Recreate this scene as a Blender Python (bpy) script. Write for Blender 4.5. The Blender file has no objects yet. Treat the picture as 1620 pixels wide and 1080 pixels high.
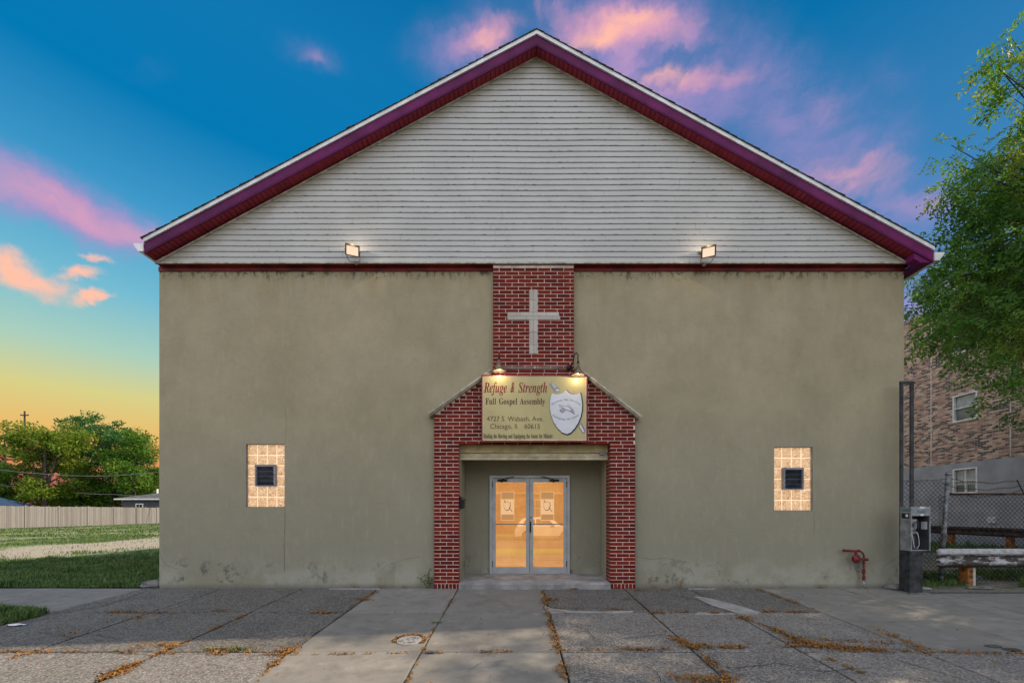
import bpy, math, random
import numpy as np
from mathutils import Vector, Matrix, Euler

# ------------------------------------------------------------------ camera, world, sun, exposure
SC = bpy.context.scene
COL = SC.collection
F = 650.0            # focal length in photo pixels (photo 1620 wide)
EYE = 1.375          # eye height above the foot of the church wall
HX, HY = 815.0, 809.0
cam_data = bpy.data.cameras.new('camera')
cam_data.sensor_width = 36.0
cam_data.lens = F / 1620 * 36
cam_data.shift_x = -(HX - 810) / 1620
cam_data.shift_y = (HY - 540) / 1620
cam_data.clip_start = 0.05
cam_data.clip_end = 2000
camera = bpy.data.objects.new('camera', cam_data)
COL.objects.link(camera)
camera.location = (0, 0, EYE)
camera.rotation_euler = (math.radians(90), 0, 0)
SC.camera = camera
SC.view_settings.view_transform = 'Standard'
SC.view_settings.look = 'None'
SC.view_settings.gamma = 1.0
SC.view_settings.exposure = 0.50
SC.view_settings.use_curve_mapping = False
SC.render.resolution_x, SC.render.resolution_y = 1024, 682

SUN_DIR = Vector((1.15, 0.31, 1.0)).normalized()
SUN_EL = math.asin(SUN_DIR.z)
SUN_AZ = math.atan2(SUN_DIR.x, SUN_DIR.y)
sun_data = bpy.data.lights.new('sun', 'SUN')
sun_data.energy = 4.3
sun_data.angle = math.radians(0.55)
sun_data.color = (1.0, 0.80, 0.56)
sun = bpy.data.objects.new('sun', sun_data)
COL.objects.link(sun)
sun.rotation_euler = SUN_DIR.to_track_quat('Z', 'Y').to_euler()
sun.location = SUN_DIR * 60

def pdir(px, py):
    return Vector(((px - HX) / F, 1.0, (HY - py) / F)).normalized()

def build_world():
    w = bpy.data.worlds.new('World')
    SC.world = w
    w.use_nodes = True
    nt = w.node_tree
    nt.nodes.clear()
    N, L = nt.nodes.new, nt.links.new
    out = N('ShaderNodeOutputWorld')
    tc = N('ShaderNodeTexCoord')
    sep = N('ShaderNodeSeparateXYZ'); L(tc.outputs['Generated'], sep.inputs[0])
    def math_(op, a, b=None, c=None):
        n = N('ShaderNodeMath'); n.operation = op
        for i, v in enumerate((a, b, c)):
            if v is None: continue
            if isinstance(v, (int, float)): n.inputs[i].default_value = v
            else: L(v, n.inputs[i])
        return n.outputs[0]
    def ramp(fac, stops):
        r = N('ShaderNodeValToRGB'); L(fac, r.inputs[0])
        e = r.color_ramp.elements
        e[0].position, e[0].color = stops[0][0], (*stops[0][1], 1)
        e[1].position, e[1].color = stops[-1][0], (*stops[-1][1], 1)
        for p, c in stops[1:-1]:
            x = e.new(p); x.color = (*c, 1)
        return r.outputs[0]
    def mix(fac, a, b):
        m = N('ShaderNodeMix'); m.data_type = 'RGBA'
        if isinstance(fac, (int, float)): m.inputs[0].default_value = fac
        else: L(fac, m.inputs[0])
        for i, v in ((6, a), (7, b)):
            if isinstance(v, tuple): m.inputs[i].default_value = (*v, 1)
            else: L(v, m.inputs[i])
        return m.outputs[2]
    z = sep.outputs[2]
    grad = ramp(z, [(0.0, (.34, .085, .09)), (.045, (.40, .10, .10)), (.085, (.72, .27, .09)), (.14, (.74, .46, .14)),
                    (.20, (.62, .57, .22)), (.27, (.36, .56, .46)), (.36, (.16, .45, .58)), (.47, (.05, .30, .54)),
                    (.60, (.0, .172, .41)), (.72, (.004, .165, .40)), (.85, (.0, .12, .31))])
    # to the right of the gable the low sky is lilac instead of yellow
    side = N('ShaderNodeMapRange'); side.interpolation_type = 'SMOOTHSTEP'
    L(math_('DIVIDE', sep.outputs[0], math_('ADD', math_('ABSOLUTE', sep.outputs[1]), .4)), side.inputs[0])
    side.inputs[1].default_value = -.35; side.inputs[2].default_value = .45
    lil = ramp(z, [(0.0, (.40, .20, .24)), (.10, (.50, .30, .34)), (.25, (.33, .38, .60)), (.38, (.10, .22, .46)), (.50, (.04, .20, .44)), (.7, (.0, .145, .36)), (.85, (.0, .11, .29))])
    base = mix(side.outputs[0], grad, lil)
    # warped direction for ragged clouds
    nz = N('ShaderNodeTexNoise'); nz.inputs['Scale'].default_value = 5.5; nz.inputs['Detail'].default_value = 6; nz.inputs['Roughness'].default_value = .62
    L(tc.outputs['Generated'], nz.inputs['Vector'])
    sub = N('ShaderNodeVectorMath'); sub.operation = 'SUBTRACT'; L(nz.outputs['Color'], sub.inputs[0]); sub.inputs[1].default_value = (.5, .5, .5)
    scl = N('ShaderNodeVectorMath'); scl.operation = 'SCALE'; L(sub.outputs[0], scl.inputs[0]); scl.inputs['Scale'].default_value = .13
    add = N('ShaderNodeVectorMath'); add.operation = 'ADD'; L(tc.outputs['Generated'], add.inputs[0]); L(scl.outputs[0], add.inputs[1])
    pw = add.outputs[0]
    def blob(px, py, rx, ry, ang, amp):
        c = pdir(px, py)
        a = math.radians(ang)
        du = (pdir(px+1, py)-pdir(px-1, py))/2; dv = (pdir(px, py-1)-pdir(px, py+1))/2
        g1 = du*math.cos(a)+dv*math.sin(a); g2 = -du*math.sin(a)+dv*math.cos(a)
        f1 = g1.normalized(); q = g2 - f1*g2.dot(f1); f2 = q.normalized()
        f3 = f1.cross(f2); rx *= g1.length; ry *= q.length
        m = N('ShaderNodeMapping'); m.vector_type = 'TEXTURE'
        L(pw, m.inputs['Vector'])
        m.inputs['Location'].default_value = c
        m.inputs['Rotation'].default_value = Matrix((f1, f2, f3)).transposed().to_euler()
        m.inputs['Scale'].default_value = (rx, ry, .6)
        ln = N('ShaderNodeVectorMath'); ln.operation = 'LENGTH'; L(m.outputs[0], ln.inputs[0])
        mr = N('ShaderNodeMapRange'); mr.interpolation_type = 'SMOOTHSTEP'
        L(ln.outputs['Value'], mr.inputs[0])
        mr.inputs[1].default_value = 0; mr.inputs[2].default_value = 1.25
        mr.inputs[3].default_value = amp; mr.inputs[4].default_value = 0
        return mr.outputs[0]
    def total(lst):
        s = None
        for b in lst:
            v = blob(*b)
            s = v if s is None else math_('MAXIMUM', s, v)
        return s
    lilac = total([(1010, 120, 300, 170, -14, .9), (740, 60, 130, 90, 0, .6), (1270, 210, 220, 150, -32, .62), (475, 80, 90, 45, -20, .30), (245, 125, 70, 40, 0, .12),
                   (110, 330, 280, 62, -19, .9), (1430, 330, 190, 90, -8, .6), (1440, 480, 170, 100, 0, .5), (1390, 130, 110, 80, 0, .25)])
    pink = total([(768, 52, 78, 44, 12, 1.0), (985, 45, 165, 62, -6, 1.05), (1085, 140, 120, 36, 3, 1.05), (1340, 290, 120, 48, -8, .85), (1290, 175, 60, 50, 60, .35),
                  (90, 322, 270, 40, -19, .72), (200, 358, 120, 30, -16, .6), (475, 82, 40, 24, 10, .35), (1440, 335, 120, 34, -6, .45), (850, 12, 16, 40, 10, .5), (990, 100, 60, 60, -40, .5)])
    orange = total([(760, 55, 40, 24, 20, .55), (950, 52, 80, 34, 8, .85), (1000, 30, 80, 26, -8, .7), (1055, 135, 62, 22, 4, .9), (25, 425, 75, 32, -12, 1.1), (65, 446, 95, 28, -12, 1.1), (128, 430, 50, 16, 8, 1.2), (162, 403, 32, 11, -3, 1.1), (140, 464, 55, 13, -2, 1.2), (1330, 288, 60, 24, 0, .35)])
    # texture inside the clouds
    nm = N('ShaderNodeMapping'); nm.inputs['Scale'].default_value = (5, 5, 13); nm.inputs['Rotation'].default_value = (0, .35, .2); L(pw, nm.inputs['Vector'])
    n2 = N('ShaderNodeTexNoise'); n2.inputs['Scale'].default_value = 1.3; n2.inputs['Detail'].default_value = 7; n2.inputs['Roughness'].default_value = .58
    L(nm.outputs[0], n2.inputs['Vector'])
    tex = N('ShaderNodeMapRange'); L(n2.outputs[0], tex.inputs[0])
    tex.inputs[1].default_value = .33; tex.inputs[2].default_value = .60; tex.inputs[3].default_value = .45; tex.inputs[4].default_value = 1.1
    def cut(v, lo, hi):
        m = N('ShaderNodeMapRange'); m.interpolation_type = 'SMOOTHSTEP'; L(v, m.inputs[0]); m.inputs[1].default_value = lo; m.inputs[2].default_value = hi
        return m.outputs[0]
    c1 = mix(cut(math_('MULTIPLY', lilac, tex.outputs[0]), 0.02, 1.0), base, (.33, .25, .52))
    c2 = mix(cut(math_('MULTIPLY', pink, tex.outputs[0]), .05, 1.15), c1, (.68, .33, .46))
    c3 = mix(cut(math_('MULTIPLY', orange, tex.outputs[0]), .08, 1.15), c2, (.97, .49, .34))
    # bright neutral cloud added overhead and behind the viewer to light the facade
    back = N('ShaderNodeMapRange'); back.interpolation_type = 'SMOOTHSTEP'
    L(sep.outputs[1], back.inputs[0]); back.inputs[1].default_value = .30; back.inputs[2].default_value = -.25
    bn = N('ShaderNodeTexNoise'); bn.inputs['Scale'].default_value = 2.2; bn.inputs['Detail'].default_value = 5; L(pw, bn.inputs['Vector'])
    bm = math_('MULTIPLY', cut(bn.outputs[0], .24, .54), back.outputs[0])
    c4 = mix(bm, c3, (1.18, 1.22, 1.34))
    sky = N('ShaderNodeTexSky'); sky.sky_type = 'NISHITA'; sky.sun_disc = False
    sky.sun_elevation = SUN_EL; sky.sun_rotation = SUN_AZ
    b1 = N('ShaderNodeBackground'); L(sky.outputs[0], b1.inputs[0]); b1.inputs[1].default_value = .05
    b2 = N('ShaderNodeBackground'); L(c4, b2.inputs[0]); b2.inputs[1].default_value = .80
    ms = N('ShaderNodeMixShader'); ms.inputs[0].default_value = .985
    L(b1.outputs[0], ms.inputs[1]); L(b2.outputs[0], ms.inputs[2]); L(ms.outputs[0], out.inputs[0])
    w.cycles.sampling_method = 'MANUAL'; w.cycles.sample_map_resolution = 512
build_world()

# ------------------------------------------------------------------ helpers
R = random.Random(7)
def at(px, py, Y):
    """photo pixel + real distance -> point"""
    return Vector(((px - HX) * Y / F, Y, EYE + (HY - py) * Y / F))
SL = 0.05; YW0 = 7.386
def gz(Y):
    return -SL * (YW0 - Y) if Y < YW0 else 0.0
def gp(px, py):
    """photo pixel on the sloping pavement -> X, Y"""
    Y = F * (EYE + SL * YW0) / (py - HY + SL * F)
    return ((px - HX) * Y / F, Y)

class MB:
    def __init__(s): s.v = []; s.f = []
    def add(s, vs, fs):
        n = len(s.v); s.v += [tuple(v) for v in vs]; s.f += [tuple(i + n for i in f) for f in fs]; return s
    def box(s, x0, x1, y0, y1, z0, z1):
        return s.add([(x0,y0,z0),(x1,y0,z0),(x1,y1,z0),(x0,y1,z0),(x0,y0,z1),(x1,y0,z1),(x1,y1,z1),(x0,y1,z1)],
                     [(0,3,2,1),(4,5,6,7),(0,1,5,4),(1,2,6,5),(2,3,7,6),(3,0,4,7)])
    def obox(s, c, ax, ay, az):
        c, ax, ay, az = map(Vector, (c, ax, ay, az))
        vs = [c - ax - ay - az, c + ax - ay - az, c + ax + ay - az, c - ax + ay - az, c - ax - ay + az, c + ax - ay + az, c + ax + ay + az, c - ax + ay + az]
        return s.add(vs, [(0,3,2,1),(4,5,6,7),(0,1,5,4),(1,2,6,5),(2,3,7,6),(3,0,4,7)])
    def prism(s, poly, y0, y1):
        """polygon of (x,z) extruded in y"""
        n = len(poly)
        vs = [(x, y0, z) for x, z in poly] + [(x, y1, z) for x, z in poly]
        return s.add(vs, [tuple(range(n)), tuple(range(2*n-1, n-1, -1))] + [(i, i+n, (i+1)%n+n, (i+1)%n) for i in range(n)])
    def prismx(s, poly, x0, x1):
        n = len(poly)
        vs = [(x0, y, z) for y, z in poly] + [(x1, y, z) for y, z in poly]
        return s.add(vs, [tuple(range(n)), tuple(range(2*n-1, n-1, -1))] + [(i, i+n, (i+1)%n+n, (i+1)%n) for i in range(n)])
    def prismz(s, poly, z0, z1):
        n = len(poly)
        vs = [(x, y, z0) for x, y in poly] + [(x, y, z1) for x, y in poly]
        return s.add(vs, [tuple(range(n-1, -1, -1)), tuple(range(n, 2*n))] + [(i, (i+1)%n, (i+1)%n+n, i+n) for i in range(n)])
    def tube(s, pts, r, n=8, cap=True):
        pts = [Vector(p) for p in pts]
        rs = r if isinstance(r, (list, tuple)) else [r] * len(pts)
        rings = []; prev = None
        for i, p in enumerate(pts):
            d = (pts[min(i+1, len(pts)-1)] - pts[max(i-1, 0)])
            d = d.normalized() if d.length > 1e-9 else Vector((0, 0, 1))
            if prev is None:
                a = d.orthogonal().normalized()
            else:
                a = (prev - d * prev.dot(d)); a = a.normalized() if a.length > 1e-6 else d.orthogonal().normalized()
            prev = a; b = d.cross(a)
            rings.append([p + (a * math.cos(t) + b * math.sin(t)) * rs[i] for t in [2*math.pi*k/n for k in range(n)]])
        vs = [v for ring in rings for v in ring]
        fs = []
        for i in range(len(pts) - 1):
            for k in range(n):
                fs.append((i*n+k, i*n+(k+1)%n, (i+1)*n+(k+1)%n, (i+1)*n+k))
        if cap:
            fs.append(tuple(range(n-1, -1, -1))); fs.append(tuple(range((len(pts)-1)*n, len(pts)*n)))
        return s.add(vs, fs)
    def lathe(s, prof, c=(0,0,0), axis=(0,0,1), n=20):
        """prof of (r, h) along axis"""
        ax = Vector(axis).normalized(); a = ax.orthogonal().normalized(); b = ax.cross(a); c = Vector(c)
        vs = []
        for r, h in prof:
            for k in range(n):
                t = 2*math.pi*k/n
                vs.append(c + ax*h + (a*math.cos(t) + b*math.sin(t))*max(r, 1e-4))
        fs = []
        for i in range(len(prof)-1):
            for k in range(n):
                fs.append((i*n+k, i*n+(k+1)%n, (i+1)*n+(k+1)%n, (i+1)*n+k))
        return s.add(vs, fs)
    def mesh(s, name, mat, smooth=False):
        me = bpy.data.meshes.new(name); me.from_pydata(s.v, [], s.f); me.update()
        if mat: me.materials.append(mat)
        if smooth: me.polygons.foreach_set('use_smooth', [True]*len(me.polygons))
        return me
    def build(s, name, mat, parent=None, smooth=False, label=None, kind=None):
        o = bpy.data.objects.new(name, s.mesh(name, mat, smooth)); COL.objects.link(o)
        if parent is not None: o.parent = parent; o.matrix_parent_inverse = parent_inv(parent)
        if label: o['label'] = label
        if kind: o['kind'] = kind
        return o
def parent_inv(p):
    m = Matrix.Translation(p.location) if p.parent is None else p.parent.matrix_basis @ p.matrix_parent_inverse @ p.matrix_basis
    m = world_of(p)
    return m.inverted()
def world_of(p):
    m = p.matrix_basis.copy()
    if p.parent is not None: m = world_of(p.parent) @ p.matrix_parent_inverse @ m
    return m
def tag(o, label=None, cat=None, group=None, kind=None):
    if label: o['label'] = label
    if cat: o['category'] = cat
    if group: o['group'] = group
    if kind: o['kind'] = kind
    return o
def thing(name, label, cat, loc=(0,0,0), group=None):
    o = bpy.data.objects.new(name, None); COL.objects.link(o); o.location = loc; o.empty_display_size = .1
    return tag(o, label, cat, group)
def inst(name, me, loc, parent=None, scale=(1,1,1), rot=(0,0,0), inv=None):
    o = bpy.data.objects.new(name, me); COL.objects.link(o)
    if parent is not None: o.parent = parent; o.matrix_parent_inverse = inv if inv is not None else parent_inv(parent)
    o.location = loc; o.scale = scale; o.rotation_euler = rot
    return o
def np_mesh(name, V, Fc, mat):
    """V (n,3), Fc (m,k)"""
    V = np.asarray(V, dtype=np.float32); Fc = np.asarray(Fc, dtype=np.int32)
    me = bpy.data.meshes.new(name)
    me.vertices.add(len(V)); me.vertices.foreach_set('co', V.ravel())
    k = Fc.shape[1]
    me.loops.add(Fc.size); me.loops.foreach_set('vertex_index', Fc.ravel())
    me.polygons.add(len(Fc)); me.polygons.foreach_set('loop_start', np.arange(0, Fc.size, k, dtype=np.int32))
    me.polygons.foreach_set('loop_total', np.full(len(Fc), k, dtype=np.int32))
    me.update(calc_edges=True); me.validate()
    if mat: me.materials.append(mat)
    return me

# ------------------------------------------------------------------ materials
class M:
    """small node helper"""
    def __init__(s, name, color=(.5,.5,.5), rough=.8, metal=0.0, spec=.5):
        s.m = bpy.data.materials.new(name); s.m.use_nodes = True
        s.nt = s.m.node_tree; s.p = s.nt.nodes['Principled BSDF']; s.out = s.nt.nodes['Material Output']
        s.p.inputs['Base Color'].default_value = (*color, 1); s.p.inputs['Roughness'].default_value = rough
        s.p.inputs['Metallic'].default_value = metal; s.p.inputs['Specular IOR Level'].default_value = spec
        s._pos = None
    def N(s, t, **kw):
        n = s.nt.nodes.new(t)
        for k, v in kw.items(): setattr(n, k, v)
        return n
    def L(s, a, b): s.nt.links.new(a, b)
    def pos(s):
        if s._pos is None: s._pos = s.N('ShaderNodeNewGeometry')
        return s._pos.outputs['Position']
    def objc(s):
        return s.N('ShaderNodeTexCoord').outputs['Object']
    def xyz(s):
        if not hasattr(s, '_xyz'):
            n = s.N('ShaderNodeSeparateXYZ'); s.L(s.pos(), n.inputs[0]); s._xyz = n
        return s._xyz.outputs
    def maps(s, vec, scale=(1,1,1), loc=(0,0,0)):
        m = s.N('ShaderNodeMapping'); s.L(vec, m.inputs[0]); m.inputs['Scale'].default_value = scale; m.inputs['Location'].default_value = loc
        return m.outputs[0]
    def noise(s, scale, detail=4, rough=.55, vec=None, stretch=None, loc=(0,0,0), dist=0):
        vec = vec or s.pos()
        if stretch or loc != (0,0,0): vec = s.maps(vec, stretch or (1,1,1), loc)
        n = s.N('ShaderNodeTexNoise'); s.L(vec, n.inputs['Vector'])
        n.inputs['Scale'].default_value = scale; n.inputs['Detail'].default_value = detail; n.inputs['Roughness'].default_value = rough; n.inputs['Distortion'].default_value = dist
        return n.outputs[0]
    def voro(s, scale, feature='F1', out='Distance', vec=None, stretch=None):
        vec = vec or s.pos()
        if stretch: vec = s.maps(vec, stretch)
        n = s.N('ShaderNodeTexVoronoi', feature=feature); s.L(vec, n.inputs['Vector']); n.inputs['Scale'].default_value = scale
        return n.outputs[out]
    def mr(s, v, a, b, c=0.0, d=1.0, smooth=True):
        n = s.N('ShaderNodeMapRange'); 
        if smooth: n.interpolation_type = 'SMOOTHSTEP'
        s.L(v, n.inputs[0])
        for i, x in enumerate((a, b, c, d)): n.inputs[i+1].default_value = x
        return n.outputs[0]
    def math(s, op, a, b=None):
        n = s.N('ShaderNodeMath', operation=op)
        for i, v in enumerate((a, b)):
            if v is None: continue
            if isinstance(v, (int, float)): n.inputs[i].default_value = v
            else: s.L(v, n.inputs[i])
        return n.outputs[0]
    def mix(s, fac, a, b, mode='MIX'):
        m = s.N('ShaderNodeMix', data_type='RGBA', blend_type=mode)
        if isinstance(fac, (int, float)): m.inputs[0].default_value = fac
        else: s.L(fac, m.inputs[0])
        for i, v in ((6, a), (7, b)):
            if isinstance(v, tuple): m.inputs[i].default_value = (*v, 1)
            else: s.L(v, m.inputs[i])
        return m.outputs[2]
    def col(s, c): s.L(c, s.p.inputs['Base Color']); return s
    def bump(s, h, strength=.3, dist=.01):
        b = s.N('ShaderNodeBump'); s.L(h, b.inputs['Height']); b.inputs['Strength'].default_value = strength; b.inputs['Distance'].default_value = dist
        s.L(b.outputs[0], s.p.inputs['Normal']); return s
    def rnd(s):
        a = s.N('ShaderNodeObjectInfo').outputs['Random']; g = s.N('ShaderNodeNewGeometry').outputs['Random Per Island']
        return s.math('FRACT', s.math('ADD', a, g))

def mat_simple(name, color, rough=.6, metal=0.0, var=.12, scale=6, bump=0.0, spec=.3):
    m = M(name, color, rough, metal, spec)
    n = m.noise(scale, 5)
    dark = tuple(c*(1-var*2) for c in color); lite = tuple(min(1, c*(1+var*1.5)) for c in color)
    m.col(m.mix(m.mr(n, .3, .7), dark, lite))
    if bump: m.bump(m.noise(scale*12, 3), bump, .004)
    return m.m

MAT = {}
def make_materials():
    # ---- stucco
    m = M('stucco', rough=.9, spec=.25)
    x, y, z = m.xyz()
    big = m.noise(.8, 6, .6); mid = m.noise(2.6, 6, .6, stretch=(1, 1, .45)); fine = m.noise(34, 4)
    c = m.mix(m.mr(big, .3, .7), (.325, .280, .182), (.395, .338, .228))
    c = m.mix(m.mr(mid, .42, .8, 0, .38), c, (.235, .215, .135))
    c = m.mix(m.mr(m.noise(1.7, 5, .6, loc=(7, 3, 5)), .5, .78, 0, .3), c, (.40, .31, .19))
    # darker and greener low down, warmer near the top
    c = m.mix(m.mr(m.math('ADD', z, m.math('MULTIPLY', mid, 1.2)), 0.6, 5.0, .80, 0), c, (.235, .236, .185))
    # run-off streaks below the frieze
    stre = m.noise(5.0, 5, .7, stretch=(1, 1, .10)); stm = m.math('MULTIPLY', m.mr(stre, .40, .62), m.mr(m.math('ADD', z, m.math('MULTIPLY', m.noise(1.3, 3), -.9)), 4.6, 5.3))
    c = m.mix(m.mr(m.noise(6.5, 6, .65, dist=.8), .44, .70, 0, .15), c, (.22, .195, .125)); c = m.mix(m.mr(m.noise(11, 4, .6, stretch=(1, 1, .25)), .52, .72, 0, .16), c, (.47, .43, .31))
    c = m.mix(m.math('MULTIPLY', stm, .5), c, (.30, .23, .12))
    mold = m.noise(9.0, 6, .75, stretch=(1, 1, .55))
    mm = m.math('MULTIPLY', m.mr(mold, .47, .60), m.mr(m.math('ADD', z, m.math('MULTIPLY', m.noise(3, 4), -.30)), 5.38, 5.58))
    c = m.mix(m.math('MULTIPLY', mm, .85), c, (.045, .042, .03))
    # rotten, flaked band near the ground
    fl = m.noise(4.2, 7, .72, loc=(3, 1, 9), stretch=(1, 1, .8)); band = m.math('MULTIPLY', m.mr(z, .02, .12), m.mr(z, .62, .28))
    fm = m.math('MULTIPLY', m.math('MULTIPLY', m.mr(fl, .555, .575), m.mr(m.noise(.9, 3, loc=(2, 2, 2)), .34, .50)), band)
    c = m.mix(m.math('MULTIPLY', fm, .75), c, (.105, .10, .095))
    pale = m.math('MULTIPLY', m.mr(m.noise(1.9, 6, .65, loc=(1, 8, 2)), .42, .62), m.mr(z, .75, .15))
    c = m.mix(m.math('MULTIPLY', pale, .45), c, (.40, .40, .34))
    c = m.mix(m.mr(z, .10, .0, 0, .6), c, (.13, .13, .11))
    m.col(c)
    h = m.math('ADD', m.math('MULTIPLY', mid, .9), m.math('MULTIPLY', fine, .14)); h = m.math('SUBTRACT', h, m.math('MULTIPLY', fm, .2))
    h = m.math('ADD', h, m.math('MULTIPLY', m.noise(7, 5, .6, dist=1.2), .35)); m.bump(h, .55, .03); MAT['stucco'] = m.m
    # ---- brick and mortar
    m = M('red_brick', rough=.85, spec=.15)
    r = m.rnd(); n = m.noise(60, 3)
    c = m.mix(r, (.105, .010, .006), (.20, .020, .011)); c = m.mix(m.mr(r, .93, .97, 0, .7), c, (.035, .012, .012))
    c = m.mix(m.mr(n, .5, .8, 0, .4), c, (.26, .035, .022)); m.col(c); m.bump(n, .4, .003); MAT['brick'] = m.m
    MAT['mortar'] = mat_simple('mortar', (.70, .58, .52), .95, var=.12, scale=9, bump=.3)
    m = M('white_brick', rough=.85); r = m.rnd()
    c = m.mix(r, (.40, .36, .32), (.52, .48, .43)); c = m.mix(m.mr(m.noise(14, 5), .5, .75, 0, .45), c, (.33, .30, .26)); m.col(c); m.bump(m.noise(50, 3), .4, .003); MAT['cross'] = m.m
    MAT['cross_joint'] = mat_simple('cross_joint', (.16, .15, .14), .95)
    # ---- siding
    m = M('vinyl_siding', rough=.45, spec=.4)
    x, y, z = m.xyz()
    c = m.mix(m.mr(m.noise(1.4, 4), .3, .7), (.435, .425, .405), (.50, .49, .47))
    c = m.mix(m.mr(m.rnd(), 0, 1, 0, .25), c, (.43, .43, .42))
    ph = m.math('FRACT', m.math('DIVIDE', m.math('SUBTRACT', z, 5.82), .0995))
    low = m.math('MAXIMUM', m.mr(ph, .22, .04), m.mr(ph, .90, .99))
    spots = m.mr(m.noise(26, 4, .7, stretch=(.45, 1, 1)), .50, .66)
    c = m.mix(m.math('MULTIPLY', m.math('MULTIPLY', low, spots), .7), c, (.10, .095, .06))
    # grime creeping down from the rake trim
    dx = m.math('ABSOLUTE', m.math('SUBTRACT', x, .36)); line = m.math('SUBTRACT', 9.46, m.math('MULTIPLY', dx, .545))
    dz = m.math('SUBTRACT', line, z)
    g = m.mr(m.math('ADD', dz, m.math('MULTIPLY', m.noise(5, 5), .35)), .50, .12, 0, .62)
    c = m.mix(g, c, (.30, .265, .17))
    m.col(c); m.bump(m.noise(3, 3, stretch=(1, 1, 6)), .25, .01); MAT['siding'] = m.m
    MAT['siding_back'] = mat_simple('siding_backing', (.06, .058, .045), .9)
    MAT['trim_white'] = mat_simple('white_trim', (.78, .78, .78), .4, var=.08)
    MAT['trim_old'] = mat_simple('grubby_white_trim', (.42, .38, .30), .6, var=.2, scale=10)
    MAT['purple'] = mat_simple('purple_fascia', (.125, .014, .085), .5, var=.18, scale=1.6, spec=.12)
    m = M('maroon_soffit', rough=.6, spec=.1); c = m.mix(m.rnd(), (.24, .030, .048), (.30, .040, .062)); m.col(c); MAT['soffit'] = m.m
    MAT['maroon'] = mat_simple('maroon_board', (.16, .016, .014), .5, var=.25, scale=3)
    MAT['shingle'] = mat_simple('dark_shingles', (.05, .055, .06), .95, var=.3, scale=20, bump=.4)
    MAT['coping'] = mat_simple('coping_stone', (.42, .37, .29), .85, var=.15, scale=9, bump=.3)
    MAT['beige_metal'] = mat_simple('beige_painted_metal', (.56, .46, .24), .5, var=.12, scale=5)
    MAT['beige_light'] = mat_simple('cream_shutter_bar', (.62, .54, .36), .45, var=.1, scale=8)
    MAT['alu'] = mat_simple('aluminium', (.52, .54, .56), .35, .5, var=.06)
    MAT['alu_dull'] = mat_simple('dull_grey_metal', (.24, .25, .28), .5, .4, var=.12)
    MAT['black'] = mat_simple('black_metal', (.018, .018, .02), .45, .2, var=.2)
    MAT['blackpaint'] = mat_simple('weathered_black_paint', (.03, .032, .036), .55, 0, var=.35, scale=7, bump=.15)
    MAT['slat'] = mat_simple('dark_glass_slat', (.035, .04, .05), .12, 0, var=.2)
    MAT['dark'] = mat_simple('dark_interior', (.012, .013, .015), .8)
    MAT['bronze'] = mat_simple('aged_bronze_shade', (.20, .15, .10), .38, .6, var=.12)
    MAT['conduit'] = mat_simple('galvanised_conduit', (.50, .50, .46), .4, .6)
    MAT['redpipe'] = mat_simple('red_painted_pipe', (.15, .018, .018), .5, 0, var=.3, scale=30, bump=.3)
    MAT['greypipe'] = mat_simple('grey_weathered_pipe', (.26, .26, .27), .6, .3, var=.3, scale=30)
    # ---- lit glass of doors and blocks
    m = M('lit_glass_block', (.30, .19, .09), .12, spec=.6)
    n1 = m.noise(17, 3, .6, dist=2.6); n2 = m.noise(9, 2, .5)
    c = m.mix(m.mr(n1, .36, .66), (.40, .17, .05), (.98, .70, .44)); c = m.mix(m.mr(n2, .35, .7, 0, .4), c, (.80, .50, .27))
    m.L(c, m.p.inputs['Emission Color']); m.p.inputs['Emission Strength'].default_value = .58
    m.bump(n1, .7, .01); MAT['block'] = m.m
    m = M('lit_block_joint', (.6, .45, .3), .7); m.p.inputs['Emission Color'].default_value = (1.0, .78, .56, 1); m.p.inputs['Emission Strength'].default_value = .64; MAT['joint'] = m.m
    m = M('lit_door_glass', (.02, .02, .02), .02)
    em = m.N('ShaderNodeEmission'); gl = m.N('ShaderNodeBsdfGlossy'); ad = m.N('ShaderNodeAddShader')
    x, y, z = m.xyz()
    c = m.mix(m.mr(m.noise(2.4, 4, .6), .35, .7), (.66, .27, .07), (.78, .36, .105))
    m.L(c, em.inputs[0]); em.inputs[1].default_value = .56
    gl.inputs['Color'].default_value = (.62, .46, .30, 1); gl.inputs['Roughness'].default_value = .015
    m.L(em.outputs[0], ad.inputs[0]); m.L(gl.outputs[0], ad.inputs[1]); m.L(ad.outputs[0], m.out.inputs[0]); MAT['doorglass'] = m.m
    def emi(name, col, st):
        m = M(name, (col[0]*.15, col[1]*.15, col[2]*.15), .5); m.p.inputs['Emission Color'].default_value = (*col, 1); m.p.inputs['Emission Strength'].default_value = st; return m.m
    MAT['lamp_on'] = emi('lit_lamp_lens', (1.0, .72, .52), .70)
    MAT['bulb'] = emi('lit_bulb', (1.0, .78, .52), 1.6)
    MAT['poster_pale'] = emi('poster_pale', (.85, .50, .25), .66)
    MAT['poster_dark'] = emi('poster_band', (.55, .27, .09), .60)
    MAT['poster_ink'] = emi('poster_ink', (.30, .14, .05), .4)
    # ---- sign
    MAT['sign_face'] = mat_simple('sign_face_tan', (.50, .43, .21), .35, var=.05, scale=2)
    MAT['sign_red'] = mat_simple('sign_red_paint', (.25, .02, .035), .4, var=.06)
    MAT['sign_cream'] = mat_simple('sign_cream_line', (.78, .72, .55), .4)
    MAT['ink_red'] = mat_simple('lettering_dark_red', (.24, .022, .02), .4, var=.03)
    MAT['ink_brown'] = mat_simple('lettering_brown', (.10, .03, .022), .4, var=.03)
    MAT['ink_black'] = mat_simple('lettering_black', (.014, .014, .018), .4, var=.03)
    MAT['ink_grey'] = mat_simple('emblem_grey', (.25, .26, .28), .4)
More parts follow.
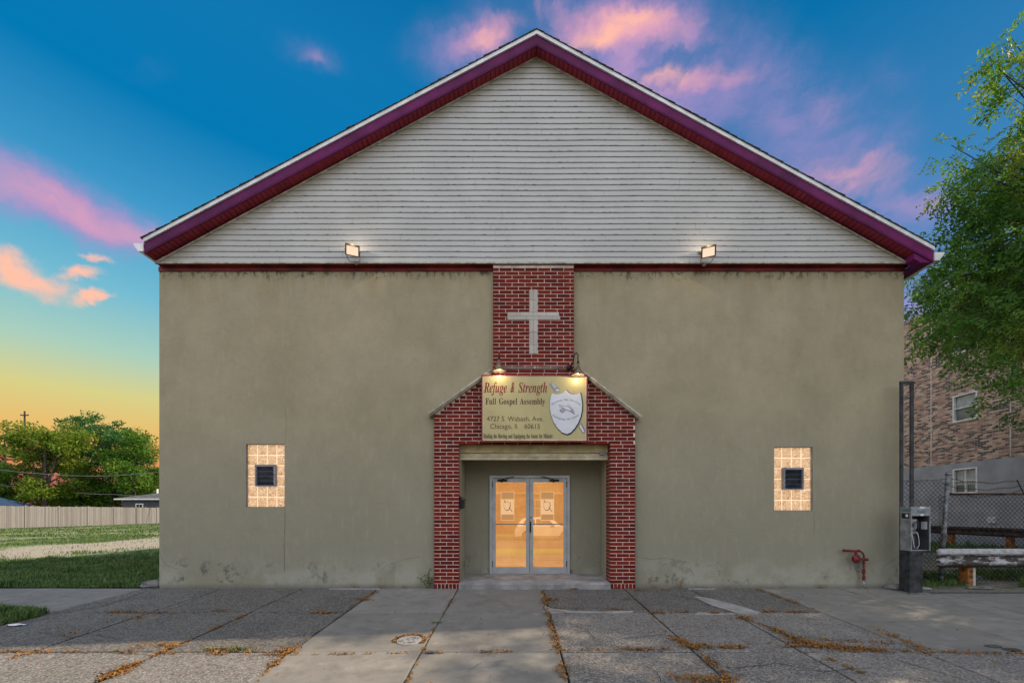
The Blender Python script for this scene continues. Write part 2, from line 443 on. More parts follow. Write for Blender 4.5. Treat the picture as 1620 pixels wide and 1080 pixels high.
    MAT['ink_white'] = mat_simple('emblem_white', (.66, .67, .72), .35, var=.03)
    MAT['steel'] = mat_simple('emblem_steel', (.42, .43, .48), .3)
    # ---- pavement
    def concrete(name, lo, hi, agg, dark=0.0):
        m = M(name, rough=.9, spec=.25)
        r = m.math('FRACT', m.N('ShaderNodeObjectInfo').outputs['Random'])
        c = m.mix(m.mr(m.noise(1.6, 6, .6), .3, .7), lo, hi)
        c = m.mix(m.mr(r, 0, 1, 0, .35), c, tuple(v*.72 for v in lo))
        st = m.noise(.9, 6, .7, loc=(4, 4, 4)); c = m.mix(m.mr(st, .55, .72, 0, .45), c, tuple(v*.5 for v in lo))
        c = m.mix(m.mr(m.noise(5.5, 5, .65), .46, .66, 0, .38), c, tuple(v*.55 for v in lo)); c = m.mix(m.mr(m.noise(3.2, 5, .65, loc=(1, 2, 3)), .56, .70, 0, .35), c, tuple(v*1.45 for v in hi))
        if agg:
            vo = m.N('ShaderNodeTexVoronoi'); m.L(m.pos(), vo.inputs['Vector']); vo.inputs['Scale'].default_value = 58
            bw = m.N('ShaderNodeSeparateColor'); m.L(vo.outputs['Color'], bw.inputs[0])
            stone = m.mix(m.mr(bw.outputs[0], .0, 1.0, smooth=False), tuple(v*.25 for v in lo), tuple(min(1, v*2.0) for v in hi))
            stone = m.mix(m.mr(bw.outputs[1], .6, 1.0, 0, .5), stone, (.30, .22, .15))
            c = m.mix(m.mr(vo.outputs['Distance'], .75, .35, 0, .8), c, stone)
            h = m.math('SUBTRACT', m.noise(70, 3), m.math('MULTIPLY', vo.outputs['Distance'], .8))
            m.bump(h, .6, .008)
        else:
            c = m.mix(m.mr(m.noise(180, 3), .4, .7, 0, .30), c, tuple(v*.6 for v in lo))
            m.bump(m.noise(150, 4), .25, .003)
        m.col(c); return m.m
    MAT['concrete'] = concrete('smooth_concrete', (.188, .18, .166), (.236, .226, .208), False)
    MAT['aggregate'] = concrete('worn_aggregate_concrete', (.13, .125, .12), (.18, .172, .165), True)
    MAT['aggdark'] = concrete('dark_shade_aggregate', (.082, .08, .077), (.128, .124, .118), True)  # darker aggregate, with part of the wall's shadow put into the colour
    MAT['patch'] = mat_simple('concrete_patch', (.27, .265, .26), .9, var=.1, scale=8, bump=.2)
    MAT['crack'] = mat_simple('crack', (.02, .018, .015), .95)
    MAT['porch'] = mat_simple('porch_concrete', (.27, .265, .26), .9, var=.16, scale=4, bump=.2)
    m = M('joint_soil', rough=1); m.col(m.mix(m.mr(m.noise(9, 5), .35, .65), (.03, .025, .018), (.09, .065, .035))); m.bump(m.noise(80, 3), .5, .01); MAT['soil'] = m.m
    m = M('fallen_leaflets', rough=.8); r = m.rnd()
    c = m.mix(r, (.10, .042, .008), (.40, .18, .02)); c = m.mix(m.mr(r, .75, .8, 0, .8), c, (.16, .07, .02)); m.col(c); MAT['leaflitter'] = m.m
    MAT['asphalt'] = mat_simple('asphalt', (.055, .055, .055), .9, var=.2, scale=8, bump=.3)
    # ---- ground
    m = M('lawn_ground', rough=1)
    x, y, z = m.xyz()
    n = m.noise(.8, 6, .65, stretch=(1, .5, 1)); nf = m.noise(9, 5, .6)
    xx = m.math('ADD', x, m.math('MULTIPLY', m.math('SUBTRACT', n, .5), 5.0))
    track = m.math('MULTIPLY', m.mr(xx, -19.6, -18.3), m.mr(xx, -13.2, -14.2))
    far = m.math('MULTIPLY', m.mr(m.noise(.45, 6, .65, stretch=(1.6, .4, 1), loc=(2, 5, 0)), .46, .56), m.mr(x, -17, -20, 0, .95))
    dirt = m.mix(m.mr(nf, .35, .65), (.22, .195, .15), (.33, .30, .25))
    grass = m.mix(m.mr(nf, .3, .7), (.045, .095, .018), (.10, .17, .03)); grass = m.mix(m.mr(m.noise(1.1, 5), .45, .7, 0, .5), grass, (.19, .20, .055))
    c = m.mix(m.math('MAXIMUM', track, far), grass, dirt); m.col(c); m.bump(nf, .6, .03); MAT['lawn'] = m.m
    m = M('grass_blades', rough=.7); r = m.rnd()
    c = m.mix(r, (.030, .085, .014), (.085, .18, .028)); c = m.mix(m.mr(r, .92, .95, 0, .7), c, (.22, .19, .07)); c = m.mix(m.mr(m.noise(1.1, 4, .6), .42, .62, 0, .65), c, (.12, .16, .04)); c = m.mix(m.mr(m.noise(2.7, 4, .6, loc=(9, 0, 0)), .5, .66, 0, .6), c, (.02, .05, .012)); m.col(c); MAT['grass'] = m.m
    m = M('lot_ground', rough=1); n = m.noise(1.2, 7, .7, stretch=(.5, 1.6, 1)); nf = m.noise(14, 5)
    c = m.mix(m.mr(nf, .35, .65), (.10, .09, .08), (.19, .175, .15)); c = m.mix(m.mr(n, .50, .60), c, (.05, .075, .02)); c = m.mix(m.mr(m.noise(2.1, 6, .7, loc=(5, 5, 5), stretch=(.4, 1.5, 1)), .56, .66, 0, .8), c, (.36, .25, .13))
    m.col(c); m.bump(nf, .6, .03); MAT['lot'] = m.m
    # ---- foliage
    def leaf(name, a, b, y=None, back=.35):
        m = M(name, rough=.65, spec=.15); r = m.rnd()
        c = m.mix(r, a, b)
        if y: c = m.mix(m.mr(m.noise(.55, 3), .52, .68, 0, .8), c, y)
        m.col(c)
        tr = m.N('ShaderNodeBsdfTranslucent'); m.L(m.mix(1.0, c, (1.3, 1.25, .6), 'MULTIPLY'), tr.inputs[0])
        ms = m.N('ShaderNodeMixShader'); ms.inputs[0].default_value = back; m.L(m.p.outputs[0], ms.inputs[1]); m.L(tr.outputs[0], ms.inputs[2]); m.L(ms.outputs[0], m.out.inputs[0])
        return m.m
    MAT['locust'] = leaf('locust_leaves', (.06, .165, .04), (.16, .30, .065), (.30, .34, .06), .5)
    MAT['leafA'] = leaf('yellow_green_leaves', (.085, .16, .02), (.18, .27, .03), (.26, .27, .03))
    MAT['leafB'] = leaf('deep_green_leaves', (.035, .11, .038), (.08, .20, .06))
    MAT['leafC'] = leaf('mid_green_leaves', (.055, .15, .022), (.13, .25, .035), (.2, .24, .03))
    MAT['bark'] = mat_simple('bark', (.07, .055, .042), .95, var=.25, scale=14, bump=.6)
    m = M('weathered_fence_wood', rough=.9); r = m.rnd(); c = m.mix(r, (.15, .15, .152), (.24, .238, .232)); c = m.mix(m.mr(m.noise(3, 5, stretch=(2, 2, .5)), .5, .75, 0, .5), c, (.16, .13, .10)); m.col(c); MAT['picket'] = m.m
    # ---- brick block next door
    m = M('mixed_common_brick', rough=.9)
    geo = m.xyz(); cb = m.N('ShaderNodeCombineXYZ'); m.L(geo[1], cb.inputs[0]); m.L(geo[2], cb.inputs[1])
    bt = m.N('ShaderNodeTexBrick'); m.L(cb.outputs[0], bt.inputs[0]); bt.inputs['Scale'].default_value = 1
    bt.inputs['Brick Width'].default_value = .20; bt.inputs['Row Height'].default_value = .068; bt.inputs['Mortar Size'].default_value = .008
    bt.inputs['Color1'].default_value = (0, 0, 0, 1); bt.inputs['Color2'].default_value = (1, 1, 1, 1); bt.inputs['Mortar'].default_value = (.5, .5, .5, 1)
    rp = m.N('ShaderNodeValToRGB'); m.L(bt.outputs[0], rp.inputs[0]); rp.color_ramp.interpolation = 'CONSTANT'
    cs = [(0, (.05, .04, .04)), (.10, (.26, .15, .11)), (.25, (.50, .28, .20)), (.42, (.60, .38, .27)), (.58, (.42, .22, .15)), (.72, (.66, .48, .36)), (.86, (.075, .055, .055))]
    rp.color_ramp.elements[0].color = (*cs[0][1], 1); rp.color_ramp.elements[1].position = cs[1][0]; rp.color_ramp.elements[1].color = (*cs[1][1], 1)
    for p_, c_ in cs[2:]: e_ = rp.color_ramp.elements.new(p_); e_.color = (*c_, 1)
    c = m.mix(bt.outputs['Fac'], rp.outputs[0], (.44, .38, .33))
    c = m.mix(m.mr(m.noise(.9, 5), .5, .75, 0, .4), c, (.24, .17, .14)); m.col(c); m.bump(bt.outputs['Fac'], -.5, .01); MAT['common'] = m.m
    MAT['greywall'] = mat_simple('grey_painted_wall', (.36, .36, .38), .8, var=.08, scale=1.5, bump=.1)
    MAT['pane'] = mat_simple('window_pane', (.16, .18, .18), .06, 0, var=.25, scale=1.5)
    MAT['blind'] = mat_simple('window_blind', (.42, .44, .42), .6, var=.08)
    m = M('rusty_whitewashed_steel', rough=.8)
    x, y, z = m.xyz(); w = m.math('ADD', z, m.math('MULTIPLY', m.math('SUBTRACT', m.noise(9, 5, .7, stretch=(.6, 1, 1)), .5), .12))
    paint = m.math('MAXIMUM', m.mr(w, .555, .585), m.math('MULTIPLY', m.mr(m.noise(6, 6, .75, stretch=(.7, 1, 2), loc=(3, 0, 0)), .50, .55), m.mr(w, .36, .42)))
    c = m.mix(paint, (.045, .032, .026), m.mix(m.mr(m.noise(16, 5), .4, .7), (.42, .42, .43), (.26, .25, .25)))
    m.col(c); m.bump(m.noise(25, 4), .4, .006); MAT['rail'] = m.m
    MAT['rustdark'] = mat_simple('dark_rusty_steel', (.055, .036, .028), .9, var=.4, scale=9)
    MAT['rust'] = mat_simple('rusty_steel', (.16, .07, .035), .9, var=.4, scale=9, bump=.3)
    MAT['galv'] = mat_simple('galvanised_post', (.17, .175, .185), .5, .4, var=.3, scale=14)
    MAT['wire'] = mat_simple('old_fence_wire', (.028, .028, .03), .7, .3, var=.3)
    MAT['wood_rust'] = mat_simple('rust_stained_post', (.30, .12, .035), .9, var=.35, scale=12, bump=.3)
    MAT['wood_pale'] = mat_simple('pale_post_side', (.50, .46, .38), .9, var=.15)
    MAT['phone_shell'] = mat_simple('brushed_grey_metal', (.27, .28, .29), .45, .4, var=.14, scale=9)
    MAT['phone_dark'] = mat_simple('dark_grey_panel', (.055, .06, .065), .5, .1, var=.2)
    MAT['paper'] = mat_simple('white_paper', (.62, .64, .68), .7, var=.05)
    MAT['green_ink'] = mat_simple('green_lettering', (.10, .17, .14), .6)
    MAT['red'] = mat_simple('red_plastic', (.5, .02, .03), .4)
    MAT['yellow'] = mat_simple('yellow_label', (.65, .42, .05), .5)
    MAT['blue'] = mat_simple('blue_label', (.15, .35, .45), .5)
    MAT['rock'] = mat_simple('grey_rock', (.15, .145, .14), .95, var=.25, scale=6, bump=.6)
    MAT['garage'] = mat_simple('grey_garage_siding', (.075, .08, .09), .8, var=.06, scale=2)
    MAT['garage_roof'] = mat_simple('garage_shingles', (.10, .10, .11), .95, var=.15, scale=3)
    MAT['canvas_blue'] = mat_simple('blue_canvas', (.02, .05, .12), .7, var=.1)
    MAT['carpaint'] = mat_simple('white_car_paint', (.80, .80, .80), .2, 0, var=.01)
    MAT['tyre'] = mat_simple('tyre_rubber', (.02, .02, .02), .8)
    MAT['rim'] = mat_simple('wheel_rim', (.35, .35, .36), .3, .6)
    MAT['carglass'] = mat_simple('car_glass', (.02, .025, .03), .05)
    MAT['redbrick_far'] = mat_simple('street_brick', (.25, .12, .08), .9, var=.2, scale=3)
    MAT['stem'] = mat_simple('weed_stem', (.09, .11, .03), .8)
    m = M('weed_leaf', rough=.7); m.col(m.mix(m.rnd(), (.04, .09, .02), (.11, .14, .03))); MAT['weed'] = m.m
make_materials()
SERIF = """A437;-9,0 -9,18 4,19 14,24 24,30 32,41 41,55 49,75 206,466 224,465 384,87 394,65 403,47 411,34 420,25 430,20 443,18 443,0 229,0 229,18 259,21 277,30 283,46 282,54 279,66 273,81 253,132 103,132 79,71 77,67 76,63 76,59 75,54 75,51 75,48 80,32 96,21 124,18 128,18 128,0/113,161 242,161 177,319
E442;14,0 14,17 35,18 51,22 62,30 70,41 74,57 75,78 75,369 74,394 69,413 62,425 51,433 36,437 16,439 16,455 399,455 399,320 383,320 375,357 361,386 340,406 312,420 276,428 232,430 219,430 208,429 200,428 194,426 189,422 186,417 184,410 183,400 183,388 183,246 193,246 221,248 243,256 259,269 272,288 281,313 288,345 304,345 304,118 287,118 284,143 280,164 273,181 264,195 254,206 241,213 225,218 207,221 185,222 183,222 183,67 184,53 187,42 192,35 201,31 213,28 230,28 261,29 289,32 313,39 335,48 354,60 371,75 386,94 399,116 411,143 430,143 402,0
F404;15,0 15,17 36,20 52,26 62,34 69,45 73,62 75,84 75,375 73,396 69,412 61,423 50,430 35,435 14,439 14,455 394,455 394,320 377,320 372,345 365,367 355,385 343,400 328,412 310,420 288,426 261,430 230,431 218,431 208,430 200,429 194,428 189,425 186,421 184,416 182,408 182,398 182,247 190,247 217,250 239,257 256,270 269,289 278,314 284,347 302,347 302,118 285,118 279,154 269,181 257,200 239,213 217,221 189,224 182,224 182,81 183,66 185,53 188,43 193,34 200,28 210,24 222,20 238,18 257,17 257,0
G508;268,-10 222,-7 179,3 141,19 108,42 80,70 57,103 41,141 31,183 28,229 31,274 41,315 57,352 80,385 107,413 139,435 176,452 215,462 257,465 293,463 330,454 369,441 376,438 382,436 388,436 395,437 401,439 406,443 410,449 415,456 419,465 437,465 437,308 420,308 409,334 397,357 382,379 366,397 348,413 329,426 309,436 288,441 267,443 200,419 159,347 146,228 150,163 161,110 180,67 206,37 238,19 275,13 298,14 316,19 328,27 336,39 341,53 343,71 343,128 341,146 337,161 329,170 317,176 299,180 275,182 275,198 500,198 500,182 481,180 466,177 457,171 451,161 447,147 446,128 446,29 387,7 328,-6
H523;15,0 15,17 36,20 52,24 62,32 69,43 73,59 75,81 75,379 73,398 69,413 62,424 51,431 36,436 16,439 16,455 242,455 242,439 227,437 214,435 204,432 197,428 191,422 187,415 184,406 183,394 182,379 182,251 342,251 342,379 341,394 340,406 337,415 334,422 328,428 320,432 310,435 298,437 282,439 282,455 507,455 507,439 486,436 471,431 461,424 454,414 451,399 449,379 449,81 451,60 455,44 461,33 471,25 487,20 507,17 507,0 282,0 282,17 303,20 318,24 329,31 336,41 340,58 342,81 342,221 182,221 182,81 183,59 187,43 194,32 205,24 221,20 242,17 242,0
M634;14,0 14,17 34,20 50,24 61,32 69,43 74,58 75,79 75,382 75,396 73,407 71,416 66,423 61,428 53,432 43,435 30,437 15,439 15,455 185,455 317,142 449,455 617,455 617,439 598,436 583,430 573,423 566,412 561,397 560,378 560,85 561,68 562,54 565,43 569,34 574,28 582,23 591,20 602,18 617,17 617,0 396,0 396,17 410,19 423,22 433,25 440,29 446,36 450,44 453,54 454,68 455,83 455,399 288,0 270,0 105,389 105,80 107,57 112,41 120,30 131,23 148,19 169,17 169,0
S390;43,-11 43,158 62,158 75,113 91,77 111,50 136,30 164,19 197,15 220,17 241,24 257,36 269,51 276,69 279,89 273,117 255,140 225,160 163,191 127,210 99,231 77,253 62,276 53,302 50,332 52,358 57,381 67,403 80,421 96,437 115,449 136,459 160,464 185,466 199,466 213,464 229,461 246,458 264,453 282,448 291,446 294,445 297,445 300,445 310,447 317,454 320,466 339,466 339,319 322,319 315,343 305,365 293,385 280,402 265,417 248,429 231,438 213,443 194,445 173,443 155,437 140,426 128,413 122,398 120,380 121,364 127,349 137,336 151,325 168,314 189,303 253,273 279,260 300,247 317,233 331,219 342,204 350,188 355,171 358,153 359,133 357,106 350,80 339,58 323,38 304,21 281,8 254,-2 225,-8 192,-10 181,-10 170,-9 158,-8 147,-6 136,-3 126,1 115,4 106,7 98,9 92,11 88,12 85,12 78,12 73,10 69,7 66,3 64,-3 61,-11
a344;255,-10 226,-5 208,10 200,35 168,11 133,-4 95,-9 74,-6 55,0 40,11 29,26 22,43 20,63 25,91 39,115 63,136 98,155 143,173 199,190 199,241 197,258 193,272 187,282 177,290 164,294 148,296 123,293 109,286 104,274 105,270 108,264 113,257 119,248 122,239 123,231 121,220 117,210 110,202 100,196 90,192 77,191 64,192 54,196 45,203 38,212 34,223 33,236 35,252 40,266 49,278 62,290 77,300 95,308 115,314 137,317 162,318 205,315 239,307 263,292 280,271 290,244 293,210 293,62 293,52 294,45 295,40 297,37 300,35 304,34 309,35 314,38 320,42 329,28 306,7 281,-6/151,34 158,34 165,37 174,41 183,47 191,54 199,63 199,169 154,151 127,123 118,84 122,56 133,39
b361;43,-11 43,388 42,407 40,420 37,428 31,434 21,437 8,439 8,455 138,455 138,279 162,301 190,314 221,318 244,316 265,310 284,299 301,284 315,266 326,245 335,221 340,195 342,166 340,133 333,103 323,75 308,51 291,30 270,13 246,0 220,-8 192,-10 162,-6 133,7 105,28 53,-11/183,14 204,18 220,30 232,49 239,77 244,114 245,160 244,197 239,228 231,251 220,267 204,277 184,280 174,279 164,275 155,270 147,262 142,253 138,242 138,69 143,38 158,20
d370;140,-10 117,-8 97,-1 78,10 61,26 47,44 35,66 26,91 21,118 19,147 21,180 27,210 36,237 48,261 63,281 81,297 101,309 123,316 146,318 175,314 201,301 223,280 223,401 222,413 218,423 212,430 203,435 191,438 176,439 176,455 319,455 319,75 320,60 322,49 325,41 330,35 340,30 353,28 353,11 315,8 271,1 223,-10 223,39 201,12 173,-5/171,28 182,30 192,34 202,41 211,51 218,62 223,76 223,242 220,252 214,262 206,270 196,276 186,279 174,281 155,277 141,267 130,250 123,225 119,193 118,153 119,115 123,83 130,58 140,42 153,32
e301;154,-10 129,-8 106,-1 85,10 66,26 50,45 37,69 27,95 21,125 19,157 21,187 28,215 38,240 51,263 68,282 87,298 109,309 132,316 157,318 193,314 224,301 249,280 268,251 279,216 283,173 283,166 117,166 127,97 154,56 199,42 225,47 248,62 270,86 285,73 248,27 205,-1/116,192 201,192 201,215 201,241 198,261 193,277 186,288 175,295 161,297 136,286 121,255 116,203
f214;15,0 15,16 25,17 34,19 40,22 44,25 47,30 50,35 51,42 52,55 52,73 52,277 16,277 16,310 52,310 52,353 56,386 67,413 85,436 109,452 139,461 174,465 200,463 222,456 240,446 253,432 261,417 263,400 262,386 258,375 252,367 244,360 235,357 224,355 213,356 203,360 195,365 189,372 186,381 185,391 186,400 188,410 193,420 194,422 195,424 196,426 197,429 197,431 197,433 196,438 190,442 180,443 168,442 159,437 153,430 150,419 148,406 148,390 148,310 203,310 203,277 148,277 148,65 149,47 152,34 158,26 167,20 181,17 199,16 199,0
g327;146,-140 106,-138 73,-132 48,-122 29,-108 18,-92 14,-75 20,-54 38,-38 69,-26 44,-10 29,9 24,30 26,46 32,61 42,74 57,86 77,98 102,110 58,135 31,169 22,212 24,232 30,251 40,268 53,282 69,295 88,305 109,312 132,317 157,318 183,317 208,312 233,304 317,304 317,268 268,268 281,248 289,226 291,203 290,185 285,167 276,151 264,137 250,125 234,116 215,108 194,104 172,103 167,103 162,103 157,103 152,104 147,104 142,104 131,103 121,100 112,94 106,87 102,80 101,71 105,59 119,51 141,49 175,49 208,48 236,45 259,40 277,33 292,24 303,13 310,-1 314,-18 316,-37 311,-67 296,-92 272,-113 239,-128 197,-137/157,124 172,127 183,134 190,146 195,163 198,184 199,211 198,238 195,260 190,276 183,288 172,295 157,297 143,295 132,288 124,276 118,260 115,238 114,211 115,184 118,163 124,146 132,134 143,127/161,-116 218,-111 252,-94 263,-66 262,-55 257,-47 249,-41 238,-37 223,-35 205,-34 97,-34 84,-45 76,-58 73,-73 76,-84 83,-94 95,-103 111,-111 133,-115
h381;18,0 18,16 30,17 39,21 45,26 49,33 52,43 52,56 52,399 52,412 49,422 46,429 40,435 31,438 19,440 19,455 148,455 148,267 175,295 207,313 243,318 292,306 321,271 330,212 330,56 331,43 333,33 337,26 343,21 352,17 363,16 363,0 202,0 202,16 207,16 223,21 232,34 235,56 235,217 234,234 232,247 229,258 223,265 215,270 203,271 183,267 164,255 148,235 148,56 148,43 151,33 154,26 160,21 168,17 180,16 180,0
i198;101,362 87,364 75,368 65,376 57,387 52,399 50,412 52,426 57,438 65,449 75,457 87,462 101,463 114,462 126,457 137,449 145,438 150,426 151,412 149,399 145,387 136,376 126,368 114,364/18,0 18,16 30,18 39,21 45,26 49,32 52,43 52,56 52,252 52,267 50,278 47,285 41,289 32,292 20,293 21,310 148,310 148,56 149,43 151,33 154,26 160,21 168,18 180,16 180,0
l199;18,0 18,16 30,18 39,21 45,26 49,32 52,43 52,56 52,398 52,411 50,421 47,429 42,434 33,438 20,439 20,455 148,455 148,56 149,43 151,33 154,26 160,21 168,18 180,16 180,0
m554;18,0 18,16 30,17 39,21 45,26 49,33 52,43 52,56 52,253 52,266 49,276 46,284 40,289 31,293 19,294 19,310 146,310 146,265 173,294 204,312 237,318 277,312 305,293 320,261 348,293 381,312 418,318 465,306 494,271 504,212 504,56 504,43 507,33 510,26 516,21 524,17 536,16 536,0 377,0 377,16 389,18 397,21 403,26 407,34 409,44 410,56 410,217 409,234 407,247 404,258 398,265 389,270 377,271 358,268 341,256 324,237 324,56 325,44 327,34 331,26 336,21 345,18 356,16 356,0 199,0 199,16 211,18 219,21 225,26 229,34 231,44 232,56 232,217 231,233 229,247 226,258 220,265 211,270 199,271 180,267 162,255 146,235 146,56 147,44 149,34 152,27 158,21 166,18 177,16 177,0
n381;18,0 18,16 30,17 39,21 45,26 49,33 52,43 52,56 52,253 52,266 49,276 46,284 40,289 31,293 19,294 19,310 148,310 148,267 175,296 207,313 243,318 292,306 321,271 330,212 330,56 331,43 333,33 337,26 343,21 352,17 363,16 363,0 202,0 202,16 207,16 223,21 232,34 235,56 235,217 234,234 232,247 229,258 223,265 215,270 203,271 183,267 164,255 148,235 148,56 148,43 151,33 154,26 160,21 168,17 180,16 180,0
o336;169,-10 140,-8 114,-1 90,11 69,27 52,47 38,70 27,96 21,124 19,154 21,184 27,213 38,239 52,262 69,281 90,297 114,309 140,316 168,318 196,316 222,309 245,298 266,282 283,263 298,240 308,214 315,185 317,154 315,123 308,94 298,69 284,46 266,26 245,11 222,-1 197,-8/169,11 186,14 199,24 209,39 212,50 215,64 217,81 219,102 219,126 220,154 218,206 214,245 208,271 198,286 185,296 169,299 151,296 138,286 128,271 122,245 118,206 117,154 117,127 118,103 120,82 122,64 125,50 128,39 138,24 152,14
p371;17,-139 17,-124 27,-123 34,-120 40,-117 45,-113 48,-107 50,-101 51,-92 52,-80 52,-64 52,243 52,261 50,275 46,283 41,288 32,292 19,295 19,310 143,310 143,263 166,294 195,313 230,319 253,317 274,310 293,298 309,283 323,264 335,241 343,216 348,189 350,160 348,128 343,99 334,72 323,48 308,28 291,12 272,0 250,-8 227,-10 196,-5 170,9 148,32 148,-58 148,-74 150,-88 152,-99 155,-107 160,-113 167,-118 175,-120 185,-122 197,-123 197,-139/195,28 214,32 229,42 239,59 247,84 251,116 253,154 251,192 247,223 241,248 232,265 218,275 199,278 179,273 162,259 148,235 148,69 160,46 176,33
q364;175,-139 175,-123 192,-121 205,-118 214,-114 219,-107 223,-97 224,-83 224,29 200,8 173,-5 142,-9 119,-7 98,-1 79,10 62,25 47,43 36,64 27,88 22,115 20,144 22,176 29,207 40,234 54,259 72,280 93,297 117,309 142,317 170,319 200,315 229,302 257,281 309,320 320,320 320,-83 320,-96 323,-106 326,-113 332,-118 342,-122 354,-123 354,-139/179,30 189,31 198,34 208,40 215,47 221,56 224,67 224,241 219,271 204,289 179,295 159,291 143,280 131,261 123,234 118,199 117,156 118,117 123,85 131,60 142,43 158,33
r287;18,0 18,16 30,18 39,21 45,26 49,32 52,43 52,56 52,252 52,267 50,278 46,285 41,289 32,292 20,293 21,310 146,310 146,252 158,272 172,288 187,301 203,311 218,316 233,318 250,317 264,312 275,304 283,293 288,281 289,266 288,254 284,243 278,234 270,228 260,224 248,222 237,223 229,226 222,231 217,237 212,243 207,250 202,255 196,259 189,260 179,258 171,252 162,241 155,228 151,211 149,192 149,56 150,42 153,32 159,25 167,21 180,18 197,16 197,0
s288;151,-10 132,-8 110,-3 87,6 82,8 78,8 73,9 64,7 56,1 51,-9 36,-9 36,105 53,105 61,79 72,57 87,39 103,26 121,17 140,15 156,16 168,20 179,27 186,35 191,46 192,58 188,76 176,92 156,105 107,130 85,142 68,155 54,169 45,185 39,202 37,220 40,247 49,270 65,291 86,306 111,316 141,319 149,319 157,318 166,316 176,314 187,311 199,308 206,306 209,305 211,305 213,305 220,306 226,311 230,319 244,319 244,222 228,222 220,244 209,262 196,277 182,288 166,294 149,296 136,295 125,292 116,286 110,278 106,269 105,259 106,249 109,240 115,232 123,225 134,218 146,212 191,189 212,178 229,165 241,151 250,136 255,117 257,95 254,65 244,39 228,18 206,2 181,-7
t228;124,-9 99,-7 80,-1 66,10 56,26 50,46 48,71 48,279 20,279 20,300 46,324 68,347 88,369 105,389 118,407 129,424 144,424 144,310 208,310 208,279 144,279 144,82 145,69 147,59 149,51 154,45 160,41 168,40 183,44 195,56 206,75 222,66 198,24 165,-1
u375;131,-10 103,-7 81,2 65,17 54,38 48,65 46,97 46,248 45,262 43,274 39,282 33,289 24,293 11,294 11,310 142,310 142,74 143,63 146,54 151,46 158,40 166,37 177,36 196,39 213,49 228,66 228,248 228,263 225,275 221,283 214,289 204,293 189,294 189,310 324,310 324,70 325,56 327,46 331,39 338,34 347,31 360,30 360,13 321,10 277,3 228,-10 228,40 216,26 202,13 186,3 169,-4 150,-9
y300;52,-140 36,-139 22,-133 10,-125 1,-113 -5,-100 -7,-84 -5,-73 -2,-62 5,-53 13,-46 24,-41 36,-40 46,-41 56,-44 64,-49 70,-57 73,-65 75,-76 74,-81 74,-87 75,-94 79,-97 86,-99 94,-96 104,-88 114,-74 120,-65 125,-55 129,-44 133,-32 137,-19 140,-5 36,251 32,260 28,268 25,275 21,280 18,285 15,287 11,291 4,293 -3,293 -5,293 -5,310 162,310 162,293 151,293 142,291 136,289 132,286 129,281 128,275 128,272 129,270 130,267 131,263 132,260 133,257 185,119 230,241 233,248 235,254 236,260 237,265 238,270 238,274 237,281 234,286 229,289 223,292 214,293 203,293 203,310 300,310 300,293 291,292 283,288 277,281 271,271 265,258 259,242 162,-24 151,-53 140,-77 129,-96 118,-111 107,-122 95,-131 83,-136 68,-139"""
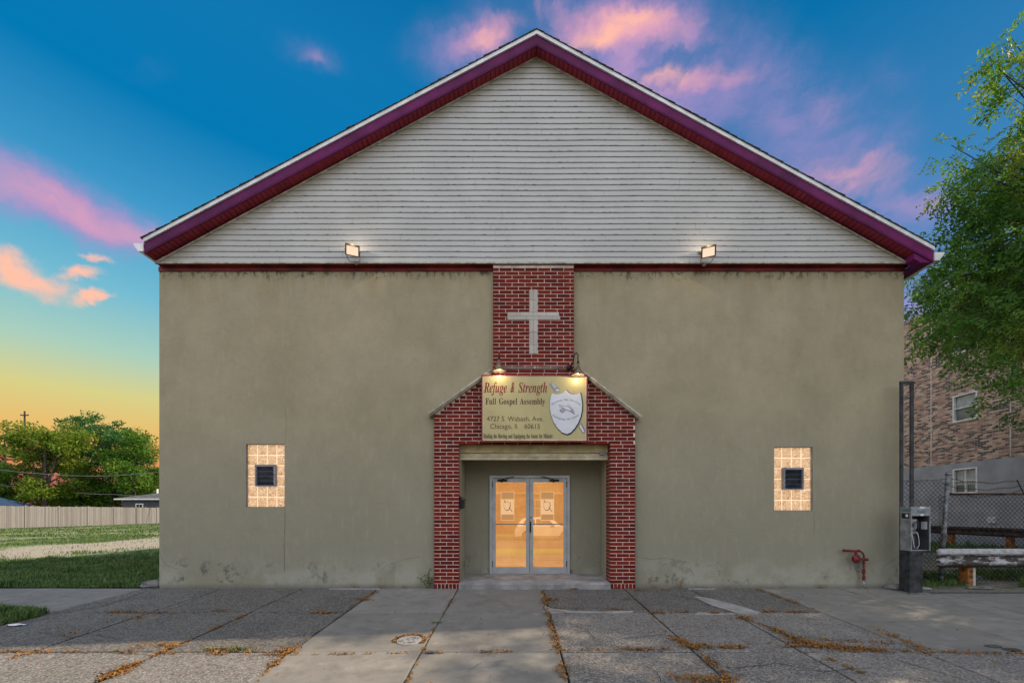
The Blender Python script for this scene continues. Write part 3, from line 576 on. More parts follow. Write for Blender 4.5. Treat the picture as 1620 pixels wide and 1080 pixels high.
ITALIC = """R429;-34,0 -34,15 -21,16 -9,18 0,20 9,25 16,32 22,41 28,52 34,67 39,85 115,369 116,375 118,381 119,387 120,392 120,397 120,401 119,412 115,420 109,426 101,430 89,433 73,435 73,451 253,451 304,448 345,440 376,426 398,407 411,381 415,350 411,323 400,298 382,276 357,257 325,242 286,231 343,61 348,46 356,35 364,28 374,23 386,19 400,17 400,0 266,0 194,222 173,222 136,82 132,68 130,56 130,47 131,37 135,30 141,24 150,20 162,17 177,15 177,0/197,245 231,249 259,260 282,278 299,302 310,331 313,364 306,400 286,422 253,429 244,429 236,427 232,424 228,419 225,410 221,399 179,246 182,245 185,245 188,245
S369;154,-11 126,-9 94,-2 58,10 51,12 44,14 38,14 33,14 28,12 24,9 19,5 15,0 9,-7 -9,-7 26,144 45,144 45,140 48,101 56,69 71,45 91,27 115,16 145,13 160,14 174,18 187,25 198,34 208,44 217,56 223,69 226,83 228,97 227,110 223,123 218,134 211,146 201,158 190,170 176,184 160,198 142,214 125,230 110,245 98,258 89,271 82,283 76,295 73,308 71,321 70,336 72,360 78,381 88,401 102,419 118,434 137,446 159,455 182,461 208,463 220,462 234,461 248,458 263,455 279,451 296,445 302,443 307,442 312,442 323,444 333,450 342,461 360,461 328,322 308,322 309,325 309,327 309,330 309,337 308,356 304,374 298,390 289,404 279,416 267,426 254,433 239,438 224,439 205,437 189,430 174,419 162,404 155,387 153,368 155,356 159,343 166,331 175,319 185,307 197,295 204,288 212,281 219,274 227,267 235,261 242,254 262,235 279,215 293,195 303,173 310,150 312,126 307,86 293,53 270,25 239,5 200,-7
e269;87,-9 60,-6 36,3 16,19 1,40 -8,67 -11,98 -9,122 -3,147 6,172 18,196 32,219 49,240 68,260 88,276 109,290 131,301 154,307 176,310 197,308 215,302 230,293 241,280 247,265 249,248 244,222 230,197 207,174 173,153 131,136 79,124 76,112 75,100 75,88 76,73 80,60 87,50 96,42 108,37 122,36 147,42 171,62 195,95 214,83 179,32 136,1/84,146 104,152 123,161 140,171 156,184 169,197 179,212 187,228 192,244 193,260 193,268 191,275 187,280 182,284 177,287 171,287 156,283 141,272 126,252 110,224 96,189
f193;-66,-139 -82,-137 -96,-132 -108,-124 -118,-112 -123,-99 -125,-85 -124,-75 -121,-66 -116,-58 -109,-52 -100,-49 -91,-48 -82,-49 -75,-51 -69,-56 -64,-62 -61,-70 -60,-79 -60,-86 -62,-92 -65,-97 -68,-101 -70,-105 -71,-107 -69,-112 -65,-116 -59,-117 -50,-115 -42,-110 -34,-102 -27,-92 -21,-79 -15,-65 -8,-46 -2,-24 4,3 11,33 18,67 26,104 60,275 13,275 19,303 66,303 82,354 102,396 126,428 152,452 181,465 212,470 232,469 250,464 264,456 274,445 280,432 282,418 278,398 267,385 247,381 239,383 231,386 224,391 219,398 215,405 214,413 215,419 217,425 220,430 223,434 224,438 225,442 224,446 220,448 214,449 201,445 189,434 178,415 167,387 156,349 144,303 201,303 197,275 140,275 105,113 93,59 79,12 65,-29 49,-63 31,-90 11,-112 -11,-127 -37,-136
g298;77,-139 39,-137 8,-130 -18,-119 -36,-104 -47,-86 -51,-66 -49,-51 -42,-37 -31,-25 -14,-14 7,-4 33,5 13,20 1,35 -3,51 -1,62 4,73 12,83 23,93 38,104 57,114 42,125 30,136 20,147 14,159 10,173 9,189 11,210 17,230 28,248 42,266 59,280 79,293 101,302 125,308 149,310 183,306 215,295 244,277 302,277 299,248 261,248 262,245 263,241 263,237 264,233 264,229 264,225 262,203 255,182 244,164 229,147 212,132 191,120 169,111 144,106 118,104 107,104 95,105 83,106 74,99 68,91 66,84 69,76 78,69 93,63 106,60 120,55 135,50 151,45 166,39 182,32 195,25 207,17 216,9 225,-5 231,-20 233,-36 231,-56 224,-73 213,-90 198,-104 179,-116 158,-126 133,-133 106,-138/116,125 128,127 139,133 149,142 159,155 168,170 175,188 180,207 184,226 185,246 181,269 172,283 156,287 144,285 133,279 122,269 112,255 103,239 96,222 90,203 87,183 86,164 89,142 99,129/85,-117 107,-115 126,-110 141,-102 153,-91 160,-79 162,-66 159,-53 151,-41 138,-32 119,-24 93,-14 60,-4 31,-21 13,-40 7,-62 10,-77 17,-90 30,-101 46,-110 64,-115
h357;210,-9 185,-4 170,13 165,41 166,52 169,67 173,84 179,104 186,127 194,153 217,222 220,232 222,240 223,246 222,254 217,259 210,261 185,252 159,227 131,185 104,130 81,68 63,0 -19,0 82,374 85,384 87,392 88,399 89,405 90,409 90,411 89,419 87,424 83,428 77,431 69,432 58,433 48,433 48,451 67,452 88,454 110,457 134,461 160,465 187,470 115,197 139,232 162,260 184,282 206,297 229,307 253,310 281,304 297,287 303,259 301,237 294,207 282,170 250,75 247,65 246,62 246,60 246,57 247,49 251,45 257,43 269,49 285,67 306,98 320,89 284,34 247,2
n357;213,-9 188,-4 173,13 168,41 169,52 171,67 175,84 181,104 188,127 197,153 220,222 223,232 225,240 226,246 224,254 220,259 213,261 189,253 163,229 136,190 123,165 110,137 97,107 86,74 75,38 66,0 -14,0 42,211 46,222 48,232 50,240 51,247 51,251 52,254 49,264 39,271 24,273 18,273 17,289 58,295 102,302 151,310 116,193 141,230 164,259 187,281 209,297 232,306 256,310 284,304 301,287 306,259 306,251 304,240 301,226 297,210 292,191 285,170 265,109 253,71 248,57 250,49 254,45 260,43 266,44 273,48 279,55 286,64 295,76 304,90 319,80 300,53 282,31 266,13 249,1 231,-7
r261;-14,0 42,211 46,222 48,232 50,240 51,247 51,251 52,254 49,264 39,271 24,273 18,273 17,289 58,295 102,302 151,310 114,189 125,209 135,227 144,243 154,257 163,270 171,280 180,289 188,296 197,302 205,306 214,309 222,310 243,305 255,290 259,265 258,251 255,240 249,230 241,223 232,219 220,218 208,220 196,227 186,238 184,240 182,241 180,241 165,234 148,212 127,175 116,151 105,125 95,97 85,67 75,35 66,0
t185;30,-9 5,-4 -10,12 -15,39 -15,43 -15,47 -14,52 -14,58 -12,64 -11,70 45,273 13,273 13,297 58,319 98,353 134,398 162,398 134,300 187,300 179,273 126,273 77,103 74,93 72,85 70,77 68,69 67,63 67,56 68,48 72,43 77,41 90,47 107,65 128,95 144,85 125,56 107,33 88,14 70,1 50,-7
u357;46,-9 18,-4 1,13 -5,41 -4,50 -2,61 0,75 4,91 9,110 15,130 38,211 42,229 45,244 46,254 43,264 34,271 19,273 13,273 12,289 31,292 51,295 73,298 96,301 120,305 146,310 81,79 78,69 76,61 76,53 77,46 82,41 89,40 113,48 138,72 167,113 194,167 217,230 236,301 316,301 279,168 258,87 251,57 251,54 252,51 254,48 256,46 258,44 261,44 267,45 273,49 280,56 284,60 288,64 292,70 296,76 301,83 306,91 321,81 302,53 284,31 268,13 251,1 233,-7 215,-9 202,-8 191,-4 182,4 175,14 171,26 169,40 171,51 175,71 181,103 158,68 136,40 114,18 92,3 70,-6"""
# ================================================================== GROUND
def ground_sheet():
    prof = [(-220, -.47), (-14.2, -.47), (-14.2, -.62), (-3.2, -.62), (-3.2, -.50), (.05, -.41), (YW0 - .0, -.045), (YW0 + .15, -.03), (300, -.03)]
    mb = MB(); xs = [-260, -60, -16.2, 16.2, 60, 260]
    for (y0, z0), (y1, z1) in zip(prof, prof[1:]):
        for a, b in zip(xs, xs[1:]):
            n = len(mb.v); mb.v += [(a, y0, z0), (b, y0, z0), (b, y1, z1), (a, y1, z1)]; mb.f.append((n, n+1, n+2, n+3))
    return mb.build('ground', MAT['soil'], kind='structure')
ground_sheet()
def sheet(name, x0, x1, y0, y1, z, mat, kind='structure', wob=0):
    mb = MB()
    nx = 24; ny = 24
    for j in range(ny+1):
        for i in range(nx+1):
            mb.v.append((x0+(x1-x0)*i/nx, y0+(y1-y0)*j/ny, z + (R.uniform(-wob, wob) if 0 < i < nx and 0 < j < ny else 0)))
    for j in range(ny):
        for i in range(nx):
            a = j*(nx+1)+i; mb.f.append((a, a+1, a+nx+2, a+nx+1))
    return mb.build(name, mat, kind=kind, smooth=True)
# lawn west of the church and the lot east of it
lawn = MB(); lawn.v += [(-90, 7.62, .0), (-6.47, 7.50, .0), (-6.47, 130, .05), (-90, 130, .05)]; lawn.f.append((0, 1, 2, 3)); lawn = lawn.build('lawn', MAT['lawn'], kind='structure')
sheet('vacant_lot', 6.9, 60, 7.02, 130, -.004, MAT['lot'])
# street behind the viewer
sheet('street', -120, 120, -14.0, -3.35, -.60, MAT['asphalt'])
mb = MB(); mb.box(-120, 120, -3.35, -3.2, -.62, -.46); mb.build('kerb', MAT['concrete'], kind='structure')
mb = MB(); mb.box(-120, 120, -14.2, -14.05, -.62, -.45); mb.build('far_kerb', MAT['concrete'], kind='structure')
sheet('parkway_lawn', -60, 60, -3.19, -.02, -.405, MAT['lawn'])
sheet('far_parkway_lawn', -60, 60, -22, -14.2, -.455, MAT['lawn'])

# pavement made of single slabs
pavement = bpy.data.objects.new('pavement', None); COL.objects.link(pavement); pavement['kind'] = 'structure'
XJ = [-16, -14.2, -12.5, -11.1, -9.6, -8.15, -6.68, -5.26, -3.82, -2.44, -1.02, .49, 1.95, 3.12, 4.42, 5.82, 7.25, 8.7, 10.15, 11.6, 13.1, 14.6, 16]
YJ = [7.405, 5.92, 4.47, 3.02, 1.57, .10]
def slab(x0, x1, y0, y1, mat, g=.009):
    def zz(y): return gz(y) if y < YW0 else 0.0
    dz = R.uniform(-.004, .004); tx = R.uniform(-.003, .003)
    x0 += g; x1 -= g; y0 += g; y1 -= g
    j = lambda: R.uniform(-.006, .006)
    n = 7; poly = []
    for i in range(n): poly.append((x0+(x1-x0)*i/n, y0 + (j() if i else 0)))
    for i in range(n): poly.append((x1 + (j() if i else 0), y0+(y1-y0)*i/n))
    for i in range(n): poly.append((x1-(x1-x0)*i/n, y1 + (j()*.6 if i else 0)))
    for i in range(n): poly.append((x0 + (j() if i else 0), y1-(y1-y0)*i/n))
    mb = MB(); N = len(poly)
    top = [(x, y, zz(y) + dz + tx*(x-x0)) for x, y in poly]
    cx = sum(p[0] for p in poly)/N; cy = sum(p[1] for p in poly)/N
    inn = [(cx+(x-cx)*.988, cy+(y-cy)*.988, z) for x, y, z in top]
    top = [(x, y, z-.006) for x, y, z in top]
    bot = [(x, y, z-.05) for x, y, z in top]
    mb.v = inn + top + bot
    mb.f = [tuple(range(N))] + [(i+N, (i+1)%N+N, (i+1)%N, i) for i in range(N)] + [(i+2*N, (i+1)%N+2*N, (i+1)%N+N, i+N) for i in range(N)]
    return mb.build('paving_slab', mat, pavement)
for r in range(5):
    for i in range(len(XJ)-1):
        x0, x1 = XJ[i], XJ[i+1]
        y1, y0 = YJ[r], YJ[r+1]
        if r == 0 and x0 >= 7.2: y1 = 7.05
        xc = (x0+x1)/2
        if -1.02 <= xc <= .49 and r == 0: y1 = 7.30
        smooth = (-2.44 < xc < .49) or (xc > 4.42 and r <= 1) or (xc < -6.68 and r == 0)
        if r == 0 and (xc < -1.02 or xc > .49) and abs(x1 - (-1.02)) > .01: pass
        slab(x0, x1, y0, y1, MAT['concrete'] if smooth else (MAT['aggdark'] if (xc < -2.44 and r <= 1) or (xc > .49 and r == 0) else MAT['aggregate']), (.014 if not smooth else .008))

def patch(pts, z, mat, name='repair_patch', parent=None):
    """pts in photo pixels on the pavement plane"""
    g = [gp(*p) for p in pts]
    mb = MB(); N = len(g)
    mb.v = [(x, y, gz(y)+z) for x, y in g] + [(x, y, gz(y)-.006) for x, y in g]
    mb.f = [tuple(range(N-1, -1, -1))] + [(i, (i+1)%N, (i+1)%N+N, i+N) for i in range(N)]
    return mb.build(name, mat, parent or pavement)
patch([(862, 958), (872, 962), (905, 966), (950, 967), (1003, 966), (1000, 969), (862, 969)], .006, MAT['patch'])
patch([(1098, 943), (1112, 944), (1160, 955), (1205, 969), (1196, 971), (1168, 970), (1125, 957)], .006, MAT['patch'])
patch([(1104, 968), (1168, 969), (1172, 971.5), (1100, 972)], .006, MAT['patch'])
patch([(1088, 930.5), (1130, 930.5), (1132, 932), (1090, 932)], .006, MAT['patch'])
patch([(520, 930.5), (602, 930.5), (600, 932.5), (522, 932.5)], .006, MAT['patch'])
def crack(pts, w=.006):
    g = [Vector((*gp(*p), 0)) for p in pts]; out = []
    for a, b in zip(g, g[1:]):
        n = max(2, int((b-a).length/.07))
        for i in range(n):
            p = a.lerp(b, i/n); out.append(p + Vector((R.uniform(-.012, .012), R.uniform(-.012, .012), 0)))
    out.append(g[-1]); mb = MB()
    for i, p in enumerate(out):
        q = out[min(i+1, len(out)-1)] - out[max(i-1, 0)]; nrm = Vector((-q.y, q.x, 0)).normalized() * w * R.uniform(.4, 1)
        for s in (-1, 1): v = p + nrm*s; mb.v.append((v.x, v.y, gz(v.y)+.0105))
    for i in range(len(out)-1): mb.f.append((2*i, 2*i+1, 2*i+3, 2*i+2))
    mb.build('crack', MAT['crack'], pavement)
crack([(872, 966), (890, 968), (898, 972)]); crack([(1060, 941), (1098, 948), (1135, 961), (1168, 972)], .008)
crack([(1168, 972), (1190, 982), (1220, 992), (1240, 1000)]); crack([(225, 938), (190, 950), (165, 958), (90, 971)], .009)
crack([(350, 931), (290, 957), (240, 975)], .004); crack([(860, 960), (864, 968)], .01); crack([(1100, 1075), (1140, 1062), (1180, 1068)], .005)
crack([(1115, 946), (1130, 941), (1090, 934)], .004); crack([(90, 1035), (160, 1032), (260, 1038)], .004); crack([(1325, 932), (1400, 948), (1480, 968)], .005)
crack([(985, 1010), (1060, 1004), (1120, 1008)], .004)

for pts, w in (([(60, 1000), (110, 1008), (150, 1004), (190, 1012)], .004), ([(20, 948), (80, 941), (120, 944)], .003), ([(430, 948), (470, 955), (520, 952)], .003), ([(900, 985), (930, 998), (940, 1012)], .004),
    ([(1010, 1050), (1040, 1062), (1045, 1080)], .004), ([(1150, 1058), (1230, 1050), (1300, 1062), (1380, 1056)], .005), ([(1420, 1045), (1480, 1062), (1530, 1078)], .006), ([(1440, 945), (1500, 952), (1560, 949)], .003),
    ([(1350, 975), (1400, 985), (1460, 982), (1540, 992)], .003), ([(330, 1050), (380, 1060), (400, 1058)], .003), ([(740, 1060), (765, 1048), (800, 1045)], .003), ([(1000, 945), (1020, 955), (1050, 958)], .003)): crack(pts, w)
# utility cover with leaves round it
x, y = gp(648, 1013)
cov = thing('utility_cover', 'round grey metal utility cover in the pavement, ringed with orange leaves', 'utility cover', (x, y, gz(y)))
mb = MB(); mb.lathe([(0, .014), (.125, .014), (.128, .010), (.128, -.01)], (x, y, gz(y)), (0, -SL, 1), 28); mb.build('lid', MAT['greypipe'], cov)
mb = MB(); mb.lathe([(.128, .004), (.131, .013), (.145, .012), (.148, -.01)], (x, y, gz(y)), (0, -SL, 1), 28); mb.build('rim', MAT['patch'], cov)

# ================================================================== CHURCH
YS = 7.45            # stucco face
XL, XR, ZT = -6.453, 7.049, 5.83
church = thing('church_building', 'wide olive stucco church with a white sided gable, purple fascia and red brick porch', 'church', (.3, 7.4, 0))
INV = parent_inv(church)
winL = (at(389, 702, YS), at(450.5, 802, YS)); winR = (at(1224.5, 706.5, YS), at(1286, 807.5, YS))
WZ = []
def wall():
    holes = []
    for a, b in (winL, winR): holes.append((a.x, b.x, b.z, a.z))
    holes.append((-1.0, 1.706, -.1, 2.62))
    xs = sorted({XL, XR} | {v for h in holes for v in h[:2]}); zs = sorted({-.25, ZT} | {v for h in holes for v in h[2:] if v > -.25})
    mb = MB()
    for x0, x1 in zip(xs, xs[1:]):
        for z0, z1 in zip(zs, zs[1:]):
            cx, cz = (x0+x1)/2, (z0+z1)/2
            if any(h[0] < cx < h[1] and h[2] < cz < h[3] for h in holes): continue
            mb.box(x0, x1, YS, YS+.25, z0, z1)
    mb.box(XL, XL+.25, YS+.25, 29, -.25, ZT); mb.box(XR-.25, XR, YS+.25, 29, -.25, ZT); mb.box(XL, XR, 29, 29.25, -.25, ZT)
    mb.build('stucco_wall', MAT['stucco'], church)
    # entrance recess: back wall with the door hole, cheeks, ceiling
    yb = 8.27; mb = MB()
    dx0, dx1, dz = -.512, 1.094, 2.10
    mb.box(-1.0, dx0, yb, yb+.15, .10, 2.75); mb.box(dx1, 1.706, yb, yb+.15, .10, 2.75); mb.box(dx0, dx1, yb, yb+.15, dz, 2.75)
    mb.box(-1.12, -1.001, YS+.25, yb+.15, .0, 2.75); mb.box(1.707, 1.82, YS+.25, yb+.15, .0, 2.75)
    mb.box(-1.0, 1.706, YS+.25, yb, 2.63, 2.75)
    mb.build('entrance_recess', MAT['stucco'], church)
    mb = MB(); mb.prismx([(7.31, -.05), (8.40, -.05), (8.40, .13), (7.45, .104), (7.325, .098), (7.31, .085)], -1.005, 1.70); mb.build('porch_step', MAT['porch'], church)
wall()
def wall_crack(pts, r=.0022):
    v = [at(px, py, YS) for px, py in pts]; full = []
    for a, b in zip(v, v[1:]):
        n = max(2, int((b-a).length/.05))
        for i in range(n):
            q = a.lerp(b, i/n); full.append((q.x + R.uniform(-.006, .006), YS-.0003, q.z))
    full.append(tuple(v[-1])); mb = MB(); mb.tube(full, r, 4); mb.build('wall_crack', MAT['crack'], church)
wall_crack([(450.5, 803), (451, 830), (449.5, 860), (450.5, 905)]); wall_crack([(452, 700), (453, 670), (451, 640)], .0012)
wall_crack([(600, 905), (612, 893), (640, 884), (668, 880)], .0015); wall_crack([(255, 880), (262, 893), (280, 899)], .0015); wall_crack([(1006, 880), (1030, 884), (1052, 882), (1090, 890)], .0018)
wall_crack([(1395, 900), (1408, 888), (1422, 880)], .0015); wall_crack([(1287, 808), (1288.5, 830), (1287, 846)], .0012)
# gable wall behind the siding
AX, AZ = .373, 9.475
GL, GR, GZ = -6.41, 6.98, 5.82
mb = MB(); mb.prism([(GL, GZ), (GR, GZ), (AX, AZ)], 7.352, 7.5); mb.build('gable_backing', MAT['siding_back'], church)
mb = MB(); mb.prism([(GL, ZT), (GR, ZT), (AX, AZ-.02)], 28.9, 29.2); mb.build('rear_gable', MAT['stucco'], church)
def rake_x(z):
    t = (z - GZ) / (AZ - GZ)
    return GL + (AX - GL) * t, GR + (AX - GR) * t
def wavy(x, z):
    return .0036 * math.sin(x*1.9 + z*.9) * math.sin(z*1.35 + x*.35 + .6) + .0018 * math.sin(x*4.3 - z*2.1)
def siding():
    pitch = .0995; n = int((AZ - GZ) / pitch)
    for i in range(n + 1):
        z0 = GZ + i*pitch; z1 = min(z0 + pitch, AZ - .01)
        l0, r0 = rake_x(z0); l1, r1 = rake_x(z1)
        cuts = [l0]; x = l0 + R.uniform(1.0, 3.7)
        while x < r0 - .8: cuts.append(x); x += 3.66
        cuts.append(r0)
        for k, (a, b) in enumerate(zip(cuts, cuts[1:])):
            if k < len(cuts)-2: b -= .0025
            m = max(2, int((b-a)/.35)); mb = MB()
            yb, yt = 7.337, 7.349
            for q in range(m+1):
                x = a + (b-a)*q/m
                xt = min(max(x, l1), r1)
                w0, w1 = wavy(x, z0), wavy(xt, z1)
                # bottom lip underside, bottom edge, lower face, top edge
                mb.v += [(x, 7.3515, z0+.004+w0), (x, yb+.002, z0+w0-.001), (x, yb, z0+.006+w0), (xt, yt, z1-.001+w1)]
            for q in range(m):
                for s in range(3):
                    mb.f.append((q*4+s, (q+1)*4+s, (q+1)*4+s+1, q*4+s+1))
            mb.build('siding_board', MAT['siding'], church)
siding()
# J-channel trim along rakes and bottom
def rakebar(name, x0, z0, x1, z1, y0, y1, t0, t1, mat, parent=church):
    """bar along a rake in the x,z plane; t0..t1 vertical offsets"""
    mb = MB(); mb.prism([(x0, z0+t0), (x1, z1+t0), (x1, z1+t1), (x0, z0+t1)] if x0 < x1 else [(x1, z1+t0), (x0, z0+t0), (x0, z0+t1), (x1, z1+t1)], y0, y1)
    return mb.build(name, mat, parent)
rakebar('rake_trim', GL, GZ, AX, AZ, 7.322, 7.36, -.018, .014, MAT['trim_old'])
rakebar('rake_trim', AX, AZ, GR, GZ, 7.322, 7.36, -.018, .014, MAT['trim_old'])
mb = MB(); mb.box(GL-.02, GR+.02, 7.324, 7.36, GZ-.022, GZ); mb.build('base_trim', MAT['trim_old'], church)
# maroon board and its little soffit
for a, b in ((XL, -.400), (1.057, XR)):
    seg = 4; mb = MB()
    for i in range(seg):
        x0 = a+(b-a)*i/seg; x1 = a+(b-a)*(i+1)/seg
        mb.box(x0+.001, x1-.001, YS-.022 - .003*(i % 2), YS-.0005, 5.722 + .004*(i % 2), 5.792)
    mb.build('maroon_frieze_board', MAT['maroon'], church)
mb = MB(); mb.box(GL+.01, -.400, 7.34, YS+.02, 5.793, 5.798); mb.box(1.057, GR, 7.34, YS+.02, 5.793, 5.798); mb.build('frieze_soffit', MAT['maroon'], church)
# fascia at Y 7.15
FY = 7.15
FAX, FAT, FAB = .374, 9.664, 9.476
FLX, FLB = -6.458, 5.863; FRX, FRB = 7.283, 5.720
sl = (FAB-FLB)/(FAX-FLX); sr = (FAB-FRB)/(FRX-FAX)
def zl(x, off=0): return FAB - (FAX-x)*sl + off
def zr(x, off=0): return FAB - (x-FAX)*sr + off
H = FAT-FAB
for side in (0, 1):
    ends = [FLX, -4.1, -1.35, FAX] if side == 0 else [FAX, 1.95, 4.9, FRX]
    zf = zl if side == 0 else zr
    for k, (a, b) in enumerate(zip(ends, ends[1:])):
        hh = H if side == 0 else H - .0
        d = .003*(k % 2); mb = MB()
        mb.prism([(a, zf(a)), (b, zf(b)), (b, zf(b, hh)), (a, zf(a, hh))], FY-d, FY+.02)
        mb.prism([(a, zf(a, .022)), (b, zf(b, .022)), (b, zf(b, .030)), (a, zf(a, .030))], FY-d-.004, FY-d)
        mb.build('fascia_board', MAT['purple'], church)
    a, b = ends[0], ends[-1]
    mb = MB(); mb.prism([(a, zf(a, H+.001)), (b, zf(b, H+.001)), (b, zf(b, H+.068)), (a, zf(a, H+.068))], FY-.022, FY+.05); mb.build('drip_edge', MAT['trim_white'], church)
# soffit slats between siding and fascia
def soffit_slats():
    for side in (0, 1):
        a, b = (FLX, FAX) if side == 0 else (FAX, FRX)
        s = sl if side == 0 else -sr; zf = zl if side == 0 else zr
        ang = math.atan(s); L_ = (b-a)/math.cos(ang); n = int(L_/.0905); step = L_/n
        me = MB().box(0, step-.013, 0, .20, 0, .012).box(step-.013, step, 0, .20, .016, .020).mesh('soffit_slat', MAT['soffit'])
        for i in range(n):
            x = a + math.cos(ang)*step*i
            inst('soffit_slat', me, (x, FY+.021, zf(x)+.004), church, rot=(0, -ang, 0), inv=INV)
soffit_slats()
# roof with stepped shingle courses
def roof():
    for side in (0, 1):
        a, b = (FAX, FLX-.03) if side == 0 else (FAX, FRX+.03)
        zf = zl if side == 0 else zr
        n = 52; mb = MB(); step = (b-a)/n
        for i in range(n):
            x0 = a+step*i; x1 = a+step*(i+1)*1.0
            t0, t1 = H+.0685, H+.0685
            lift = R.uniform(.014, .026); 
            pts = [(x0, zf(x0, t0)), (x1, zf(x1, t1)), (x1, zf(x1, t1+lift)), (x0, zf(x0, t0+.006))]
            yf = FY - .040 + R.uniform(-.006, .006)
            if x1 < x0: pts = pts[::-1]
            mb.prism(pts, yf, 29.5)
        mb.build('roof_slope', MAT['shingle'], church)
roof()
mb = MB(); mb.prism([(FLX+.05, zl(FLX+.05, H-.02)), (FAX, FAT-.02), (FRX-.05, zr(FRX-.05, H-.02)), (FRX-.05, zr(FRX-.05, H-.06)), (FAX, FAT-.06), (FLX+.05, zl(FLX+.05, H-.06))], FY+.06, 29.4); mb.build('roof_deck', MAT['soffit'], church)
# eaves, side soffits, gutters
mb = MB(); mb.box(XR+.001, FRX, FY+.021, 29.4, FRB, FRB+.012); mb.box(FRX-.02, FRX, FY+.021, 29.4, FRB+.013, FRB+.17); mb.build('eave_box', MAT['purple'], church)
mb = MB(); mb.prism([(XR-.09, FRB+.012+.055), (XR+.02, FRB+.012), (FRX-.03, FRB+.013), (FRX-.03, FRB+.17), (XR-.09, FRB+.17)], FY+.022, 7.33); mb.build('eave_return', MAT['purple'], church)
mb = MB(); mb.box(GR-.02, XR-.001, 7.37, YS+.3, 5.831, 5.90); mb.build('corner_filler', MAT['soffit'], church)
def gutter(x, s, z):
    mb = MB(); mb.prism([(x, z-.115), (x+s*.085, z-.115), (x+s*.115, z-.07), (x+s*.155, z-.02), (x+s*.17, z+.02), (x+s*.15, z+.022), (x, z+.02)][::s], FY-.02, 29.4)
    mb.build('gutter', MAT['trim_white'], church)
gutter(FLX-.002, -1, FLB+.145); gutter(FRX+.002, 1, FRB+.13)

# ------------------------------------------------------------------ brickwork
YB = 7.37
CXL, CXR = -.397, 1.054
PL0, PL1, PR0, PR1 = -1.455, -1.009, 1.706, 2.154
mb = MB()
mb.box(CXL+.004, CXR-.004, YB+.0035, YS+.05, 3.6, 5.795); 
mb.prism([(PL0+.004, 2.605), (PR1-.004, 2.605), (PR1-.004, 3.09), (CXR+.02, 3.935), (CXL-.02, 3.87), (PL0+.004, 3.115)], YB+.004, YS+.04)
mb.box(PL0+.004, PL1-.004, YB+.0035, 7.70, -.02, 2.606); mb.box(PR0+.004, PR1-.004, YB+.0035, 7.70, -.02, 2.606)
mb.build('mortar', MAT['mortar'], church)
BL, BH, PX, PZ = .2195, .0552, .2315, .0674
CR = [(.259, .398, 4.205, 5.352), (-.137, .806, 4.811, 4.947)]
def intervals(z):
    zc = z + BH/2
    if zc < 2.60: iv = [(PL0, PL1), (PR0, PR1)]
    elif zc < 3.09: iv = [(PL0, PR1)]
    else:
        l = PL0 + (z+BH-3.12)/.705; r = PR1 - (z+BH-3.10)/.78
        if l > CXL or zc > 3.87: l = CXL
        if r < CXR or zc > 3.93: r = CXR
        iv = [(max(l, PL0), min(r, PR1))]
    out = []
    for a, b in iv:
        segs = [(a, b)]
        for (x0, x1, z0, z1) in CR:
            if z0 - .02 < zc < z1 + .02:
                ns = []
                for p, q in segs:
                    if x0 > p and x1 < q: ns += [(p, x0-.008), (x1+.008, q)]
                    else: ns.append((p, q))
                segs = ns
        out += segs
    return out
bricks = []   # x0, x1, z, y0, depth
row = 0; z = .092
while z + BH < 5.80:
    for (a, b) in intervals(z):
        org = a if b - a < .6 else (CXL if a == CXL or (a > CXL and b <= CXR) else PL0)
        if b - a < .6 and z > 2.6: org = CXL
        off = 0 if row % 2 == 0 else -PX/2
        k = math.floor((a - org - off)/PX); x = org + off + k*PX
        while x < b - .012:
            x0, x1 = max(x, a), min(x + BL, b)
            if x + BL > b - .02 and b - x < BL + .02: x1 = b
            if x1 - x0 > .022: bricks.append((x0, x1, z))
            x += PX
    row += 1; z += PZ
ubox = MB().box(0, 1, 0, 1, 0, 1)
brick_me = ubox.mesh('brick', MAT['brick'])
def hidden(b): return -.60 < b[0] and b[1] < 1.277 and 2.60 < b[2] < 3.76
vis = sorted([b for b in bricks if not hidden(b)], key=lambda b: (-round(b[1]-b[0], 2), abs(b[2]-3.6)))
chosen = set(vis[:300]); rest = MB(); nb = 0
for b in bricks:
    x0, x1, z = b; w = x1-x0
    y = YB - R.uniform(.0, .0025); d = .10
    if b in chosen:
        inst('brick', brick_me, (x0, y, z + R.uniform(-.001, .001)), church, scale=(w, d, BH), inv=INV)
    else: rest.box(x0, x1, y, y+d, z, z+BH)
# jamb bricks on the inner faces, soldier course at the foot
row = 0; z = .092
while z + BH < 2.605:
    y = YB + .112
    first = True
    while y < 7.68:
        L2 = min((.21 if (row % 2 or not first) else .10), 7.70-y)
        if L2 > .02:
            for xa, xb in ((PL1-.10, PL1+.0015), (PR0-.0015, PR0+.10)):
                rest.box(xa, xb, y, y+L2, z, z+BH)
        y += L2 + .010; first = False
    row += 1; z += PZ
for a, b in ((PL0, PL1), (PR0, PR1)):
    x = a
    while x < b - .03:
        rest.box(x, min(x+BH, b), YB-R.uniform(0, .003), YB+.10, -.02, .082); x += PZ
x = PL1 - .0
for xa, xb in ((PL1-.10, PL1+.0015), (PR0-.0015, PR0+.10)):
    y = YB+.11
    while y < 7.66: rest.box(xa, xb, y, y+BH, -.02, .082); y += PZ
rest.build('brickwork', MAT['brick'], church, kind='stuff')
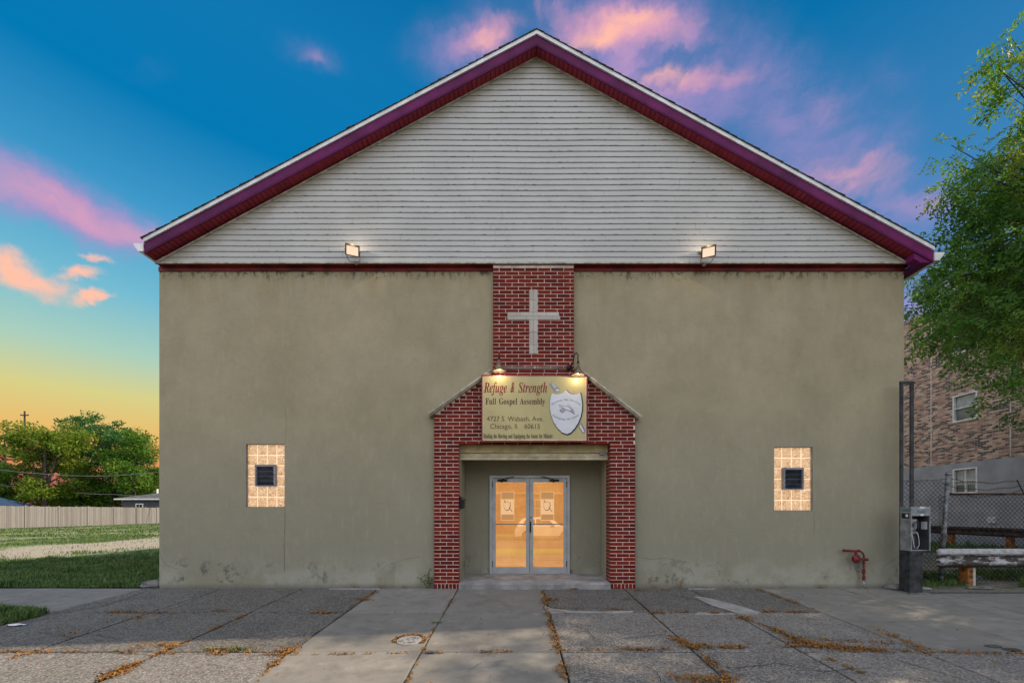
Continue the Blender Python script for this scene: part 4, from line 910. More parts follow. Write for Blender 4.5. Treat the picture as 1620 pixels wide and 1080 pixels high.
# the cross of pale bricks
crs = MB(); crs.box(CR[0][0], CR[0][1], YB+.001, YB+.02, CR[0][2], CR[0][3]); crs.box(CR[1][0], CR[0][0], YB+.001, YB+.02, CR[1][2], CR[1][3]); crs.box(CR[0][1], CR[1][1], YB+.001, YB+.02, CR[1][2], CR[1][3])
cross = crs.build('cross', MAT['cross_joint'], church)
cme = ubox.mesh('brick', MAT['cross'])
ci = parent_inv(cross)
def cb(x0, x1, z0, z1): inst('brick', cme, (x0, YB-.010-R.uniform(0, .003), z0), cross, scale=(x1-x0, .02, z1-z0), inv=ci)
for zc in (0, 1):
    zz = CR[1][2] + .0685*zc; x = CR[1][0] - (0 if zc else .116)
    while x < CR[1][1] - .01:
        x0, x1 = max(x, CR[1][0]), min(x+.2275, CR[1][1])
        if x1-x0 > .02: cb(x0, x1, zz+.002, zz+.066)
        x += .2315
for xc in (0, 1):
    xx = CR[0][0] + .070*xc
    for z0, z1 in ((4.947, 5.352), (4.205, 4.811)):
        zz = z1 - (.19 if z0 > 4.9 else .22) ; top = z1
        while top > z0 + .01:
            zz = max(z0, zz); cb(xx+.0015, xx+.0675, zz+.002, top-.002); top = zz; zz -= .2315
# copings of the porch gable
def coping(x0, z0, x1, z1):
    d = Vector((x1-x0, 0, z1-z0)); u = d.normalized(); nrm = Vector((-u.z, 0, u.x)); nrm = nrm if nrm.z > 0 else -nrm
    mb = MB(); n = 2
    for i in range(n):
        a = Vector((x0, 0, z0)) + d*(i/n) + u*.002; b = Vector((x0, 0, z0)) + d*((i+1)/n) - u*.002
        pl = [a, b, b+nrm*.024, a+nrm*.024]
        mb.prism([(p.x, p.z) for p in pl], YB-.075, YS-.001)
        pl = [a+nrm*.0245, b+nrm*.0245, b+nrm*.060, a+nrm*.060]
        mb.prism([(p.x, p.z) for p in pl], YB-.10, YS-.001)
    mb.build('coping', MAT['coping'], church)
coping(-1.53, 3.062, CXL+.0, 3.858)
coping(CXR-.0, 3.925, 2.215, 3.020)

# ------------------------------------------------------------------ windows of glass block
def block_window(a, b, parent):
    x0, x1, z0, z1 = a.x, b.x, b.z, a.z
    mb = MB(); mb.box(x0, x1, YS+.06, YS+.12, z0, z1); w = mb.build('window', MAT['joint'], parent)
    wi = parent_inv(w)
    cw, ch = (x1-x0)/4, (z1-z0)/6
    g = .011; bw, bh = cw-g, ch-g
    n = 5; mb = MB()
    for j in range(n+1):
        for i in range(n+1):
            u, v = i/n, j/n
            e = min(u, 1-u, v, 1-v); d = .0 if e == 0 else .014
            mb.v.append((u*bw, -d, v*bh))
    for j in range(n):
        for i in range(n):
            q = j*(n+1)+i; mb.f.append((q, q+1, q+n+2, q+n+1))
    me = mb.mesh('glass_block', MAT['block'])
    for i in range(4):
        for j in range(6):
            if i in (1, 2) and j in (2, 3): continue
            inst('glass_block', me, (x0+i*cw+g/2, YS+.056, z0+j*ch+g/2), w, inv=wi)
    # dark line of sealant round the opening
    s = MB(); t = .010
    s.box(x0, x0+t, YS+.012, YS+.05, z0, z1); s.box(x1-t, x1, YS+.012, YS+.05, z0, z1); s.box(x0+t, x1-t, YS+.012, YS+.05, z1-t, z1); s.box(x0+t, x1-t, YS+.012, YS+.05, z0, z0+t)
    s.build('sealant', MAT['alu_dull'], w)
    vx0, vx1, vz0, vz1 = x0+cw-.008, x0+3*cw+.008, z0+2*ch-.004, z0+4*ch+.008
    f = MB(); t = .024
    f.box(vx0, vx0+t, YS-.012, YS+.055, vz0, vz1); f.box(vx1-t, vx1, YS-.012, YS+.055, vz0, vz1); f.box(vx0+t, vx1-t, YS-.018, YS+.055, vz1-.036, vz1); f.box(vx0+t, vx1-t, YS-.012, YS+.055, vz0, vz0+.018)
    for k in range(4):
        zz = vz0 + .04 + k*(vz1-vz0-.06)/4
        for xx in (vx0+t, vx1-t-.012): f.obox((xx+.006, YS+.004, zz+.035), (.006, 0, 0), (0, .010, .006), (0, -.010, .030))
    f.build('vent_frame', MAT['alu_dull'], w)
    k = MB(); k.box(vx0+t, vx1-t, YS+.050, YS+.058, vz0+.018, vz1-.036); k.build('vent_opening', MAT['dark'], w)
    h = (vz1-vz0-.055)/4
    for q in range(4):
        s = MB(); zc = vz0+.018+h*(q+.5)
        s.obox(((vx0+vx1)/2, YS+.022, zc), ((vx1-vx0)/2-t-.012, 0, 0), (0, .0025, .0015), (0, -.014, h*.47))
        s.build('louvre', MAT['slat'], w)
        e = MB(); e.box(vx0+t+.012, vx1-t-.012, YS+.003, YS+.008, zc-h*.47-.003, zc-h*.47); e.build('louvre_edge', MAT['alu_dull'], w)
block_window(*winL, church); block_window(*winR, church)

# ------------------------------------------------------------------ roller shutter
hx0, hx1 = -1.006, 1.704
mb = MB(); mb.box(hx0+.002, hx1-.002, 7.56, 7.68, 2.465, 2.618); mb.box(hx0+.002, hx1-.002, 7.552, 7.56, 2.46, 2.475)
sh = mb.build('shutter_housing', MAT['beige_metal'], church)
mb = MB(); mb.box(hx0+.002, hx1-.002, 7.585, 7.63, 2.385, 2.452); mb.prismx([(7.56, 2.33), (7.63, 2.33), (7.63, 2.382), (7.575, 2.382), (7.56, 2.37)], hx0+.002, hx1-.002); mb.box(hx0+.002, hx1-.002, 7.552, 7.56, 2.328, 2.342)
mb.build('shutter_bar', MAT['beige_light'], church)
mb = MB(); mb.box(1.55, 1.66, 7.54, 7.556, 2.425, 2.475); mb.build('shutter_latch', MAT['alu_dull'], church)
mb = MB(); mb.lathe([(0, .0), (.018, 0)], (.345, 7.5515, 2.365), (0, -1, 0), 12)
sticker = mb.build('sticker', MAT['alu'], church)
mb = MB(); mb.tube([(.30, 7.549, 2.350), (.31, 7.549, 2.372), (.335, 7.549, 2.38), (.355, 7.549, 2.374), (.35, 7.549, 2.36), (.37, 7.549, 2.366), (.39, 7.549, 2.372), (.405, 7.549, 2.358)], .004, 5); mb.build('sticker_scroll', MAT['blue'], church)
# ------------------------------------------------------------------ doors
dx0, dx1, dz0, dz1 = -.512, 1.094, .128, 2.10
mb = MB()
mb.box(dx0, dx0+.05, 8.235, 8.34, dz0, dz1); mb.box(dx1-.05, dx1, 8.235, 8.34, dz0, dz1); mb.box(dx0+.05, dx1-.05, 8.235, 8.34, dz1-.05, dz1); mb.box(dx0+.05, dx1-.05, 8.25, 8.34, dz0, dz0+.014)
mb.build('door_frame', MAT['alu'], church)
mb = MB(); mb.box(dx0, dx1, 8.36, 8.37, dz0, dz1); mb.build('door_backing', MAT['dark'], church)
dxm = (dx0+dx1)/2
def shield_poly(cx, cz, w, h, n=7):
    pts = []
    pts += [(cx, cz+h*.5), (cx+w*.12, cz+h*.43), (cx+w*.28, cz+h*.385), (cx+w*.42, cz+h*.395), (cx+w*.47, cz+h*.42)]
    for i in range(n+1):
        t = i/n; ang = t*math.pi/2
        pts.append((cx + w*.5*math.cos(ang*1.0)**.85 if ang < 1.57 else cx, cz + h*.10 - h*.60*math.sin(ang)**1.05))
    left = [(2*cx-x, z) for x, z in pts[1:-1]][::-1]
    return pts + left
def leaf_door(x0, x1, hinge):
    y0, y1 = 8.27, 8.315; z0, z1 = dz0+.016, dz1-.054
    st, tr, br = .062, .07, .112
    mb = MB(); mb.box(x0, x0+st, y0, y1, z0, z1); mb.box(x1-st, x1, y0, y1, z0, z1); mb.box(x0+st, x1-st, y0, y1, z1-tr, z1); mb.box(x0+st, x1-st, y0, y1, z0, z0+br)
    # glazing bead
    b = .008
    gx0, gx1, gz0, gz1 = x0+st, x1-st, z0+br, z1-tr
    d = mb.build('door', MAT['alu'], church)
    g = MB(); g.box(gx0, gx1, y0+.018, y0+.026, gz0, gz1); g.build('glass', MAT['doorglass'], d)
    g = MB(); g.box(gx0, gx0+b, y0-.002, y0+.017, gz0, gz1); g.box(gx1-b, gx1, y0-.002, y0+.017, gz0, gz1); g.box(gx0+b, gx1-b, y0-.002, y0+.017, gz1-b, gz1); g.box(gx0+b, gx1-b, y0-.002, y0+.017, gz0, gz0+b); g.build('glazing_bead', MAT['alu'], d)
    g = MB(); g.box(gx0, gx1, y0+.0, y0+.012, 1.115, 1.135); g.build('push_bar', MAT['alu_dull'], d)
    g = MB(); s = 1 if hinge == 'l' else -1
    cx = x0+.19 if hinge == 'l' else x1-.27
    g.box(cx-.08, cx+.11, y0-.045, y0-.002, z1-.062, z1-.022); g.tube([(cx+.0, y0-.05, z1-.02), (cx+.16*s, y0-.075, z1+.012), (cx+.25*s, y0-.06, z1+.03)], .008, 6); g.lathe([(0, 0), (.02, 0), (.02, .035), (0, .035)], (cx, y0-.025, z1-.085), (0, 0, 1), 10)
    g.build('closer', MAT['black'], d)
    hx = x0-.004 if hinge == 'l' else x1-.012
    for hz in (z1-.18, z0+.12):
        g = MB(); g.lathe([(0, 0), (.009, 0), (.009, .12), (0, .12)], (hx+.008, y0-.010, hz), (0, 0, 1), 8); g.build('hinge', MAT['black'], d)
    # banner print on the glass, its glow put into emission
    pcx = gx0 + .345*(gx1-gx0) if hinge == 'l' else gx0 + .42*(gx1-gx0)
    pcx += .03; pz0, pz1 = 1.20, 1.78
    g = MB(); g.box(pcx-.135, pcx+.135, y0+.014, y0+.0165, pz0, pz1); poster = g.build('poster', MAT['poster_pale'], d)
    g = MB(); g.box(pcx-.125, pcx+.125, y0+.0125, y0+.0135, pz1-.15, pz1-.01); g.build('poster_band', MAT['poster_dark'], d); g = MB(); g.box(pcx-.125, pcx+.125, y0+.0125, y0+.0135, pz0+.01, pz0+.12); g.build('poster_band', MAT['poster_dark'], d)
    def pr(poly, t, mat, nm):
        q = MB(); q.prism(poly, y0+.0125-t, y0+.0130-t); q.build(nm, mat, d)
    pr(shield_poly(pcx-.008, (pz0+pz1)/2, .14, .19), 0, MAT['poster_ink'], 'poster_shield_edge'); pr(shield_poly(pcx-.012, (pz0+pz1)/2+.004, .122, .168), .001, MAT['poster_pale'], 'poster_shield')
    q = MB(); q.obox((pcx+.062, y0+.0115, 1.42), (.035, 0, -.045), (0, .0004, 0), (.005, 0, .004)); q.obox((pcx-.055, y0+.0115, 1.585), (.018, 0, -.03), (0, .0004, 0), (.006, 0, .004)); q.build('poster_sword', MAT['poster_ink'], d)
    return d
dl = leaf_door(dx0+.052, dxm-.004, 'l'); dr = leaf_door(dxm+.004, dx1-.052, 'r')
mb = MB(); px = dxm+.045
mb.box(px-.012, px+.012, 8.205, 8.222, .97, 1.19); mb.tube([(px, 8.272, 1.17), (px, 8.215, 1.17)], .008, 8); mb.tube([(px, 8.272, .99), (px, 8.215, .99)], .008, 8)
mb.build('handle', MAT['alu'], dr)
mb = MB(); mb.box(dxm+.008, dxm+.028, 8.25, 8.269, .96, 1.18); mb.lathe([(0, 0), (.014, 0), (.014, .012), (0, .012)], (dxm+.03, 8.268, 1.26), (0, -1, 0), 12); mb.build('lock', MAT['black'], dr)
mb = MB(); mb.box(dxm-.0035, dxm+.0035, 8.28, 8.30, dz0+.016, dz1-.054); mb.build('door_gap', MAT['dark'], church)

# ================================================================== SIGN
exec_glyphs = {}
def load_glyphs(src):
    d = {}
    for line in src.split('\n'):
        if not line: continue
        ch = line[0]; adv, rest_ = line[1:].split(';'); ps = []
        for p in rest_.split('/'):
            if p.strip(): ps.append([tuple(int(v)/1000 for v in q.split(',')) for q in p.split(' ')])
        d[ch] = (int(adv)/1000, ps)
    return d
G_SERIF, G_ITAL = load_glyphs(SERIF), load_glyphs(ITALIC)
def curve_mesh(name, polys, mat, thick=.0016, offset=0.0):
    c = bpy.data.curves.new(name, 'CURVE'); c.dimensions = '2D'; c.fill_mode = 'BOTH'; c.extrude = thick/2; c.offset = offset
    for p in polys:
        s = c.splines.new('POLY'); s.points.add(len(p)-1); s.use_cyclic_u = True
        for i, (x, y) in enumerate(p): s.points[i].co = (x, y, 0, 1)
    o = bpy.data.objects.new(name, c); COL.objects.link(o)
    dg = bpy.context.evaluated_depsgraph_get(); me = bpy.data.meshes.new_from_object(o.evaluated_get(dg)); me.name = name
    bpy.data.objects.remove(o); bpy.data.curves.remove(c)
    me.materials.clear(); me.materials.append(mat)
    return me
def font_mesh(name, body, mat, offset=0.0):
    c = bpy.data.curves.new(name, 'FONT'); c.body = body; c.extrude = .0008; c.offset = offset; c.resolution_u = 4
    o = bpy.data.objects.new(name, c); COL.objects.link(o)
    dg = bpy.context.evaluated_depsgraph_get(); me = bpy.data.meshes.new_from_object(o.evaluated_get(dg)); me.name = name
    bpy.data.objects.remove(o); bpy.data.curves.remove(c)
    me.materials.clear(); me.materials.append(mat)
    return me
def glyph_line(G, text, space=.25, extra={}, track=0.0):
    x = 0; out = []
    for ch in text:
        if ch == ' ': x += space; continue
        if ch in extra: adv, ps = extra[ch]
        else: adv, ps = G[ch]
        out += [[(a+x, b) for a, b in p] for p in ps]; x += adv + track
    return out
def fit_mesh(me, x0, x1, z0, z1, y, parent, name, label=None, shear=0.0):
    """put flat text mesh (x,y) into the box x0..x1, z0..z1 on a wall plane at y"""
    n = len(me.vertices); co = np.empty(n*3, dtype=np.float32); me.vertices.foreach_get('co', co); co = co.reshape(-1, 3)
    mn, mx = co.min(0), co.max(0); u = (co[:, 0]-mn[0])/(mx[0]-mn[0]); v = (co[:, 1]-mn[1])/(mx[1]-mn[1])
    new = np.stack([x0+(x1-x0)*u, y - (co[:, 2]-mn[2])*1.0, z0+(z1-z0)*v], 1).astype(np.float32)
    if shear:
        new[:, 0] = x0 + (new[:, 0]-x0 + shear*(new[:, 2]-z0))*(x1-x0)/((x1-x0)+shear*(z1-z0))
    me.vertices.foreach_set('co', new.ravel()); me.update()
    o = bpy.data.objects.new(name, me); COL.objects.link(o); o.parent = parent; o.matrix_parent_inverse = parent_inv(parent)
    return o
SY = 7.25
def S(px, py, y=SY): return at(px, py, y)
s0, s1 = S(761.5, 698.5), S(929.5, 592.8)
sign = thing('church_sign', 'tan church name board with red border above the entrance', 'sign', ((s0.x+s1.x)/2, SY, s0.z))
mb = MB(); mb.box(s0.x, s1.x, SY, SY+.03, s0.z, s1.z); mb.build('board', MAT['sign_face'], sign)
def ring(t0, t1, y, mat, name):
    mb = MB(); a, b, c, d = s0.x+t0, s1.x-t0, s0.z+t0, s1.z-t0; t = t1-t0
    mb.box(a, a+t, y, SY-.0005, c, d); mb.box(b-t, b, y, SY-.0005, c, d); mb.box(a+t, b-t, y, SY-.0005, d-t, d); mb.box(a+t, b-t, y, SY-.0005, c, c+t); mb.build(name, mat, sign)
ring(0, .022, SY-.008, MAT['sign_red'], 'border'); ring(.0225, .031, SY-.003, MAT['sign_cream'], 'border_line')
for px in (-.30, .98):
    mb = MB(); mb.box(px-.03, px+.03, SY+.031, 7.36, 2.75, 3.6); mb.build('mounting_bracket', MAT['black'], sign)
# photo pixels of the lettering, from the 7.2x enlargement of (740,560)
def Z7(x, y): return S(740+x/7.2, 560+y/7.2)
amp_me = font_mesh('amp', '&', None, .02)
def text_poly(G, txt, a, b, mat, name, **kw):
    sh = kw.pop('shear', 0); off = kw.pop('offset', 0.0)
    me = curve_mesh(name, glyph_line(G, txt, **kw), mat, offset=off)
    return fit_mesh(me, a.x, b.x, a.z, b.z, SY-.0005, sign, name, shear=sh)
text_poly(G_ITAL, 'Refuge', Z7(182, 472), Z7(446, 318), MAT['ink_red'], 'title_lettering', offset=0)
fit_mesh(font_mesh('title_ampersand', '&', MAT['ink_red'], .012), Z7(484, 0).x, Z7(542, 0).x, Z7(0, 436).z, Z7(0, 318).z, SY-.0005, sign, 'title_lettering', shear=.2)
text_poly(G_ITAL, 'Strength', Z7(576, 472), Z7(904, 318), MAT['ink_red'], 'title_lettering', offset=0)
text_poly(G_SERIF, 'Full Gospel Assembly', Z7(202, 592), Z7(880, 500), MAT['ink_brown'], 'name_lettering', space=.28)
fit_mesh(font_mesh('address_lettering', '4727 S. Wabash, Ave.', MAT['ink_brown'], -.004), Z7(217, 0).x, Z7(862, 0).x, Z7(0, 770).z, Z7(0, 708).z, SY-.0005, sign, 'address_lettering')
fit_mesh(font_mesh('address_lettering', 'Chicago, Il.   60615', MAT['ink_brown'], -.004), Z7(257, 0).x, Z7(822, 0).x, Z7(0, 866).z, Z7(0, 793).z, SY-.0005, sign, 'address_lettering')
text_poly(G_SERIF, 'Healing the Hurting and Equipping the Saints for Ministry', Z7(180, 970), Z7(975, 906), MAT['ink_black'], 'motto_lettering', space=.25)
# shield and sword emblem
def epoly(pts, t, th, mat, name):
    mb = MB(); g = [Z7(*p) for p in pts]; mb.prism([(p.x, p.z) for p in g][::-1], SY-.001-t-th, SY-.001-t); return mb.build(name, mat, sign)
sh_pts = [(1120, 398), (1140, 425), (1165, 444), (1205, 454), (1250, 448), (1284, 434), (1296, 480), (1308, 560), (1306, 640), (1290, 715), (1262, 785), (1222, 850), (1172, 902), (1128, 920),
          (1075, 902), (1020, 850), (974, 780), (946, 700), (930, 620), (930, 540), (940, 470), (952, 434), (985, 448), (1030, 450), (1075, 436), (1100, 420)]
def inset(p, k, dx=0, dy=0): return [((x-1120)*k+1120+dx, (y-660)*k+660+dy) for x, y in p]
epoly([(930, 340), (958, 318), (1052, 396), (1046, 424), (1010, 428), (985, 420)], .0, .004, MAT['ink_grey'], 'sword_hilt')
epoly([(946, 338), (960, 326), (1010, 372), (992, 388)], .0045, .001, MAT['steel'], 'sword_hilt')
epoly([(1000, 400), (1044, 404), (1040, 420), (1008, 422)], .0045, .001, MAT['ink_white'], 'sword_hilt')
epoly([(1262, 822), (1290, 772), (1340, 868), (1338, 892), (1306, 900)], .0, .004, MAT['ink_grey'], 'sword_tip')
epoly([(1270, 822), (1286, 800), (1328, 880), (1310, 892)], .0045, .001, MAT['ink_white'], 'sword_tip')
epoly(inset(sh_pts, 1.0, 6, 4), .006, .002, MAT['ink_black'], 'shield_shadow')
epoly(inset(sh_pts, .965), .009, .002, MAT['ink_white'], 'shield')
# dove
def line_poly(pts, w, name='dove_line', mat='ink_black'):
    g = [Z7(*p) for p in pts]; mb = MB(); mb.tube([(p.x, SY-.0135, p.z) for p in g], w, 4); mb.build(name, MAT[mat], sign)
epoly([(1030, 576), (1098, 590), (1150, 598), (1204, 640), (1218, 690), (1190, 672), (1150, 650), (1112, 640), (1082, 672), (1056, 660), (1044, 634), (1090, 622), (1060, 600)], .0115, .0008, MAT['steel'], 'dove')
epoly([(1045, 582), (1098, 596), (1146, 604), (1180, 640), (1150, 640), (1112, 628), (1080, 604)], .0127, .0006, MAT['ink_white'], 'dove')
for pts in ([(1030, 576), (1098, 590), (1150, 598), (1204, 640)], [(1204, 640), (1160, 590), (1140, 576), (1132, 580)], [(1150, 640), (1218, 690)], [(1112, 632), (1150, 642), (1190, 660), (1218, 690)], [(1044, 634), (1090, 622), (1112, 632)],
            [(1050, 640), (1082, 672), (1112, 640)], [(1048, 606), (1090, 622)], [(1040, 590), (1080, 606)], [(1056, 632), (1074, 666)]): line_poly(pts, .0016)
def arc_text(txt, cx, cz, rad, a0, a1, h, up, name):
    polys = glyph_line(G_SERIF, txt, space=.3); w = max(x for p in polys for x, y in p); out = []
    for p in polys:
        q = []
        for x, y in p:
            t = x/w; ang = a0+(a1-a0)*t; r = rad + (y*h if up else -y*h)
            q.append((cx + r*math.sin(ang), cz + (r*math.cos(ang) if up else -r*math.cos(ang))))
        out.append(q)
    me = curve_mesh(name, out, MAT['ink_grey'], thick=.0010)
    n = len(me.vertices); co = np.empty(n*3, dtype=np.float32); me.vertices.foreach_get('co', co); co = co.reshape(-1, 3)
    new = np.stack([co[:, 0], SY-.0125-(co[:, 2]-co[:, 2].min()), co[:, 1]], 1).astype(np.float32); me.vertices.foreach_set('co', new.ravel()); me.update()
    o = bpy.data.objects.new(name, me); COL.objects.link(o); o.parent = sign; o.matrix_parent_inverse = parent_inv(sign)
u = (S(747.2, 560)-S(740, 560)).x/ (7.2*7.2)*7.2   # metres per enlarged pixel
u = (Z7(100, 0).x - Z7(0, 0).x)/100
c1 = Z7(1120, 790); arc_text('Healing the Hurting', c1.x, c1.z, 262*u, -.66, .66, .062, True, 'arc_lettering')
c2 = Z7(1115, 500); arc_text('Equipping the Saints', c2.x, c2.z, 250*u, -.66, .66, .062, False, 'arc_lettering')
bpy.data.meshes.remove(amp_me)
# ================================================================== LAMPS
def point(name, loc, energy, col, r, parent):
    l = bpy.data.lights.new(name, 'POINT'); l.energy = energy; l.color = col; l.shadow_soft_size = r
    o = bpy.data.objects.new(name, l); COL.objects.link(o); o.parent = parent; o.matrix_parent_inverse = parent_inv(parent); o.location = loc
def cone_shade(t, c, r, h):
    x, y, z = c
    mb = MB(); mb.lathe([(.016, h+.05), (.022, h+.045), (.024, h), (.032, h-.004), (r*.62, h*.42), (r, .0), (r-.004, .001), (r*.6, h*.40), (.025, h-.01)], (x, y, z), (0, 0, 1), 24)
    mb.build('lamp_shade', MAT['bronze'], t, smooth=True)
    mb = MB(); mb.lathe([(0, h+.10), (.014, h+.10), (.02, h+.07), (.02, h+.045), (0, h+.045)], (x, y, z), (0, 0, 1), 14); mb.build('lamp_socket', MAT['black'], t, smooth=True)
    mb = MB(); mb.lathe([(0, .038), (.018, .042), (.024, .058), (.02, .08), (.012, .10), (0, .10)], (x, y, z), (0, 0, 1), 14); mb.build('bulb', MAT['bulb'], t, smooth=True)
    point('bulb_light', (x, y, z-.012), 2.2, (1, .78, .52), .008, t)
LY = 7.12
cl = at(789.5, 587, LY); LB = at(791, 583, 7.36)
t = thing('gooseneck_lamp', 'bronze cone gooseneck lamp facing straight out over the left end of the sign', 'wall lamp', (LB.x, 7.36, LB.z), 'gooseneck lamps over the church sign')
cone_shade(t, cl, .108, .15)
top = cl + Vector((0, 0, .25))
mb = MB(); mb.tube([LB, (LB.x, 7.32, LB.z+.01), (cl.x, 7.29, LB.z+.06), (cl.x, 7.26, cl.z+.24), (cl.x, 7.23, cl.z+.31), (cl.x, 7.18, cl.z+.345), (cl.x, 7.135, cl.z+.32), (cl.x, 7.12, cl.z+.26), (cl.x, 7.12, cl.z+.22)], .0095, 8); mb.build('lamp_arm', MAT['black'], t, smooth=True)
mb = MB(); mb.lathe([(0, .03), (.03, .026), (.05, .012), (.052, 0)], LB, (0, -1, 0), 20); mb.build('wall_plate', MAT['black'], t, smooth=True)
cr_ = at(914.5, 593.5, LY); RB = at(900.5, 581.5, 7.35)
t = thing('gooseneck_lamp', 'bronze cone gooseneck lamp twisted sideways over the right end of the sign', 'wall lamp', (RB.x, 7.36, RB.z), 'gooseneck lamps over the church sign')
cone_shade(t, cr_, .112, .15)
p = lambda x, y, Y: at(x, y, Y)
mb = MB(); mb.tube([RB, p(903, 581, 7.32), p(906, 575, 7.28), p(907.5, 566, 7.24), p(909, 560, 7.21), p(912, 558, 7.18), p(914.5, 561, 7.15), (cr_.x-.002, 7.125, cr_.z+.29), (cr_.x, 7.12, cr_.z+.22)], .0095, 8); mb.build('lamp_arm', MAT['black'], t, smooth=True)
mb = MB(); mb.lathe([(0, .03), (.03, .026), (.05, .012), (.052, 0)], RB, (0, -1, 0), 20); mb.build('wall_plate', MAT['black'], t, smooth=True)
a, b = at(793, 581.5, 7.345), at(899, 581.5, 7.345)
cd = thing('conduit', 'thin galvanised conduit running across the brick between the two gooseneck lamps', 'conduit', a)
mb = MB(); mb.tube([a, b], .009, 8); mb.build('pipe', MAT['conduit'], cd, smooth=True)
mb = MB(); q = (a+b)/2; mb.box(q.x-.012, q.x+.012, 7.332, 7.37, q.z-.02, q.z+.02); mb.build('clamp', MAT['conduit'], cd)

def floodlight(px, py, tw, label):
    c = at(px, py, 7.16)
    t = thing('floodlight', label, 'floodlight', (c.x, 7.33, c.z), 'floodlights on the gable siding')
    rot = Euler((math.radians(30), math.radians(0), math.radians(tw))).to_matrix()
    def tf(v): return c + rot @ Vector(v)
    def bx(mb, x0, x1, y0, y1, z0, z1):
        vs = [tf((x, y, z)) for z in (z0, z1) for (x, y) in ((x0, y0), (x1, y0), (x1, y1), (x0, y1))]
        mb.add(vs, [(0,3,2,1),(4,5,6,7),(0,1,5,4),(1,2,6,5),(2,3,7,6),(3,0,4,7)])
    w, h = .112, .085
    mb = MB(); bx(mb, -w, w, .0, .035, -h, h); bx(mb, -w-.006, w+.006, -.022, 0, h-.024, h+.006); bx(mb, -w-.006, w+.006, -.012, 0, -h-.004, -h+.012); bx(mb, -w-.006, -w+.016, -.012, 0, -h+.013, h-.025); bx(mb, w-.016, w+.006, -.012, 0, -h+.013, h-.025)
    for k in range(6): bx(mb, -w*.8, w*.8, .0355, .06, -h+.02+k*.026, -h+.028+k*.026)
    mb.build('housing', MAT['bronze'], t)
    mb = MB(); bx(mb, -w+.017, w-.017, -.006, -.001, -h+.013, h-.026); mb.build('lens', MAT['lamp_on'], t)
    mb = MB(); zb = c.z - .125
    e1, e2 = tf((-w-.012, .02, 0)), tf((w+.012, .02, 0))
    mb.tube([e1, (e1.x+.01, 7.24, zb+.03), (c.x-.085, 7.29, zb), (c.x+.085, 7.29, zb), (e2.x-.01, 7.24, zb+.03), e2], .006, 6); mb.build('bracket', MAT['bronze'], t)
    mb = MB(); mb.lathe([(0, .05), (.022, .046), (.03, 0)], (c.x, 7.335, zb), (0, -1, 0), 12); mb.build('mount', MAT['trim_old'], t)
    s = -1 if tw > 0 else 1
    jb = Vector((c.x - s*-.02, 7.325, c.z+.115)); 
    mb = MB(); mb.lathe([(0, .03), (.03, .028), (.036, 0)], (c.x-.07*1, 7.335, c.z+.10), (0, -1, 0), 12); mb.build('junction_box', MAT['trim_old'], t)
    mb = MB(); mb.tube([(c.x-.07, 7.30, c.z+.10), (c.x-.02, 7.27, c.z+.13), tf((0, .05, .03))], .004, 5); mb.build('cable', MAT['black'], t)
    point('flood_light', tf((0, -.03, .115)), 2.2, (1, .82, .60), .006, t)
floodlight(557.5, 396, 22, 'small lit floodlight on the gable siding left of the brick cross')
floodlight(1121, 398, -22, 'small lit floodlight on the gable siding right of the brick cross')

